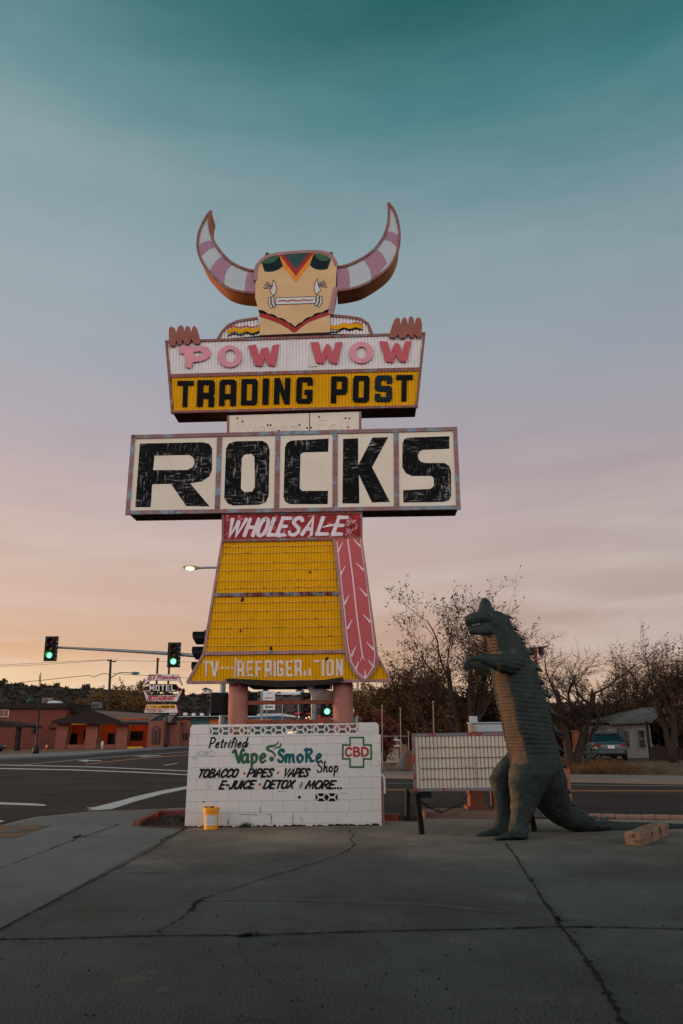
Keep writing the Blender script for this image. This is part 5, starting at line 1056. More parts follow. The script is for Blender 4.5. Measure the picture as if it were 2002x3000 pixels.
def tyre(pts, w):
    q = cat([G(*cp(*p)) for p in pts], 8); mb = MB(); vs = []
    for i, p in enumerate(q):
        d = (q[min(i + 1, len(q) - 1)] - q[max(i - 1, 0)]).normalized(); s_ = Vector((-d.y, d.x, 0)) * w / 2 * min(1, i / 4 + .1, (len(q) - 1 - i) / 4 + .1); vs += [Vector((p.x, p.y, .003)) + s_, Vector((p.x, p.y, .003)) - s_]
    mb.add(vs, [(2 * i, 2 * i + 1, 2 * i + 3, 2 * i + 2) for i in range(len(q) - 1)]); struct(mb.build('tyre_mark', m_tyrem))
tyre([(380, 203), (600, 200), (800, 206), (1000, 214), (1180, 232)], .09)
mb = MB(); rs = random.Random(21)
for a, b, n in (((345, 2418), (150, 2487), 20), ((236, 2450), (215, 2457), 90), ((470, 2465), (540, 2430), 40), ((700, 2745), (760, 2740), 24), ((1640, 2700), (1630, 2690), 20)):
    for _ in range(n):
        t_ = rs.random(); p = G(a[0] + (b[0] - a[0]) * t_, a[1] + (b[1] - a[1]) * t_); p.z = 0; tuft(mb, p, 5, .035, .03, rs, .004)
o = mb.build('joint_weeds', m_weed); tag(o, 'tiny dark weeds sprouting along the concrete joints', 'weeds'); struct(o, 'stuff')
mb = MB(); rs = random.Random(31)
for _ in range(170):                                    # grit and chips lying about
    u = rs.uniform(-50, 2050); v = rs.uniform(2430, 2990); p = G(u, v); r = rs.uniform(.004, .014); a = rs.uniform(0, 6)
    c = Vector((p.x, p.y, .004)); mb.add([c + Vector((r * math.cos(a + k * 1.57) * rs.uniform(.6, 1.3), r * math.sin(a + k * 1.57), -.004)) for k in range(4)] + [c + Vector((0, 0, r * .7))], [(0, 1, 4), (1, 2, 4), (2, 3, 4), (3, 0, 4)])
o = mb.build('gravel', mat('grit', (46, 42, 40), .95, .4, 20)); tag(o, 'scattered dark grit on the concrete lot', 'gravel'); struct(o, 'stuff')
# road markings
ZM = -.011
def mark(pts, m=m_mark, f=c5): return flat('road_marking', pts, ZM, m, 0, f)
mark([(655, 1386), (640, 1382), (700, 1377), (850, 1340), (1000, 1299), (1200, 1254), (1440, 1212), (1440, 1231), (1200, 1281), (1000, 1336), (900, 1368), (830, 1391), (740, 1398), (648, 1401), (690, 1391)])
mark([(-300, 1330), (0, 1341), (280, 1351), (348, 1361), (330, 1368), (0, 1356), (-300, 1345)])
mark([(-100, 1480), (0, 1477), (38, 1475), (10, 1488), (-100, 1500)])
mark([(-300, 1060), (0, 1062), (300, 1068), (700, 1077), (1440, 1109), (1440, 1114), (700, 1082), (300, 1073), (0, 1067), (-300, 1065)])
mark([(-300, 1086), (0, 1088), (500, 1097), (1000, 1115), (1440, 1136), (1440, 1142), (1000, 1121), (500, 1103), (0, 1094), (-300, 1092)])
mark([(150, 1063), (520, 1029), (820, 1004), (1440, 962), (1440, 965), (820, 1008), (520, 1033), (190, 1064)], m_markd)
mark([(575, 1032), (640, 1027), (650, 1030), (750, 1031), (755, 1035), (660, 1035), (640, 1040)], m_mark); mark([(980, 999), (1185, 994), (1195, 997), (1090, 1002), (1060, 1005), (1050, 1002)], m_mark)
mark([(630, 1058), (1000, 1017), (1440, 983), (1440, 987), (1000, 1022), (640, 1062)], m_marky); mark([(1215, 1066), (1315, 1051), (1318, 1054), (1225, 1069)], m_mark)
idf = lambda x, y: (x, y)
mark([(900, 2300), (1120, 2311.5), (2002, 2315.5), (2700, 2319), (2700, 2322), (2002, 2318), (1120, 2314), (900, 2303)], m_marky, idf); mark([(900, 2305), (1120, 2316), (2002, 2320), (2700, 2323), (2700, 2324), (2002, 2321), (1120, 2317), (900, 2306)], m_marky, idf)
mark([(900, 2280), (1120, 2293), (2002, 2302), (2700, 2312), (2700, 2314), (2002, 2303.5), (1120, 2294.5), (900, 2281.5)], m_markd, idf)
# kerbs: the near one painted in faded pink and red, the far one bare
def kerb(pts, h, w, m, z0=-.02, n=10, seed=1, gap=()):
    rs = random.Random(seed); q = [G(*p) for p in pts]; mb = MB(); a, b = q[0], q[-1]
    for i in range(n):
        if i in gap: continue
        p0 = a.lerp(b, i / n); p1 = a.lerp(b, (i + .985) / n); mb.bar(Vector((p0.x, p0.y, z0 + h / 2)), Vector((p1.x, p1.y, z0 + h / 2 + rs.uniform(-.006, .006))), w, h)
    o = struct(mb.build('kerb', m)); bevel(o, .015); return o
m_kpink = mat('kerb_pink', (146, 112, 96), .85, .15, 3, .3, 30, spots=(((120, 110, 104), 2.4, .55, .68), ((70, 60, 54), 6, .66, .74)))
kerb([(1725, 2393), (2300, 2403)], .075, .2, m_kpink, n=14, seed=2); kerb([(1118, 2403), (1172, 2404)], .14, .18, m_kred, n=1); kerb([(1176, 2404), (1240, 2404)], .1, .18, m_asph, n=1); kerb([(1440, 2388), (1690, 2394)], .14, .2, m_conc, n=5, seed=3)
isl0 = G(*ci(300, 780)); isl1 = G(*ci(1400, 780)); mb = MB(); mb.prism([Vector((isl0.x - .02, isl0.y - .45, .1)), Vector((isl1.x, isl1.y - .5, .1)), Vector((isl1.x, isl1.y + .55, .1)), Vector((isl0.x - .1, isl0.y + .4, .1))], (0, 0, -.12)); bevel(struct(mb.build('kerb_island', mat('island_concrete', (120, 100, 88), .9, .2, 2, .3, 30, spots=((146, 84, 62), 2.2, .6, .7)))), .02)
m_walk = mat('pavement_grey', (112, 106, 102), .9, .12, 1, .3, 30); m_kerbd = mat('kerb_grey', (104, 100, 97), .9, .15, 2, .3, 30)
mb = MB(); vs = [G(*p) for p in ((900, 2262), (1120, 2279), (2002, 2297), (3200, 2331), (3200, 2309), (2002, 2284), (1120, 2269), (900, 2255))]; mb.prism([Vector((p.x, p.y, .12)) for p in vs], (0, 0, -.16)); struct(mb.build('pavement', m_walk))
mb = MB(); vs = [G(*p) for p in ((-500, 2251), (0, 2227), (250, 2214.5), (400, 2201.5), (560, 2190.5), (560, 2186), (400, 2195), (250, 2205), (0, 2215), (-500, 2236))]; mb.prism([Vector((p.x, p.y, .13)) for p in vs], (0, 0, -.16)); struct(mb.build('pavement', mat('pavement_blue', (98, 104, 106), .9, .12, .3)))

# ------------------------------------------------------------------ hills
def hill(name, prof, Y0, Y1, m, seed, foot=-.5, amp=2.0, nx=150, ny=26):
    """ridge line given in photo pixels; the slope runs from depth Y0 up to the crest at Y1 and on beyond"""
    mb = MB(); us = [p[0] for p in prof]; u0, u1 = us[0], us[-1]; vs = []
    for i in range(nx + 1):
        u = u0 + (u1 - u0) * i / nx
        for (a, va), (b, vb) in zip(prof, prof[1:]):
            if a <= u <= b: v = va + (vb - va) * (u - a) / (b - a); break
        top = P(u, v, Y1)
        for j in range(ny + 4):
            t_ = j / ny; Y = Y0 + (Y1 - Y0) * t_; x = top.x * (Y / Y1)
            if t_ <= 1: z = foot + (top.z - foot) * (t_ ** 1.0)
            else: z = top.z - (t_ - 1) * 20
            s_ = amp * (mnoise.noise(Vector((x * .035, Y * .035, seed))) + .7 * mnoise.noise(Vector((x * .12, Y * .12, seed + 5))) + .35 * mnoise.noise(Vector((x * .35, Y * .35, seed)))) * (min(1, t_ * 3) if t_ < .8 else (.5 if t_ <= 1 else 0))
            vs.append(Vector((x, Y, z + s_)))
    m_ = ny + 4
    mb.add(vs, [(i * m_ + j, (i + 1) * m_ + j, (i + 1) * m_ + j + 1, i * m_ + j + 1) for i in range(nx) for j in range(m_ - 1)]); o = struct(mb.build(name, m)); rs = random.Random(seed); sc = MB()
    for _ in range(1500):
        i = rs.randrange(nx); j = rs.randrange(2, ny + 1); q = vs[i * m_ + j].lerp(vs[(i + 1) * m_ + j + 1], rs.random())
        if q.x < -160 or q.x > 190: continue
        r = rs.uniform(.25, 1.0)
        for k in range(7):
            a = rs.uniform(0, 6.28); b_ = Vector((math.cos(a), math.sin(a), 0)) * r; t_ = Vector((rs.gauss(0, .5), rs.gauss(0, .5), rs.uniform(.5, 1.3))) * r; c_ = q + Vector((rs.gauss(0, .4), rs.gauss(0, .4), 0)) * r
            sc.add([c_ - b_ * .5, c_ + b_ * .5, c_ + t_ + b_ * .3, c_ + t_ - b_ * .3], [(0, 1, 2, 3)])
    h_ = sc.build('hill_scrub_bushes', m_scrub); tag(h_, 'dark scrub dotted over the ' + ('left brown hillside' if seed == 3 else 'red hillside behind the sign'), 'scrub'); struct(h_, 'stuff'); return o
m_scrub = mat('scrub_leaf', (44, 40, 32), .95, .4, .2)
m_hill = mat('hill_earth', (66, 54, 46), .95, .4, .10, .8, .6, spots=(((36, 33, 28), .2, .46, .54), ((120, 96, 80), .5, .60, .66, (1, 1, 4)), ((40, 34, 30), 1.2, .54, .62)))
m_hill2 = mat('hill_red', (92, 66, 56), .95, .3, .12, .8, .6, spots=(((52, 42, 36), .3, .5, .58), ((128, 100, 86), .7, .60, .66, (.6, 1, 4)), ((48, 38, 34), 1.3, .55, .62)))
hill('hill', [(-900, 1996), (-300, 2000), (0, 2002), (60, 2008), (150, 2012), (230, 2018), (330, 2024), (430, 2030), (520, 2034), (700, 2042)], 150, 235, m_hill, 3, foot=2.0, amp=2.2)
hill('hill', [(420, 2046), (520, 2040), (640, 2034), (740, 2026), (800, 2031), (900, 2034), (1000, 2036), (1120, 2044), (1300, 2052), (1600, 2060), (2000, 2072), (2600, 2082), (3400, 2090)], 165, 300, m_hill2, 8, foot=2.0, amp=1.8, nx=210)

# ------------------------------------------------------------------ traffic signals and street lights
m_lensoff = {'r': mat('lens_red', (70, 16, 16), .3, .1, spec=.6), 'a': mat('lens_amber', (90, 66, 30), .3, .1, spec=.6), 'g': mat('lens_green', (16, 50, 40), .3, .1, spec=.6)}
m_lit = mat('lens_lit_green', (120, 255, 200), .3, 0, emit=(170, 255, 222), estr=1.15); m_visorglow = mat('visor_glow', (20, 150, 90), .3, 0, emit=(0, 190, 110), estr=.35)
m_sig = mat('signal_black', (14, 14, 15), .5, .2, 10); m_slot = mat('slot_sky', (150, 140, 136), .6)
def signal(loc, ang, label, lit=True, plate=True, h=1.3, w=.68, name='traffic_signal', group='traffic signal heads'):
    """head centred on loc, facing -Y when ang is 0"""
    o = thing(name, label, 'traffic light', loc, group); Rz = Matrix.Rotation(ang, 3, 'Z'); L0 = Vector(loc); tr = lambda x, y, z: L0 + Rz @ Vector((x, y, z))
    if plate:
        mb = MB(); mb.box(tr(0, .03, 0), (w, .02, h), M=Rz); p_ = mb.build('backplate', m_sig, o); bevel(p_, .008)
        mb = MB()
        for k in range(5): mb.box(tr(w * .42, .017, h * (.28 - .17 * k)), (w * .13, .01, .045), M=Rz)
        mb.build('plate_slot', m_slot, p_)
    mb = MB(); mb.box(tr(0, .02, 0), (.36, .2, 1.08), M=Rz); bevel(mb.build('signal_housing', m_sig, o), .03)
    for k, c in enumerate('rag'):
        z = .36 - .36 * k; mb = MB(); mb.lathe(tr(0, -.08, z), [(.0, .04), (.08, .032), (.13, .015), (.145, 0)][::-1], 18, axis=Rz @ Vector((0, -1, 0)))
        on = lit and c == 'g'; ln = mb.build('lens', m_lit if on else m_lensoff[c], o, True)
        mb = MB(); n = 16; vs = []
        for r in (.162, .15):
            for yy, f in ((-.08, 1), (-.35, .82)):
                for i in range(n + 1):
                    a = rad(-62 + 304 * i / n); vs.append(tr(r * math.cos(a), yy * (1 if yy > -.1 else (1 - .28 * max(0, -math.sin(a)))), z + r * math.sin(a)))
        q = n + 1; fs = []
        for i in range(n): fs += [(i, i + 1, q + i + 1, q + i), (2 * q + i, 2 * q + i + 1, 3 * q + i + 1, 3 * q + i), (q + i, q + i + 1, 3 * q + i + 1, 3 * q + i)]
        mb.add(vs, fs); mb.build('visor', m_visorglow if on else m_sig, o)  # green lens light on the visor is put in as emission
    return o
YM = 41.0
signal(P(156, 1902, YM) + Vector((0, -.3, 0)), rad(6), 'green traffic light at the outer tip of the mast arm over the left street')
signal(P(514, 1920, YM) + Vector((0, -.3, 0)), rad(6), 'green traffic light on the mast arm above the motel sign')
signal(P(959, 2064, YM) + Vector((.0, -.3, 0)), rad(2), 'green traffic light seen between the two sign columns beneath the yellow robe')
signal(P(890, 2060, YM) + Vector((0, -.2, 0)), rad(75), 'dark side-on traffic light left of the galvanised pole under the sign', lit=False, plate=False)
pb = G(921, 2200); pb = Vector((P(921, 2120, YM).x, YM, 0)); spole = thing('signal_pole', 'galvanised signal pole with a long mast arm and a lit street lamp behind the sign', 'signal pole', pb)
mb = MB(); mb.tube([pb + Vector((0, 0, z)) for z in (0, 3, 6, 10.6)], [.18, .165, .15, .12], 14); mb.build('pole', m_steel, spole, True)
mb = MB(); mb.tube(cat([pb + Vector((0, 0, 4.7)), P(760, 1942, YM), P(550, 1919, YM), P(330, 1905, YM), P(150, 1896, YM)], 5), [.14 - .085 * i / 20 for i in range(21)], 12); mb.build('mast_arm', m_steel, spole, True)
mb = MB(); mb.tube(cat([pb + Vector((0, 0, 10.4)), P(760, 1668, YM), P(640, 1663, YM), P(583, 1664, YM)], 5), .06, 10); mb.build('lamp_arm', m_steel, spole, True)
la, lb = P(584, 1664, YM), P(540, 1662, YM); mb = MB(); d = (lb - la).normalized()
mb.lathe(la, [(.05, 0), (.1, .1), (.12, .35), (.1, .75), (.05, .88), (0, .9)], 14, axis=d); head_ = mb.build('lamp_head', mat('lamp_shell', (150, 130, 100), .5), spole, True)
mb = MB(); mb.lathe(la.lerp(lb, .3) + Vector((0, -.1, -.07)), [(.0, 0), (.07, .04), (.09, .25), (.07, .42), (0, .48)], 14, axis=d); mb.build('lamp_lens', mat('lamp_glow', (255, 240, 210), .3, 0, emit=(255, 214, 150), estr=5.0), head_, True)
YP = 18.6; pb2 = Vector((P(652, 2060, YP).x, YP, 0)); pp = thing('signal_post', 'thin galvanised post carrying signal heads just behind the left sign column', 'signal pole', pb2)
mb = MB(); mb.tube([pb2 + Vector((0, 0, z)) for z in (0, 2, 4.3)], .07, 14); mb.lathe(pb2, [(.18, 0), (.18, .12), (.1, .3), (.07, .32)], 14); mb.build('post_shaft', m_steel, pp, True)
mb = MB(); mb.box(pb2 + Vector((-.25, 0, 3.95)), (.5, .06, .06)); mb.box(pb2 + Vector((-.25, 0, 3.05)), (.5, .06, .06)); mb.box(pb2 + Vector((0, 0, 2.52)), (.5, .06, .06)); mb.build('bracket', m_sig, pp)
signal(P(607, 1914, YP), rad(-84), 'large black side-on traffic light poking out beside the yellow robe', lit=False, h=1.34, w=.62)
m_pedface = mat('ped_face', (16, 16, 18), .4)
for u, lab in ((640, 'black pedestrian signal box left of the left sign column'), (727, 'black pedestrian signal box right of the left sign column')):
    c = P(u, 2062, YP); o = thing('pedestrian_signal', lab, 'pedestrian signal', c, 'pedestrian signal boxes on the post'); mb = MB(); mb.box(c + Vector((0, 0, 0)), (.36, .22, .5)); bevel(mb.build('signal_housing', m_sig, o), .04)
    mb = MB(); mb.box(c + Vector((0, -.11, .2)), (.3, .012, .04)); mb.box(c + Vector((0, .14, 0)), (.4, .1, .54)); bevel(mb.build('signal_hood', m_pedface, o), .03)

# utility pole with lamp, wires
YU = 112.0; m_pole = mat('pole_wood', (52, 40, 34), .9, .3, 3, .3, 20)
ub = P(313, 2191, YU); ub.z = 0; ut = P(325, 1932, YU)
up = thing('utility_pole', 'tall dark wooden utility pole with a crossarm in front of the motel', 'utility pole', ub); dpole = (ut - ub)
mb = MB(); mb.tube([ub, ub + dpole * .5, ut], [.24, .2, .16], 10); mb.build('pole', m_pole, up, True)
mb = MB(); z = P(325, 1937, YU); mb.bar(z + Vector((-.5, 0, .1)), z + Vector((.75, 0, -.1)), .18); mb.build('crossarm', m_pole, up)
mb = MB()
for dx in (-.4, .0, .65): mb.lathe(z + Vector((dx, 0, .1)), [(.06, 0), (.09, .1), (.05, .2), (0, .22)], 8)
mb.build('insulator', m_steel, up)
mb = MB(); mb.tube(cat([P(*c5(826, 418), YU), P(*c5(860, 395), YU), P(*c5(905, 380), YU), P(*c5(978, 383), YU)], 4), .07, 6); mb.build('lamp_arm', m_steel, up)
mb = MB(); mb.lathe(P(*c5(972, 384), YU), [(.08, 0), (.2, .3), (.22, .8), (.12, 1.2), (0, 1.3)], 10, axis=(1, 0, -.05)); mb.build('lamp_head', mat('lamp_teal', (70, 104, 104), .5), up, True)
def wire(pts, label, r=.03, Y=YU, f=c5):
    q = cat([P(*f(x, y), Y) for x, y in pts], 6); mb = MB(); mb.tube(q, r, 4); return tag(mb.build('power_line', m_dark), label, 'wire', 'overhead lines by the utility pole')
wire([(-200, 342), (0, 335), (400, 316), (810, 287)], 'high thin wire running left from the pole crossarm')
wire([(-200, 330), (0, 324), (400, 305), (806, 284)], 'topmost thin wire running left from the pole crossarm')
wire([(95, 470), (150, 455), (400, 428), (650, 402), (690, 414), (740, 395), (785, 388), (815, 400)], 'thick looping service cable left of the pole above the hill', .05)
wire([(-200, 632), (0, 608), (300, 574), (560, 545), (690, 528), (812, 517)], 'pale sagging wire crossing the brick motel roof', .045)
wire([(862, 290), (1100, 296), (1440, 302)], 'high thin wire running right from the crossarm toward the sign'); wire([(832, 386), (1000, 398), (1200, 408), (1440, 424)], 'middle wire running right from the pole past the motel sign', .04)
wire([(828, 520), (900, 530), (1100, 548), (1560, 572)], 'low wire running right from the pole across the dark hillside', .035)
for x, y0, y1 in ((300, 380, 495), (290, 400, 490)):
    a = P(*c5(x, y1), 226); b = P(*c5(x + 4, y0), 226); mb = MB(); mb.tube([a, b], .12, 5); tag(mb.build('antenna_mast', m_dark), 'taller thin mast on the left hill crest' if y0 == 380 else 'shorter thin mast on the left hill crest', 'mast')
# dark lamp posts of the motel street
def lamppost(b, h, hook, label):
    o = thing('street_lamp', label, 'street lamp', b, 'dark ornamental street lamps'); mb = MB(); mb.lathe(b, [(.3, 0), (.3, .5), (.2, .7), (.14, .9), (.1, 1.0), (.08, h)], 12); mb.build('lamp_post', m_dark, o, True)
    t_ = b + Vector((0, 0, h)); mb = MB()
    arc = [t_ + Vector((-hook * .5 + hook * .5 * math.cos(a), 0, hook * .5 * math.sin(a))) for a in [math.pi * i / 10 for i in range(11)]]
    mb.tube([t_ + Vector((0, 0, -.1))] + arc, .05, 6); mb.build('lamp_hook', m_dark, o)
    mb = MB(); mb.lathe(arc[-1], [(.06, .05), (.14, -.1), (.34, -.42), (.36, -.5), (.0, -.5)], 14); mb.build('lamp_shade', mat('shade_green', (30, 56, 54), .5) if 'shade_green' not in bpy.data.materials else bpy.data.materials['shade_green'], o, True); return o
b = G(104, 2212); b.z = 0; lamppost(b, 5.3, .9, 'black street lamp with a green shade in front of the tall brick wing')
b = G(485, 2192); b.z = 0; lamppost(b, (P(491, 2092, b.y) - b).z - .3, .8, 'black shepherd-crook street lamp before the arched motel windows')
# ------------------------------------------------------------------ motel
m_brk = brick_mat('motel_brick', (104, 57, 45), (120, 66, 52), (68, 44, 38), .5, .2, .035, .3, .9, wear=[((84, 52, 46), .35, .5, .75, (1, 1, 1))])
m_brkl = brick_mat('motel_brick_pale', (132, 82, 68), (116, 70, 58), (80, 54, 46), .5, .2, .035, .3, .9)
m_roofb = mat('roof_brown', (112, 92, 82), .9, .15, .6, .4, 4); m_fas = mat('fascia_dark', (40, 32, 30), .9, .2); m_warm = mat('porch_orange', (150, 68, 40), .8, .15, 1)
m_glass = mat('dark_glass', (16, 18, 20), .12, .2, 1, spec=.6); m_win = mat('window_white', (176, 166, 158), .6); m_tealtrim = mat('teal_trim', (60, 116, 116), .6, .1); m_wroof = mat('white_roof', (176, 184, 186), .6, .08)
def q5(x, y, Y): return P(*c5(x, y), Y)
def face(mb, pts, ext, mi=0): mb.prism(pts, ext, mi)
YT = 116.0
tall = thing('motel_wing', 'tall red brick motel wing with a dark flat roof at the left edge', 'building', (q5(100, 900, YT).x, YT, 0))
def wallblk(mb, x0, x1, yt, yb, Y, dep, mi=0, yt2=None, z0=0.0):
    a = q5(x0, yb, Y); b = q5(x1, yb, Y); t0 = q5(x0, yt, Y).z; t1 = q5(x1, yt2 if yt2 is not None else yt, Y).z
    mb.prism([Vector((a.x, Y, z0)), Vector((b.x, Y, z0)), Vector((b.x, Y, t1)), Vector((a.x, Y, t0))], (0, dep, 0), mi); return a.x, b.x, t0, t1
mb = MB(); wallblk(mb, -420, 472, 636, 940, YT, 10); wallblk(mb, 474, 900, 640, 940, YT + 2.2, 8, yt2=676); mb.build('brick_wall', m_brk, tall)
mb = MB()
for x0, x1, ya, yb, Y in ((-440, 500, 606, 640, YT - .6), (480, 930, 640, 674, YT + 1.6)):
    a = q5(x0, ya, Y); b = q5(x1, ya if x0 < 0 else yb - 24, Y); mb.prism([a, b, b + Vector((0, 0, -.75)), a + Vector((0, 0, -.75))], (0, 11, 0))
mb.build('flat_roof', m_fas, tall)
mb = MB(); a = q5(-60, 655, YT); b = q5(66, 710, YT); mb.box(((a.x + b.x) / 2, YT - .04, (a.z + b.z) / 2), (b.x - a.x, .1, a.z - b.z)); f_ = mb.build('window', m_win, tall)
mb = MB()
for xa, xb in ((-50, 27), (36, 60)): a = q5(xa, 660, YT); b = q5(xb, 705, YT); mb.box(((a.x + b.x) / 2, YT - .1, (a.z + b.z) / 2), (b.x - a.x, .04, a.z - b.z))
mb.build('pane', mat('lit_pane', (60, 44, 36), .2, .2, emit=(150, 84, 60), estr=.25), f_)
mb = MB(); a = q5(258, 800, YT - .25); mb.lathe(a, [(.1, -.6), (.3, -.4), (.3, .3), (.1, .6)], 8); mb.build('wall_lamp', m_fas, tall)
mb = MB(); a = q5(368, 790, YT); b = q5(430, 760, YT); mb.box(((a.x + b.x) / 2, YT - .3, a.z), (b.x - a.x, .6, .08)); mb.bar(Vector((a.x, YT - .55, a.z)), Vector((a.x + .5, YT - .05, b.z)), .08); mb.build('wall_bracket', m_fas, tall)
for x0, x1, y0, y1, lab, m in ((303, 366, 568, 607, 'tan slatted rooftop unit on the tall brick wing', mat('unit_tan', (150, 130, 118), .7, .1)), (683, 737, 600, 642, 'grey louvred rooftop unit above the lower brick roof', mat('unit_grey', (104, 112, 118), .6, .1))):
    a = q5(x0, y1 + 4, YT + 4); b = q5(x1, y0, YT + 4); o = thing('rooftop_unit', lab, 'rooftop unit', ((a.x + b.x) / 2, YT + 4.5, a.z)); w = b.x - a.x; h = b.z - a.z
    mb = MB(); mb.box(((a.x + b.x) / 2, YT + 4.8, a.z + h * .5), (w, 1.8, h)); bevel(mb.build('unit_body', m, o), .05)
    mb = MB()
    for k in range(6): mb.box((a.x + w * (.12 + .152 * k), YT + 3.86, a.z + h * .48), (w * .05, .08, h * .7))
    mb.build('unit_slat', m_fas, o)
a = q5(410, 612, YT + 4); mb = MB(); mb.lathe(a, [(1.3, -.2), (1.2, .1), (.8, .4), (0, .5)], 16); tag(mb.build('roof_vent', m_wroof, None, True), 'low pale dome vent on the tall brick wing roof', 'roof vent')

YA = 106.0
mot = thing('motel_building', 'single storey brick motel with a brown shingle roof and a lit orange arcade', 'building', (q5(680, 930, YA).x, YA, 0))
zt = q5(600, 738, YA).z
mb = MB()
def pier(x0t, x0b, x1t, x1b, y1, y2, Y=YA, dep=1.0):
    t0, t1, b0, b1 = q5(x0t, y1, Y), q5(x1t, y1, Y), q5(x0b, y2, Y), q5(x1b, y2, Y); mb.prism([Vector((b0.x, Y - .5, 0)), Vector((b1.x, Y - .5, 0)), Vector((t1.x, Y, t1.z)), Vector((t0.x, Y, t0.z))], (0, dep + .5, 0))
pier(428, 412, 520, 488, 730, 945); pier(650, 630, 738, 716, 728, 945); pier(870, 862, 952, 944, 740, 945)
wallblk(mb, 488, 632, 915, 945, YA - .1, .9); wallblk(mb, 716, 864, 915, 945, YA - .1, .9)
wallblk(mb, 412, 430, 730, 945, YA + 1, 10); mb.build('arcade_pier', m_brkl, mot)
mb = MB(); wallblk(mb, 428, 1092, 728, 945, YA + 4.0, .4); wallblk(mb, 1084, 1092, 760, 940, YA + .5, 3.4); mb.build('porch_wall', m_warm, mot)
mb = MB(); a = q5(430, 735, YA); b = q5(1090, 735, YA); mb.box(((a.x + b.x) / 2, YA + 2.2, zt + .12), (b.x - a.x, 4.6, .15)); mb.build('porch_ceiling', m_warm, mot)
for x0, x1, y0, y1 in ((622, 645, 812, 880), (515, 570, 830, 915), (958, 1058, 815, 882), (800, 862, 830, 910)):
    a = q5(x0, y0, YA + 3.9); b = q5(x1, y1, YA + 3.9); mb = MB(); mb.box(((a.x + b.x) / 2, YA + 3.95, (a.z + b.z) / 2), (b.x - a.x, .12, a.z - b.z)); w_o = mb.build('window', m_fas, mot)
    mb = MB(); mb.box(((a.x + b.x) / 2, YA + 3.87, (a.z + b.z) / 2), ((b.x - a.x) * .86, .05, (a.z - b.z) * .9)); mb.build('pane', m_glass, w_o)
a = q5(525, 740, YA + 1); b = q5(640, 764, YA + 1); mb = MB(); mb.box(((a.x + b.x) / 2, YA + 1, (a.z + b.z) / 2), (b.x - a.x, .4, a.z - b.z)); mb.build('lit_sign_box', mat('lit_amber', (220, 150, 40), .6, 0, emit=(225, 140, 24), estr=.5), mot)
a = q5(650, 742, YA + .6); mb = MB(); mb.lathe(a, [(.0, -.12), (.13, 0), (0, .12)], 10); mb.build('porch_lamp', mat('lamp_warm', (255, 220, 160), .4, 0, emit=(255, 200, 120), estr=5), mot, True)
for i, (x, e) in enumerate(((560, 14), (790, 34), (1010, 48))):
    ld = bpy.data.lights.new('porch_light', 'POINT'); ld.energy = e; ld.color = (1, .45, .14); ld.shadow_soft_size = .4; lo = bpy.data.objects.new('porch_light', ld); COL.objects.link(lo); lo.parent = mot; lo.location = q5(x, 775, YA + 2.2) - mot.location
# wall with two arched windows and the low end with three small openings
YB = 104.5; mb = MB(); xs0, xs1, tt0, tt1 = wallblk(mb, 1090, 1208, 738, 935, YB, 6); wallblk(mb, 1208, 1325, 742, 928, YB + 2.5, 6); wallblk(mb, 1318, 1412, 760, 922, YB + 5, 5); mb.build('arched_wall', m_brkl, mot)
def arch(x0, x1, yt, yb, Y):
    a = q5(x0, yb, Y); b = q5(x1, yb, Y); t_ = q5((x0 + x1) / 2, yt, Y).z; w = b.x - a.x; z0 = q5(x0, yb, Y).z; zs = t_ - w * .55; c = (a.x + b.x) / 2
    def outl(k, zb): return [(c - w / 2 * k, zb)] + [(c + w / 2 * k * math.cos(t), zs + w * .55 * k * math.sin(t)) for t in [math.pi - math.pi * i / 12 for i in range(13)]] + [(c + w / 2 * k, zb)]
    mb = MB(); mb.prism([Vector((x, Y - .14, z)) for x, z in outl(1.0, z0 - .05)], (0, .14, 0)); fr = mb.build('arched_window', m_fas, mot)
    mb = MB(); mb.prism([Vector((x, Y - .19, z)) for x, z in outl(.74, z0 + .05)], (0, .05, 0)); mb.build('arch_infill', m_brkl, fr)
    mb = MB(); zz = zs + w * .12; mb.box((c, Y - .22, (z0 + .15 + zz) / 2), (w * .5, .06, zz - z0 - .15)); mb.build('pane', m_glass, fr)
    mb = MB()
    for dx in (-.1, .1): mb.box((c + w * dx, Y - .26, (z0 + .15 + zz) / 2), (.06, .03, zz - z0 - .2))
    mb.build('mullion', m_fas, fr)
arch(1128, 1186, 778, 908, YB); arch(1212, 1254, 780, 912, YB + 2.5)
for k in range(3):
    a = q5(1321 + k * 27, 830, YB + 5); b = q5(1338 + k * 27, 880, YB + 5); mb = MB(); mb.box(((a.x + b.x) / 2, YB + 5, (a.z + b.z) / 2), (b.x - a.x, .1, a.z - b.z)); mb.build('window', m_fas, mot)
mb = MB()                                               # roofs: front gable, long slope, two small gables
A = q5(383, 738, YA - 1.2); B = q5(680, 658, YA - 1.2); Cc = q5(908, 746, YA - 1.2)
A2 = Vector((A.x + .1, A.y, A.z - .35)); C2 = Vector((Cc.x, Cc.y, Cc.z - .35))
mb.prism([A2, A, B, Cc, C2], (0, 1.0, 0), 1)
rg0 = q5(680, 658, YA + 4.5); rg1 = q5(1192, 690, YA + 4.5); ev0 = Cc; ev1 = q5(1096, 746, YA - 1.2)
mb.add([B, rg0, rg1, ev1, ev0], [(0, 1, 2, 3, 4)], 0); mb.add([A, B, rg0, A + Vector((0, 6, 0))], [(0, 1, 2, 3)], 0)
mb.prism([ev0, ev1, ev1 + Vector((0, 0, -.4)), ev0 + Vector((0, 0, -.4))], (0, .2, 0), 1)
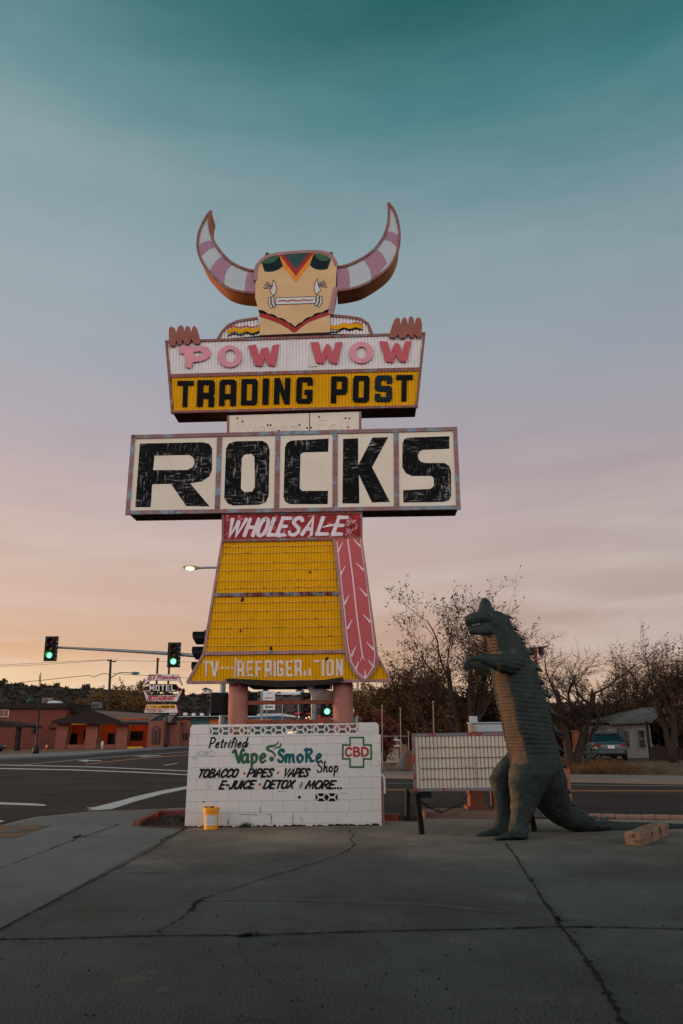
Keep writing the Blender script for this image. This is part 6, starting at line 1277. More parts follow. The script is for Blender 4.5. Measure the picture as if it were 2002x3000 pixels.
G2 = q5(1228, 752, YB + 1.5); mb.prism([ev1 + Vector((0, 0, -.3)), ev1, rg1, G2, G2 + Vector((0, 0, -.3))], (.4, .5, 0), 1); mb.add([rg1, G2, G2 + Vector((0, 6, 0)), rg1 + Vector((0, 6, 0))], [(0, 1, 2, 3)], 0)
a = q5(1200, 748, YB + 1.2); b = q5(1212, 714, YB + 4); c = q5(1292, 698, YB + 4); d = q5(1345, 766, YB + 3.2); e = q5(1262, 752, YB + 1.2)
mb.add([a, b, c, e], [(0, 1, 2, 3)], 0); mb.prism([e, c, d], (.3, .4, 0), 1); mb.build('shingle_roof', [m_roofb, m_fas], mot)
mb = MB(); a = q5(945, 938, YA - .7); b = q5(1060, 944, YA - .7); mb.box(((a.x + b.x) / 2, YA - .7, .1), (b.x - a.x, .3, .2)); mb.build('step_edge', mat('edge_yellow', (190, 140, 40), .7), mot)
# carport at the left edge
cpx = thing('carport', 'dark timber carport roof on a single square post at the left edge', 'carport', (q5(60, 960, 98).x, 98, 0)); mb = MB(); a = q5(-400, 740, 98); b = q5(0, 738, 98); c = q5(186, 776, 98)
mb.prism([q5(-400, 785, 98), q5(-400, 742, 98), b, c, q5(176, 786, 98)], (0, 6, 0)); mb.build('carport_roof', m_fas, cpx); mb = MB(); a = q5(122, 785, 98.5); b = q5(148, 785, 98.5); mb.box(((a.x + b.x) / 2, 98.8, a.z / 2), (b.x - a.x, .7, a.z)); mb.build('carport_post', m_fas, cpx)
# cone, bollard, planters in the arcade, tables
b = G(*c5(345, 932)); b = q5(345, 932, 103); b.z = 0; o = thing('traffic_cone', 'orange traffic cone with white band by the tall brick wing', 'traffic cone', b); mb = MB(); mb.box(b + Vector((0, 0, .03)), (.4, .4, .05)); mb.lathe(b, [(.16, .05), (.05, .68), (.03, .72), (0, .72)], 14); mb.build('cone_body', mat('cone_orange', (196, 70, 30), .6), o, True)
mb = MB(); mb.lathe(b, [(.122, .32), (.078, .56)], 14, cap=False); mb.build('cone_band', mat('cone_white', (190, 186, 180), .5), o)
b = q5(757, 948, 103.5); b.z = 0; mb = MB(); mb.lathe(b, [(.17, 0), (.17, .82), (.13, .92), (.06, .97), (0, .98)], 16); tag(mb.build('bollard', mat('bollard_white', (170, 176, 178), .6), None, True), 'white concrete bollard left of the wooden utility pole', 'bollard')
b = q5(736, 948, 103.2); b.z = 0; mb = MB(); mb.lathe(b, [(.07, 0), (.07, 1.4), (.0, 1.5)], 10); tag(mb.build('bollard', mat('bollard_green', (30, 56, 50), .6), None, True), 'thin dark green post left of the white bollard', 'post')

# ------------------------------------------------------------------ motel sign
YS = 118.0; MS = Plane((0, YS, 0), 0); ms = lambda x, y: MS.uv(*cm(x, y))
msg = thing('motel_sign', 'stacked white, black and yellow motel sign on twin poles above the brick motel roof', 'sign', (P(*cm(1040, 700), YS).x, YS + .4, 0))
m_msw = mat('sign_white', (196, 190, 186), .5, .05); m_msr = mat('sign_red', (166, 30, 40), .5, .1); m_msy = mat('sign_yellow', (224, 164, 24), .5, .05)
mp_ = MS.px(480, 2010) / 5.227
def board_(pts, m, name, dep=.8): 
    mb = MB(); mb.shape(MS, [[ms(*p) for p in pts]], 0, dep, 0, 1); return mb.build(name, [m, m_msr], msg)
for x, yt in ((955, -90), (1130, -10)):
    a = P(*cm(x, yt), YS + .4); b = P(*cm(x - 40, 760), YS + .4); b.z = 0; mb = MB(); mb.tube([b, a], .16, 8); mb.build('sign_pole', m_dark, msg)
a = P(*cm(955, -95), YS + .4); mb = MB(); mb.lathe(a, [(0, -.3), (.25, -.1), (.25, .1), (0, .3)], 12); mb.build('beacon_ball', m_msr, msg, True)
t1_ = board_([(815, 130), (1262, 133), (1328, 302), (1312, 302), (1258, 232), (828, 224), (748, 300), (735, 298)], m_msw, 'sign_top_panel')
mb = MB(); k = mp_; text(mb, MS, 'El', cm(812, 206), cm(905, 206), 60 / 5.227, 13 / 5.227, .3, .05, .04); text(mb, MS, 'R', cm(950, 206), cm(1000, 206), 60 / 5.227, 13 / 5.227, .3, .05, .04); text(mb, MS, 'ancho', cm(1018, 206), cm(1250, 206), 62 / 5.227, 12 / 5.227, .25, .05, .04); mb.build('red_script', m_msr, t1_)
t2_ = board_([(780, 345), (830, 284), (1228, 283), (1268, 340), (1232, 397), (830, 402)], m_black, 'sign_black_panel')
mb = MB(); blocktext(mb, MS, 'MOTEL', *cm(828, 295), *cm(1222, 388), .08, .06, a=.3, b=.18, lean=.0, gap=.28); mb.build('channel_letter', mat('motel_white', (200, 190, 182), .5), t2_)
t3_ = board_([(733, 375), (748, 378), (800, 453), (1258, 456), (1308, 380), (1322, 384), (1247, 546), (785, 543)], m_msw, 'sign_lower_panel')
mb = MB(); text(mb, MS, 'RESTAURANT', cm(795, 528), cm(1200, 528), 60 / 5.227, 14 / 5.227, .35, .05, .04); mb.build('red_lettering', m_msr, t3_)
t4_ = board_([(782, 597), (1235, 597), (1260, 722), (748, 720)], m_msw, 'sign_menu_panel')
mb = MB(); mb.shape(MS, [[ms(*p) for p in ((786, 601), (1222, 601), (1230, 657), (768, 657))]], .03, .03); mb.build('yellow_band', m_msy, t4_)
mats_ = [m_black, m_msr, mat('letter_blue', (70, 120, 140), .6), m_pale, m_orange]
mb = MB()
for i, (c, mi) in enumerate(zip('MEXICAN', (1, 3, 2, 1, 0, 2, 4))): blocktext(mb, MS, c, *cm(790 + i * 25, 612), *cm(790 + i * 25 + (10 if c == 'I' else 19), 650), .06, .03, mi)
text(mb, MS, '&', cm(976, 650), cm(990, 650), 34 / 5.227, 6 / 5.227, .1, .06, .03, 0)
blocktext(mb, MS, 'AMERICAN', *cm(1003, 612), *cm(1130, 650), .06, .03, 0, gap=.26); blocktext(mb, MS, 'FOOD', *cm(1146, 612), *cm(1212, 650), .06, .03, 0, gap=.26)
blocktext(mb, MS, 'REFRIGERATION', *cm(776, 664), *cm(1016, 682), .05, .03, 1, gap=.4); blocktext(mb, MS, 'TV', *cm(1062, 664), *cm(1100, 682), .05, .03, 1, gap=.4)
blocktext(mb, MS, 'ELECTRIC', *cm(796, 690), *cm(938, 708), .05, .03, 1, gap=.4); blocktext(mb, MS, 'HEAT', *cm(960, 690), *cm(1030, 708), .05, .03, 1, gap=.4)
for x, y in ((1036, 674), (1124, 674), (1054, 700)): mb.shape(MS, [[ms(x + 6 * math.cos(t * .8), y + 6 * math.sin(t * .8)) for t in range(8)]], .05, .03, 0)
mb.build('menu_lettering', mats_, t4_)
t5_ = board_([(1108, 727), (1278, 727), (1278, 760), (1108, 760)], m_black, 'vacancy_panel')
mb = MB(); blocktext(mb, MS, 'VACANCY', *cm(1134, 733), *cm(1240, 755), .05, .03, 0, gap=.35); mb.build('vacancy_lettering', m_pale, t5_)

# ------------------------------------------------------------------ beyond the sign: long shopfront, dealer sign, canopy, trailer, hill houses
YL = 132.0; lb_ = thing('boarded_building', 'long low building with white roof, teal trim and orange boarded windows behind the sign', 'building', (P(600, 2120, YL).x, YL, 0))
def rect(mb, u0, v0, u1, v1, Y, dep=.3, mi=0, z0=None):
    a = P(u0, v1, Y); b = P(u1, v0, Y); za = a.z if z0 is None else z0; mb.box(((a.x + b.x) / 2, Y + dep / 2, (za + b.z) / 2), (b.x - a.x, dep, b.z - za), mi=mi)
mb = MB(); rect(mb, 506, 2104, 826, 2160, YL, 12, z0=0.0); mb.build('shop_wall', mat('shop_teal', (70, 100, 106), .8, .15), lb_)
mb = MB(); rect(mb, 500, 2096, 730, 2101, YL - 1.2, 14); mb.build('white_roof', m_wroof, lb_); mb = MB(); rect(mb, 500, 2101.5, 730, 2105, YL - 1.0, 1.0); mb.build('teal_fascia', m_tealtrim, lb_)
for u0, u1 in ((518, 556), (614, 655), (716, 800)):
    mb = MB(); rect(mb, u0, 2106, u1, 2123, YL - .12, .1); mb.build('boarded_window', mat('plywood_orange', (176, 104, 52), .8, .15) if 'plywood_orange' not in bpy.data.materials else bpy.data.materials['plywood_orange'], lb_)
for i, (u, v) in enumerate(((537, 2091), (562, 2092), (586, 2092), (614, 2093))):
    mb = MB(); rect(mb, u, v - 3, u + 9, v + 5, YL + 3, 1.2); mb.build('roof_box', m_pale, lb_)
cnp = thing('canopy_roof', 'white and blue service station canopy seen between the sign columns', 'canopy', (P(790, 2100, 124).x, 124, 0))
mb = MB(); a = [P(*cg(x, y), 124) for x, y in ((320, 275), (610, 270), (712, 288), (712, 302), (600, 290), (320, 300))]; mb.prism(a, (0, 5, 0)); mb.build('canopy_deck', m_wroof, cnp)
mb = MB(); a = [P(*cg(x, y), 123.8) for x, y in ((320, 302), (540, 295), (600, 291), (620, 312), (560, 306), (320, 312))]; mb.prism(a, (0, 2, 0)); mb.build('canopy_fascia', mat('canopy_blue', (40, 84, 110), .6), cnp)
mb = MB()
for x in (345, 490, 615): a = P(*cg(x, 300), 125); mb.tube([(a.x, a.y, 0), (a.x, a.y, a.z)], .12, 8)
mb.build('canopy_post', m_pale, cnp)
YD = 118.0; DS = Plane((0, YD, 0), 0); dsn = thing('dealer_sign', 'white car dealer pylon sign with two stacked panels on a grey post', 'sign', (P(*cg(453, 300), YD).x, YD, 0)); dg_ = lambda x, y: DS.uv(*cg(x, y))
a = P(*cg(453, 95), YD); mb = MB(); mb.box((a.x, YD + .2, a.z / 2), (.34, .3, a.z)); mb.build('sign_post', mat('post_grey', (118, 130, 138), .5), dsn)
for y0, y1 in ((93, 132), (133, 168), (192, 242)):
    mb = MB(); mb.shape(DS, [[dg_(463, y0), dg_(556, y0), dg_(556, y1), dg_(463, y1)]], .0, .4); pn = mb.build('sign_panel', mat('dealer_white', (190, 196, 200), .5, .04) if 'dealer_white' not in bpy.data.materials else bpy.data.materials['dealer_white'], dsn)
    mb = MB()
    if y0 == 93: mb.shape(DS, [[dg_(x, y) for x, y in ((482, 112), (500, 108), (520, 108), (540, 112), (520, 115), (500, 115))]], .05, .04)
    elif y0 == 133: blocktext(mb, DS, 'DODGE', *cg(478, 143), *cg(541, 153), .05, .04, gap=.3)
    else:
        blocktext(mb, DS, 'RAM', *cg(496, 212), *cg(540, 226), .05, .04, gap=.25); mb.shape(DS, [[dg_(x, y) for x, y in ((478, 212), (490, 212), (489, 222), (484, 227), (479, 222))]], .05, .04)
    mb.build('panel_lettering', (m_steel, m_msr, m_ink)[(93, 133, 192).index(y0)], pn)
YR = 100.0; RS = Plane((0, YR, 0), 0); rg_ = lambda x, y: RS.uv(*cg(x, y)); psn = thing('store_sign', 'white lettered store sign over a red strip, right of the sign column', 'sign', (P(*cg(1240, 270), YR).x, YR, 0))
mb = MB(); 
for pts in ([(1178, 262), (1183, 228)], [(1183, 232), (1203, 226), (1210, 240), (1200, 252), (1184, 250)], [(1222, 243), (1250, 241), (1250, 229), (1230, 226), (1220, 240), (1225, 254), (1248, 254)], [(1268, 256), (1272, 228)], [(1271, 236), (1285, 227), (1306, 229)]): mb.stroke(RS, [rg_(*p) for p in pts], .38, .05, .3, 0, False)
mb.build('sign_letter', m_pale, psn); mb = MB(); mb.shape(RS, [[rg_(x, y) for x, y in ((1172, 267), (1302, 266), (1300, 280), (1172, 281))]], 0, .3); mb.build('red_strip', mat('strip_red', (196, 36, 40), .5, emit=(200, 30, 30), estr=.15), psn); mb = MB(); a = P(*cg(1240, 280), YR); mb.box((a.x, YR + .2, a.z / 2), (.4, .3, a.z)); mb.build('sign_post', m_steel, psn)
stf = thing('fuel_station', 'low red and white fuel station between the sign columns', 'building', (P(930, 2120, 110).x, 110, 0)); mb = MB(); rect(mb, 863, 2087, 905, 2092, 110, 3); rect(mb, 925, 2097, 972, 2104, 110, 3); mb.build('red_band', mat('station_red', (176, 40, 40), .6), stf); mb = MB(); rect(mb, 905, 2104, 975, 2112, 111, 3); mb.build('white_band', m_wroof, stf); mb = MB(); rect(mb, 870, 2092, 905, 2160, 113, 4, z0=0); rect(mb, 905, 2112, 1060, 2160, 113, 4, z0=0); mb.build('station_wall', m_grey, stf)
a = P(940, 2119, 109); mb = MB(); mb.box(a, (.5, .2, .22)); mb.build('lit_panel', mat('amber_lit', (255, 180, 40), .5, 0, emit=(255, 170, 40), estr=2), stf)
mb = MB(); rect(mb, 1040, 2103, 1061, 2118, 109, .3); mb.build('lit_window', mat('teal_lit', (30, 90, 92), .4, .3, 4, emit=(40, 130, 130), estr=.25), stf)
mb = MB()
for u, v in ((876, 2100), (906, 2101), (898, 2104)): mb.lathe(P(u, v, 109), [(0, -.1), (.1, 0), (0, .1)], 8)
mb.build('small_lamp', mat('small_lamp', (255, 200, 130), .5, 0, emit=(255, 180, 90), estr=2.5), stf)
YTR = 236.0; trl = thing('semi_trailer', 'long white box trailer parked on the red hillside', 'trailer', P(855, 2040, YTR)); a = P(826, 2036, YTR); b = P(886, 2027, YTR); mb = MB(); mb.box(((a.x + b.x) / 2, YTR, (a.z + b.z) / 2), (b.x - a.x, 2.6, b.z - a.z)); bevel(mb.build('trailer_box', mat('trailer_white', (186, 196, 202), .5, .04), trl), .1); mb = MB()
for u in (834, 838, 876): mb.lathe(P(u, 2038, YTR) + Vector((0, -1.2, 0)), [(.5, 0), (.5, .4)], 12, axis=(0, 1, 0))
mb.build('trailer_wheel', m_dark, trl)
for i, (u0, u1, v0, v1, Y, m, lab) in enumerate(((868, 888, 2018, 2030, 250, mat('house_tan', (150, 140, 130), .8), 'small gabled house on the hill above the white trailer'), (812, 826, 2026, 2034, 245, m_pale, 'tiny pale house on the hill left of the white trailer'), (594, 612, 2014, 2030, 225, m_pale, 'small white house on the hill beside the yellow robe'))):
    a = P(u0, v1, Y); b = P(u1, v0, Y); h = b.z - a.z; o = thing('hill_house', lab, 'house', ((a.x + b.x) / 2, Y, a.z), 'houses on the far hill'); mb = MB(); mb.box(((a.x + b.x) / 2, Y + 3, a.z + h * .3), (b.x - a.x, 6, h * .75)); mb.build('house_wall', m, o)
    mb = MB(); z = a.z + h * .66; mb.prism([Vector((a.x - .3, Y - .4, z)), Vector((b.x + .3, Y - .4, z)), Vector(((a.x + b.x) / 2, Y - .4, b.z))], (0, 7, 0)); mb.build('house_roof', m_fas, o); mb = MB(); mb.box(((a.x + b.x) / 2, Y - .05, a.z + h * .35), ((b.x - a.x) * .25, .1, h * .3)); mb.build('window', m_glass, o)
for i, (x, y0, y1, lab) in enumerate(((742, 195, 320, 'thin pale pole left of the dark side-on signal'), (616, 195, 290, 'thin grey pole between the sign columns'), (490, 160, 290, 'thin grey lamp pole in front of the dealer pylon'))):
    a = P(*cg(x, y1), 105); b = P(*cg(x, y0), 105); mb = MB(); mb.tube([(a.x, a.y, 0), b], .07, 6); tag(mb.build('thin_pole', m_steel), lab, 'pole')
# ------------------------------------------------------------------ trees
m_bark = mat('bark', (50, 40, 34), .95, .3, 5, .4, 20); m_twig = mat('twig', (48, 37, 31), .95, .25, 4)
m_leafb = mat('leaf_brown', (80, 57, 34), .8, .35, 1.2); m_leafo = mat('leaf_olive', (94, 70, 38), .8, .35, 1.0); m_leafy = mat('leaf_yellow', (100, 76, 42), .8, .3, .8); m_leafd = mat('leaf_dark', (50, 38, 26), .85, .35, 1.0)
def tree(name, label, base, H, seed, spread=.9, trunks=((0, 0),), leaves=6, lsize=.12, lm=m_leafb, kids=(6, 5, 5, 4), up=.12, r0=.22, group=None, droop=0.0, fork=.28, cat_='tree', lvl_len=(.42, .62, .6, .55, .5), ang=(28, 62), taper=(.42, .62)):
    rs = random.Random(seed); o = thing(name, label, cat_, base, group); tr = MB(); tw = MB(); lf = []
    stack = []
    for lx, ly in trunks: stack.append((Vector(base), Vector((lx, ly, 1)).normalized(), r0 / (1 + .35 * (len(trunks) - 1)), H * lvl_len[0], 0))
    while stack:
        p, d, r, L, lv = stack.pop(); n = 6 if lv < 3 else 4; pts = [p.copy()]; rr = [r]; dd = [d.copy()]
        for i in range(n):
            wig = .10 if lv == 0 else .2
            d = (d + Vector((rs.gauss(0, wig), rs.gauss(0, wig), rs.gauss(0, wig * .7) + (up if lv < 3 else up * .5) - (droop if lv > 1 else 0)))).normalized()
            p = p + d * (L / n); pts.append(p.copy()); rr.append(r * (1 - .5 * (i + 1) / n) if lv < len(kids) else r * (1 - .75 * (i + 1) / n)); dd.append(d.copy())
        (tr if lv < 2 else tw).tube(pts, rr, (9, 7, 5, 4, 3, 3)[lv], cap=lv < 2)
        if lv < len(kids):
            k = kids[lv] + rs.choice((-1, 0, 0, 1))
            for j in range(max(2, k)):
                t = (fork if lv == 0 else .22) + (1 - (fork if lv == 0 else .22)) * (j + rs.random() * .8) / k; t = min(t, 1); i = min(n, max(1, int(round(t * n))))
                a = rad(rs.uniform(*ang)) * (.7 if j == k - 1 else 1); axis = dd[i].orthogonal().normalized(); axis = Matrix.Rotation(rs.uniform(0, 6.283), 3, dd[i]) @ axis
                cdir = Matrix.Rotation(a, 3, axis) @ dd[i]; cdir = Vector((cdir.x * spread, cdir.y * spread, cdir.z)).normalized()
                stack.append((pts[i], cdir, max(.006, rr[i] * rs.uniform(*taper)), L * lvl_len[lv + 1] * rs.uniform(.75, 1.25), lv + 1))
        if lv >= len(kids) - 1 and leaves:
            for _ in range(int(leaves * rs.uniform(.4, 1.6))):
                i = rs.choice((n, n, rs.randint(1, n))); lf.append(pts[i] + Vector((rs.gauss(0, .055), rs.gauss(0, .055), rs.gauss(0, .055))))
    o0 = o.location.copy(); hz = max(v.z for v in tw.v) - o0.z; k = H / hz; kx = k * 1.0
    for M_ in (tr, tw): M_.v = [Vector((o0.x + (v.x - o0.x) * kx, o0.y + (v.y - o0.y) * kx, o0.z + (v.z - o0.z) * k)) for v in M_.v]
    lf = [Vector((o0.x + (v.x - o0.x) * kx, o0.y + (v.y - o0.y) * kx, o0.z + (v.z - o0.z) * k)) for v in lf]
    tr.build('trunk', m_bark, o, True)
    n0 = len(tw.f)
    for q in lf:
        s_ = lsize * rs.uniform(.5, 1.3); a = Vector((rs.gauss(0, 1), rs.gauss(0, 1), rs.gauss(0, 1))).normalized(); b = a.orthogonal().normalized() * s_ * .3; a = a * s_ * .55
        tw.add([q - a, q + b, q + a, q - b], [(0, 1, 2, 3)], 1)
    me = bpy.data.meshes.new('crown'); o0 = o.location
    me.from_pydata([tuple(v - o0) for v in tw.v], [], tw.f); me.materials.append(m_twig); me.materials.append(lm); me.polygons.foreach_set('material_index', tw.m)
    c = bpy.data.objects.new('crown', me); COL.objects.link(c); c.parent = o; return o
def at(u, Y, z=0.0): return Vector((P(u, 2140, Y).x, Y, z))
def top(u, v, Y, z=0.0): return P(u, v, Y).z - z
TG = 'trees along the far side of the street'
tree('tree', 'tallest tree with sparse small leaves, twin trunks rising left of the dinosaur', at(1365, 43), top(1400, 1680, 43), 11, spread=1.2, trunks=((-.2, 0), (.12, .1), (.3, -.1)), leaves=2.9, lsize=.14, lm=m_leafb, kids=(6, 6, 5, 5), r0=.33, group=TG, ang=(24, 60), fork=.22, taper=(.36, .55))
tree('tree', 'airy brown tree between the pink feather and the tallest tree', at(1235, 46), top(1240, 1870, 46), 17, spread=1.35, trunks=((-.25, 0), (.1, 0)), leaves=1.8, lsize=.14, lm=m_leafb, kids=(6, 6, 5, 4), r0=.2, group=TG, fork=.25, taper=(.38, .56))
tree('tree', 'thin leafy tree whose crown shows between the dinosaur head and the bare tree', at(1545, 47), top(1560, 1755, 47), 5, spread=1.15, trunks=((.03, 0), (-.1, 0)), leaves=2.9, lsize=.14, lm=m_leafb, kids=(6, 6, 5, 5), r0=.2, group=TG, fork=.35, taper=(.36, .55))
tree('bare_tree', 'nearly bare forked tree right behind the dinosaur back', at(1668, 33), top(1690, 1826, 33), 23, spread=1.35, trunks=((-.1, 0), (.25, .05)), leaves=.25, lsize=.08, kids=(6, 6, 5, 5), r0=.22, group=TG, up=.08, fork=.3, taper=(.36, .56))
for u, Y, v, sd, r_, lab in ((1800, 52, 1930, 30, .22, 'brown leaved tree rising behind the teal car'), (1880, 54, 1872, 31, .26, 'broad brown leaved tree over the white house roof'), (1945, 55, 1900, 32, .24, 'brown leaved tree behind the right end of the white house')):
    tree('tree', lab, at(u, Y), top(u, v, Y), sd, spread=1.35, trunks=((-.35, 0), (.1, 0), (.3, .1)), leaves=1.9, lsize=.15, lm=m_leafb, kids=(6, 6, 5, 4), r0=r_, group=TG, fork=.2, taper=(.38, .58))
tree('tree', 'tall narrow topped tree at the right edge', at(1962, 40), top(1968, 1808, 40), 41, spread=.8, trunks=((-.02, 0), (.12, 0)), leaves=1.6, lsize=.12, lm=m_leafb, kids=(7, 5, 5, 4), r0=.24, group=TG, fork=.4, taper=(.36, .55))
tree('tree', 'leafy tree leaning in from beyond the right edge', at(2085, 42), top(2050, 1860, 42), 43, spread=1.2, trunks=((-.3, 0), (.1, 0)), leaves=3, lsize=.13, lm=m_leafb, kids=(6, 6, 5, 5), r0=.26, group=TG, fork=.3, taper=(.38, .56))
tree('willow_tree', 'olive leaved willow right of the sign column', at(1205, 52), top(1185, 1965, 52), 51, spread=1.35, trunks=((-.25, 0), (.1, 0), (.3, .1)), leaves=11, lsize=.16, lm=m_leafo, kids=(7, 6, 5, 4), r0=.24, group=TG, fork=.2, droop=.05)
tree('willow_tree', 'smaller olive willow behind the white block wall, just right of its pier', at(1130, 56), top(1120, 2005, 56), 53, spread=1.2, trunks=((-.15, 0), (.25, 0)), leaves=10, lsize=.16, lm=m_leafo, kids=(6, 6, 5, 4), r0=.2, group=TG, fork=.2, droop=.05)
SG = 'dark shrubs behind the street trees'
for i, (u, Y, v, sd, lm, lab) in enumerate(((1300, 50, 2020, 61, m_leafo, 'brownish shrub in front of the dark tan house roof'), (1365, 52, 2005, 62, m_leafd, 'dark shrub beneath the tallest tree'), (1430, 50, 2015, 63, m_leafd, 'dark shrub directly behind the dinosaur belly'), (1640, 52, 2050, 64, m_leafd, 'dark shrub behind the bare tree trunk'), (1730, 56, 2040, 65, m_leafd, 'dark shrub above the teal car'), (1800, 54, 2035, 66, m_leafd, 'dark shrub left of the white house roof'),
                                       (1880, 58, 2040, 67, m_leafd, 'dark shrub behind the white house'), (1960, 52, 2030, 68, m_leafd, 'dark shrub at the right edge behind the wooden fence'), (1240, 54, 2045, 69, m_leafo, 'olive shrub left of the tan house gable'))):
    tree('shrub', lab, at(u, Y), top(u, v, Y), sd, spread=1.6, trunks=((-.4, 0), (.0, .2), (.4, 0)), leaves=12, lsize=.2, lm=lm, kids=(7, 6, 5), r0=.14, group=SG, fork=.1, cat_='shrub', up=.06)
HG = 'autumn trees at the foot of the hill'
for u, Y, v, sd, lab in ((345, 150, 1986, 71, 'tallest yellow autumn tree behind the motel utility pole'), (303, 150, 2006, 72, 'yellow autumn tree left of the utility pole'), (372, 148, 2003, 73, 'yellow autumn tree right of the utility pole'), (402, 152, 2010, 74, 'small yellow autumn tree left of the motel sign'), (255, 155, 2040, 75, 'low brown autumn tree behind the rooftop unit')):
    zb = 2.0; tree('autumn_tree', lab, at(u, Y, zb), top(u, v, Y, zb), sd, spread=1.3, trunks=((-.3, 0), (.05, 0), (.3, 0)), leaves=5, lsize=.3, lm=m_leafy, kids=(6, 5, 4, 3), r0=.3, group=HG, fork=.15)
for u, Y, v, vb, sd, lm, lab in ((166, 232, 2003, 2020, 81, m_leafb, 'small round bush on the left hill crest'), (12, 232, 1990, 2004, 82, m_leafb, 'wide bush on the hill crest at the left edge'), (250, 232, 2006, 2022, 83, m_leafb, 'low bush on the crest left of the utility pole'), (422, 226, 1990, 2030, 84, m_leafd, 'dark evergreen on the crest left of the motel sign'), (530, 230, 2015, 2036, 85, m_leafd, 'dark evergreen on the crest between motel sign and yellow robe'), (775, 290, 2008, 2032, 86, m_leafd, 'dark tree on the hill crest above the dealer sign')):
    b = P(u, vb, Y); tree('hill_tree', lab, b, P(u, v, Y).z - b.z + .3, sd, spread=1.7, trunks=((-.5, 0), (0, 0), (.5, 0)), leaves=4, lsize=.28, lm=lm, kids=(6, 5, 4), r0=.2, group='small trees on the hill crests', fork=.1)

# ------------------------------------------------------------------ cars
m_glassc = mat('car_glass', (22, 40, 42), .08, .05, spec=.8); m_tyre = mat('tyre', (16, 16, 16), .9); m_rim = mat('rim', (120, 124, 128), .35, .05, metal=.6); m_tail = mat('tail_red', (110, 18, 20), .3); m_headl = mat('headlight_glass', (150, 160, 164), .15, spec=.8)
def car(name, label, loc, ang, paint):
    o = thing(name, label, 'car', loc, None); R = Matrix.Rotation(ang, 3, 'Z'); L0 = Vector(loc); T_ = lambda x, y, z: L0 + R @ Vector((x, y, z))
    st = [(-2.36, .62, .42, .78), (-2.3, .76, .32, .92), (-2.1, .85, .24, 1.0), (-1.5, .9, .2, 1.0), (-.6, .91, .2, .97), (.5, .91, .2, .95), (1.2, .9, .2, .92), (1.8, .86, .24, .84), (2.15, .76, .3, .74), (2.3, .6, .38, .62)]
    mb = MB(); rings = []
    for x, w, z0, z1 in st:
        zm = z0 + (z1 - z0) * .6; rings.append([T_(x, y, z) for y, z in ((-w * .88, z0), (w * .88, z0), (w, z0 + .1), (w, zm), (w * .95, z1 - .06), (w * .8, z1), (-w * .8, z1), (-w * .95, z1 - .06), (-w, zm), (-w, z0 + .1))])
    mb.rings(rings); bd = mb.build('body', paint, o, True); sb = bd.modifiers.new('s', 'SUBSURF'); sb.levels = sb.render_levels = 2
    mb = MB(); gs = [(-1.95, .72, .98), (-1.25, .6, 1.38), (-.4, .6, 1.46), (.25, .6, 1.42), (1.15, .72, .95)]
    mb.add([T_(x, s_ * w, z) for x, w, z in gs for s_ in (-1, 1)], [(0, 1, 3, 2), (2, 3, 5, 4), (4, 5, 7, 6), (6, 7, 9, 8)] + [(0, 2, 4, 6, 8), (9, 7, 5, 3, 1)]); mb.build('window_glass', m_glassc, o)
    mb = MB(); mb.rings([[T_(x, y, z) for y, z in ((-w, z0), (-w * .9, z0 + .05), (w * .9, z0 + .05), (w, z0))] for x, w, z0 in ((-1.35, .62, 1.36), (-.9, .63, 1.43), (-.4, .63, 1.455), (.0, .63, 1.44), (.3, .62, 1.4))]); mb.build('roof', paint, o, True)
    mb = MB()
    for s_ in (-1, 1):
        for a, b in (((-1.97, .76, .97), (-1.25, .625, 1.39)), ((1.17, .76, .94), (.25, .625, 1.42)), ((-.45, .82, .96), (-.45, .625, 1.44))): mb.bar(T_(a[0], s_ * a[1], a[2]), T_(b[0], s_ * b[1], b[2]), .07)
    mb.build('window_pillar', paint, o)
    for x in (-1.4, 1.4):
        for s_ in (-1, 1):
            ax = R @ Vector((0, s_, 0)); mb = MB(); mb.lathe(T_(x, s_ * .72, .32), [(.26, 0), (.32, .03), (.32, .19), (.25, .21)], 22, axis=ax); wh = mb.build('wheel', m_tyre, o, True); mb = MB(); mb.lathe(T_(x, s_ * .74, .32), [(.21, .18), (.2, .2), (.05, .19), (0, .2)], 16, axis=ax); mb.build('rim', m_rim, wh)
    for s_ in (-1, 1):
        mb = MB(); mb.box(T_(-2.28, s_ * .62, .8), (.12, .26, .16), M=R); bevel(mb.build('tail_light', m_tail, o), .03)
        mb = MB(); mb.box(T_(2.14, s_ * .56, .66), (.2, .3, .13), M=R); bevel(mb.build('headlight', m_headl, o), .03)
        mb = MB(); mb.box(T_(.75, s_ * .98, 1.0), (.12, .16, .12), M=R); bevel(mb.build('wing_mirror', paint, o), .03)
    mb = MB(); mb.box(T_(-2.39, 0, .72), (.03, .34, .16), M=R); mb.build('number_plate', m_pale, o)
    mb = MB(); mb.box(T_(-2.36, 0, .44), (.14, 1.3, .14), M=R); mb.box(T_(2.28, 0, .42), (.12, 1.2, .14), M=R); bevel(mb.build('bumper', paint, o), .04); return o
m_cteal = mat('car_teal', (44, 60, 62), .3, .06, 2, spec=.6); m_cdark = mat('car_black', (26, 28, 30), .25, .1, 2, spec=.6)
cbse = at(1762, 44.5); car('parked_car', 'teal saloon parked nose in beside the white house', cbse, rad(82), m_cteal)
cb2 = Vector((q5(-10, 960, 93).x, 93, 0)); car('parked_car', 'dark saloon at the left edge under the carport', cb2 + Vector((-1.6, 0, 0)), rad(-14), m_cdark)

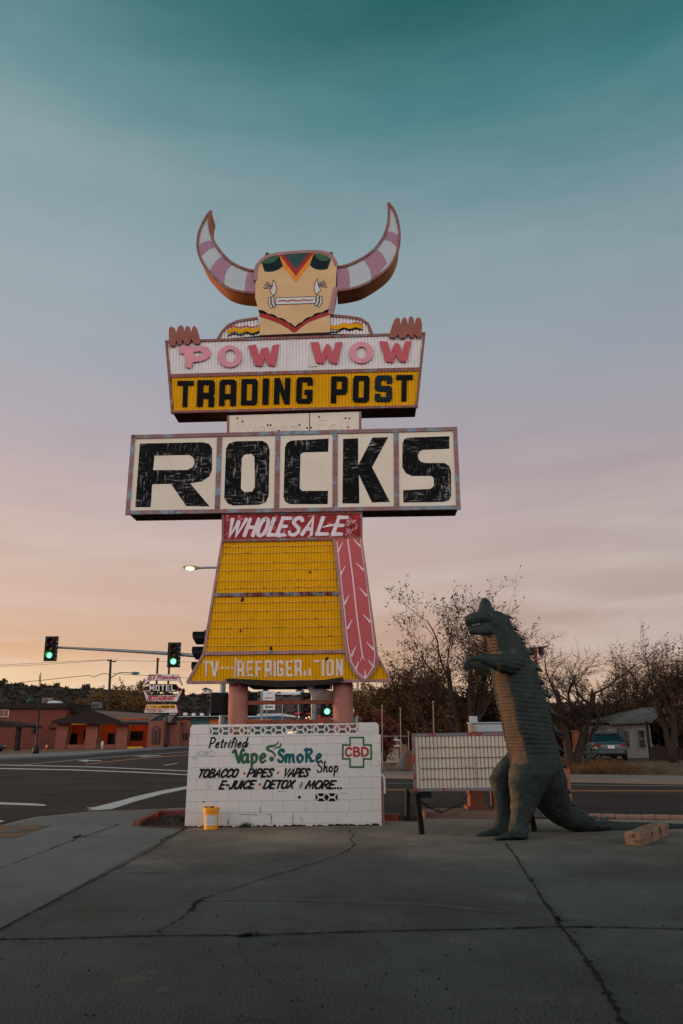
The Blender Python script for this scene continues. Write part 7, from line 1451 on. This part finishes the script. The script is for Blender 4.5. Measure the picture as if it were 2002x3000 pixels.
# ------------------------------------------------------------------ houses and clutter across the street
YH = 46.0; pr = lambda x, y, Y=YH: P(*cr5(x, y), Y)
m_wh = mat('house_white', (132, 128, 122), .85, .12, 1.2, .2, 20, spots=((104, 96, 90), 1.2, .55, .75, (2, 2, .5))); m_troof = mat('metal_roof', (98, 92, 88), .92, .2, 1.5, .2, 4)
hs = thing('white_house', 'small weathered white house with a pale metal roof behind the teal car', 'house', (pr(900, 700).x, YH, 0))
a, b, c = pr(606, 300), pr(1142, 318), pr(1142, 790); zt = b.z
mb = MB(); mb.prism([Vector((a.x, YH, 0)), Vector((b.x, YH, 0)), Vector((b.x, YH, zt)), Vector((a.x, YH, zt))], (0, 7, 0)); mb.build('house_wall', m_wh, hs)
r0, r1, r2, r3 = pr(636, 288, YH - .4), pr(1075, 266, YH - .4), pr(1040, 98, YH + 3.2), pr(1500, 96, YH + 3.2); e1 = pr(1180, 266, YH - .4); r2 = pr(900, 150, YH + 3.2)
mb = MB(); mb.add([r0, e1, r3, pr(1058, 100, YH + 3.2)], [(0, 1, 2, 3)]); back_ = Vector((0, 7.6, 0)); mb.add([r0, pr(1058, 100, YH + 3.2), r0 + back_], [(0, 1, 2)]); mb.prism([r0, e1, e1 + Vector((0, 0, -.12)), r0 + Vector((0, 0, -.12))], (0, .1, 0)); mb.add([e1, r3, e1 + back_], [(0, 1, 2)]); mb.build('metal_roof', m_troof, hs)
for x0, x1, y0, y1 in ((814, 868, 385, 606), (1004, 1064, 375, 616)):
    a = pr(x0, y1); b = pr(x1, y0); mb = MB(); mb.box(((a.x + b.x) / 2, YH - .03, (a.z + b.z) / 2), (b.x - a.x, .1, b.z - a.z)); w_o = mb.build('window', m_wh, hs); mb = MB(); zc_ = (a.z + b.z) / 2
    for dz in (-1, 1): mb.box(((a.x + b.x) / 2, YH - .09, zc_ + dz * (b.z - a.z) * .235), ((b.x - a.x) * .8, .04, (b.z - a.z) * .42))
    mb.build('pane', m_glass, w_o)
mb = MB(); a = pr(766, 440); mb.box(a + Vector((0, -.1, 0)), (.3, .2, .7)); mb.tube([a + Vector((0, -.1, 0)), Vector((a.x, a.y - .1, .1))], .04, 6); mb.build('meter_box', m_grey, hs)
fence_x0, fence_x1 = pr(1160, 700, 43).x, pr(1700, 700, 43).x
fn_ = thing('wooden_fence', 'dark plank fence right of the white house', 'fence', ((fence_x0 + fence_x1) / 2, 43, 0)); mb = MB(); x = fence_x0; rs = random.Random(5)
while x < fence_x1: h = pr(1300, 606, 43).z + rs.uniform(-.06, .06); mb.box((x, 43, h / 2), (.14, .03, h)); x += .155
mb.build('fence_board', m_timber, fn_); mb = MB(); mb.box(((fence_x0 + fence_x1) / 2, 43.05, .5), (fence_x1 - fence_x0, .06, .1)); mb.build('fence_rail', m_timber, fn_)
for k in range(3): mb = MB(); mb.box((fence_x0 + k * 2.4, 43.1, 1.0), (.12, .12, 2.0)); mb.build('fence_post', m_timber, fn_)
sh = thing('white_shed', 'low pale shed with a white roof behind the teal car', 'shed', (pr(450, 440, 58).x, 58, 0)); a = pr(268, 440, 58); b = pr(620, 330, 58)
mb = MB(); mb.box(((a.x + b.x) / 2, 59.5, b.z / 2 - .1), (b.x - a.x, 3, b.z)); mb.build('shed_wall', mat('shed_wall_paint', (60, 46, 42), .8, .2, 2), sh); mb = MB(); mb.box(((a.x + b.x) / 2, 59.3, b.z + .02), (b.x - a.x + .5, 4, .16)); mb.build('shed_roof', m_troof, sh)
a = pr(520, 455, 57.4); b = pr(608, 388, 57.4); mb = MB(); mb.box(((a.x + b.x) / 2, 57.8, (a.z + b.z) / 2), (b.x - a.x, .1, b.z - a.z)); mb.build('shed_panel', m_pale, sh)
a = pr(300, 640, 52); b = pr(615, 462, 52); mb = MB(); mb.box(((a.x + b.x) / 2, 52, b.z / 2), (b.x - a.x, .5, b.z)); tag(mb.build('dark_wall', m_timber), 'dark low wall behind the teal car', 'wall')
a = pr(188, 640, 42); b = pr(238, 405, 42); mb = MB(); mb.box(((a.x + b.x) / 2, 42, b.z / 2), (b.x - a.x, .4, b.z)); mb.box(((a.x + b.x) / 2, 42, b.z + .04), (b.x - a.x + .12, .52, .08)); tag(mb.build('brick_post', mat('post_brick', (112, 66, 50), .9, .2, 3, .3, 20)), 'reddish brown gate post left of the teal car', 'post')
a = pr(180, 765, 40); b = pr(282, 645, 40); gt = thing('wire_gate', 'small chain link gate panel in a pinkish frame left of the teal car', 'gate', ((a.x + b.x) / 2, 40, 0)); mb = MB(); P1, P2, P3, P4 = Vector((a.x, 40, .15)), Vector((b.x, 40, .15)), Vector((b.x, 40, b.z)), Vector((a.x, 40, b.z))
for u_, v_ in ((P1, P2), (P2, P3), (P3, P4), (P4, P1)): mb.bar(u_, v_, .06)
mb.build('gate_frame', m_trim, gt); mb = MB(); w = b.x - a.x; h = b.z - .15
for k in range(-10, 12):
    for sg in (-1, 1):
        x0 = a.x + k * .14; p0 = Vector((x0, 40, .15)); p1 = Vector((x0 + sg * h, 40, .15 + h)); t0 = 0; t1 = 1
        if sg > 0: t0 = max(0, (a.x - x0) / h); t1 = min(1, (b.x - x0) / h)
        else: t0 = max(0, (x0 - b.x) / h); t1 = min(1, (x0 - a.x) / h)
        if t1 > t0: mb.bar(p0.lerp(p1, t0), p0.lerp(p1, t1), .018)
mb.build('wire_mesh', m_steel, gt)
# bicycles and junk heaped in front of the car
for i, (x, y, an, lab) in enumerate(((300, 800, .3, 'tangled old bicycle lying left in the grass before the teal car'), (400, 790, -.5, 'tangled old bicycle leaning right before the teal car'))):
    c = pr(x, y, 35.5); c.z = 0; o = thing('bicycle', lab, 'bicycle', c, 'old bicycles heaped by the street'); R = Matrix.Rotation(an, 3, 'Z') @ Matrix.Rotation(.5, 3, 'X'); q_ = lambda a_, b_: c + R @ Vector((a_, 0, b_))
    for xx in (-.5, .5):
        mb = MB(); mb.tube([q_(xx + .33 * math.cos(t), .35 + .33 * math.sin(t)) for t in [6.283 * k / 18 for k in range(19)]], .02, 5); wh = mb.build('wheel', m_tyre, o)
        mb = MB()
        for k in range(6): mb.bar(q_(xx, .35), q_(xx + .32 * math.cos(k), .35 + .32 * math.sin(k)), .006)
        mb.build('spoke', m_steel, wh)
    mb = MB()
    for p_, s_ in (((-.5, .35), (-.1, .35)), ((-.1, .35), (-.2, .85)), ((-.5, .35), (-.17, .75)), ((-.17, .75), (.35, .78)), ((-.1, .35), (.35, .72)), ((.5, .35), (.33, .95))): mb.bar(q_(*p_), q_(*s_), .035)
    mb.build('bicycle_frame', mat('bike_green', (40, 80, 72), .4) if i == 0 else bpy.data.materials['bike_green'], o); mb = MB(); mb.box(q_(-.21, .9), (.25, .12, .05), M=R); mb.build('saddle', m_dark, o); mb = MB(); mb.bar(q_(.33, .95) - Vector((0, .28, 0)), q_(.33, .95) + Vector((0, .28, 0)), .03); mb.build('handlebar', m_steel, o)
# dry verge grass and rough earth
rs = random.Random(77); mb = MB()
for _ in range(800):
    u = rs.gauss(1745, 52) if rs.random() < .9 else rs.uniform(1640, 1960); v = rs.uniform(2243, 2272) if u < 1830 else rs.uniform(2250, 2272)
    p = G(u, v); p.z = 0; tuft(mb, p, 5, rs.uniform(.2, .5) * (1 - .5 * max(0, (u - 1800) / 200)), .2, rs, .012)
o = mb.build('dry_grass', m_dry); tag(o, 'strip of dry straw coloured grass along the far pavement', 'grass'); struct(o, 'stuff')
rs = random.Random(78); mb = MB()
for _ in range(420): 
    p = G(rs.uniform(1110, 2050), rs.uniform(2226, 2276)); p.z = 0; tuft(mb, p, 5, rs.uniform(.06, .2), .25, rs, .014)
o = mb.build('rough_grass', m_weedg); tag(o, 'patchy low weeds on the bare earth across the street', 'grass'); struct(o, 'stuff')
# left of the board: white low building, tan house, poles, rubble
pc = lambda x, y, Y: P(*cs(x, y), Y)
o = thing('white_trailer_home', 'low cream building with ledges half hidden by a red hedge', 'building', (pc(250, 1200, 44).x, 44, 0)); mb = MB(); a = pc(60, 1200, 44); b = pc(395, 955, 44); mb.box(((a.x + b.x) / 2, 46, b.z / 2), (b.x - a.x, 4, b.z)); mb.build('house_wall', mat('wall_cream', (150, 136, 122), .8, .15, 1.5), o)
mb = MB()
for y in (955, 1040): z = pc(200, y, 43.8).z; mb.box(((a.x + b.x) / 2, 43.9, z), (b.x - a.x + .1, .3, .07))
mb.build('wall_ledge', m_pale, o); mb = MB(); c = pc(395, 890, 44); mb.box(((a.x + b.x) / 2, 46, (b.z + c.z) / 2), (b.x - a.x - .1, 3.8, (c.z - b.z) * .9)); mb.build('low_roof', mat('roof_pale', (140, 132, 124), .8), o)
o = thing('tan_house', 'tan gabled house with a brown roof above the cream board', 'house', (pc(780, 860, 62).x, 62, 0)); mb = MB(); a = pc(665, 860, 62); b = pc(1060, 770, 62); mb.box(((a.x + b.x) / 2, 65, b.z / 2), (b.x - a.x, 6, b.z)); mb.build('house_wall', mat('house_tan_wall', (186, 148, 112), .85, .12, 1), o)
mb = MB(); A = pc(575, 790, 61.5); B = pc(745, 742, 61.5); C_ = pc(1020, 585, 61.5); E_ = pc(1300, 770, 61.5); bk_ = Vector((0, 7.5, 0)); mb.add([A, C_, C_ + bk_, A + bk_], [(0, 1, 2, 3)]); mb.add([C_, E_, E_ + bk_, C_ + bk_], [(0, 1, 2, 3)]); mb.prism([A, C_, E_, E_ + Vector((0, 0, -.35)), C_ + Vector((0, 0, -.35)), A + Vector((0, 0, -.35))], (0, .2, 0)); mb.build('house_roof', mat('roof_red_brown', (104, 66, 54), .85, .25, 2, .3, 6), o)
for x0, x1, y0, y1 in ((700, 728, 800, 856), (808, 835, 800, 856)): a = pc(x0, y1, 61.9); b = pc(x1, y0, 61.9); mb = MB(); mb.box(((a.x + b.x) / 2, 61.95, (a.z + b.z) / 2), (b.x - a.x, .12, b.z - a.z)); mb.build('window', m_fas, o)
a = pc(748, 700, 61.3); mb = MB(); mb.tube([a + Vector((0, 0, -1.2)), a + Vector((0, 0, .9))], .12, 8); mb.build('stove_pipe', m_dark, o)
o = thing('grey_house', 'dark low house with a pale roof edge behind the willows', 'house', (pc(250, 880, 60).x, 60, 0)); mb = MB(); a = pc(60, 890, 60); b = pc(400, 775, 60); mb.box(((a.x + b.x) / 2, 63, b.z / 2), (b.x - a.x, 6, b.z)); mb.build('house_wall', m_timber, o); mb = MB(); mb.prism([Vector((a.x - .3, 59.6, b.z)), Vector((b.x + .3, 59.6, b.z)), Vector((b.x - .6, 63, b.z + 1.0)), Vector((a.x + .6, 63, b.z + 1.0))], (0, 0, .1)); mb.build('house_roof', mat('roof_ash', (140, 132, 126), .8), o)
for x, y0, y1, Y, lab in ((155, 450, 1280, 36, 'thin pale fence pole nearest the white block wall'), (427, 490, 1290, 36, 'thin pale fence pole in front of the dark willow trunk'), (548, 840, 1300, 36, 'short pale fence pole left of the cream board'), (912, 390, 1000, 36, 'thin pale pole rising over the cream board before the tan house')):
    a = pc(x, y1, Y); a.z = 0; b = pc(x - 4, y0, Y); mb = MB(); mb.tube([a, b], .024, 6); mb.lathe(b, [(.05, 0), (.05, .04), (0, .06)], 6); tag(mb.build('fence_pole', mat('pole_pale', (140, 118, 106), .7) if 'pole_pale' not in bpy.data.materials else bpy.data.materials['pole_pale']), lab, 'pole', 'thin pale poles of the lost fence')
a = pc(130, 893, 36); b = pc(552, 893, 36); mb = MB(); mb.tube([a, b], .018, 4); tag(mb.build('fence_wire', m_steel), 'single top wire between the thin fence poles', 'wire')
tree('red_hedge', 'rusty red leaved bush right beside the white block wall', pc(190, 1270, 40) * 1.0, 2.6, 91, spread=1.3, trunks=((-.3, 0), (.3, 0)), leaves=16, lsize=.15, lm=mat('leaf_rust', (92, 48, 36), .8, .3, 1), kids=(6, 5, 4), r0=.08, fork=.1, cat_='bush')
rs = random.Random(15)
for i, (x, y, s_, lab) in enumerate(((470, 1170, .7, 'tall pale broken concrete chunk among the rubble'), (545, 1180, .8, 'brown rubble chunk just left of the cream board'), (430, 1260, .55, 'flat reddish rubble slab lying lowest in the heap'), (500, 1250, .4, 'small dark rubble lump in the heap'))):
    c = pc(x, y + 40, 36); c.z = 0; mb = MB(); R = Matrix.Rotation(rs.uniform(-.5, .5), 3, 'Y') @ Matrix.Rotation(rs.uniform(0, 1), 3, 'Z'); hz = s_ * (1.1 if i < 2 else .5)
    mb.box(c + Vector((0, 0, hz * .45)), (s_ * .6, s_ * .5, hz), M=R); ob = mb.build('rubble', (m_conc2, mat('rubble_brown', (96, 68, 56), .95, .3, 4, .5, 12))[i > 0] if i < 2 else bpy.data.materials['rubble_brown']); bevel(ob, .06); tag(ob, lab, 'rubble', 'rubble heap across the street')
up2 = at(1570, 50); o = thing('utility_pole', 'distant utility pole with transformers behind the dinosaur neck', 'utility pole', up2); t_ = P(1569, 1897, 50); mb = MB(); mb.tube([up2, t_], [.16, .12], 8); mb.build('pole', mat('pole_tan', (120, 78, 56), .85), o); mb = MB(); mb.bar(t_ + Vector((-.7, 0, -.1)), t_ + Vector((.8, 0, .05)), .1); mb.build('crossarm', m_pole, o)
for dx in (-.35, .3): mb = MB(); mb.lathe(t_ + Vector((dx, -.15, -.5)), [(.16, 0), (.18, .1), (.18, .45), (.1, .5)], 10); mb.build('transformer', m_dark, o)
a = at(1205, 48); 
for u, lab in ((1063, 'tall thin dark pole right of the right sign column'), (1048, 'thin dark pole hugging the right sign column')):
    a = at(u, 60); b = P(u, 1990, 60); mb = MB(); mb.tube([a, b], .06 if u > 1050 else .09, 6); tag(mb.build('thin_pole', m_steel), lab, 'pole')

# ------------------------------------------------------------------ unseen shop and porch behind the viewer, added to shade the near lot
shop = thing('unseen_shade_shop', 'unseen stuccoed shop with a deep timber porch, added to shade the near lot', 'building', (0, -8, 0))
mb = MB(); mb.box((0, -10.6, 2.5), (30, 4.8, 5)); mb.build('shop_wall', mat('shop_stucco', (120, 96, 80), .9, .15, 1, .3, 20), shop)
mb = MB(); mb.box((0, -2.9, 4.82), (30, 10.6, .24)); mb.build('shade_roof', m_timber, shop)
for x in (-14.4, -9.6, -4.8, 4.8, 9.6, 14.4): mb = MB(); mb.box((x, 1.9, 2.35), (.2, .2, 4.7)); mb.build('shade_roof_post', m_timber, shop)
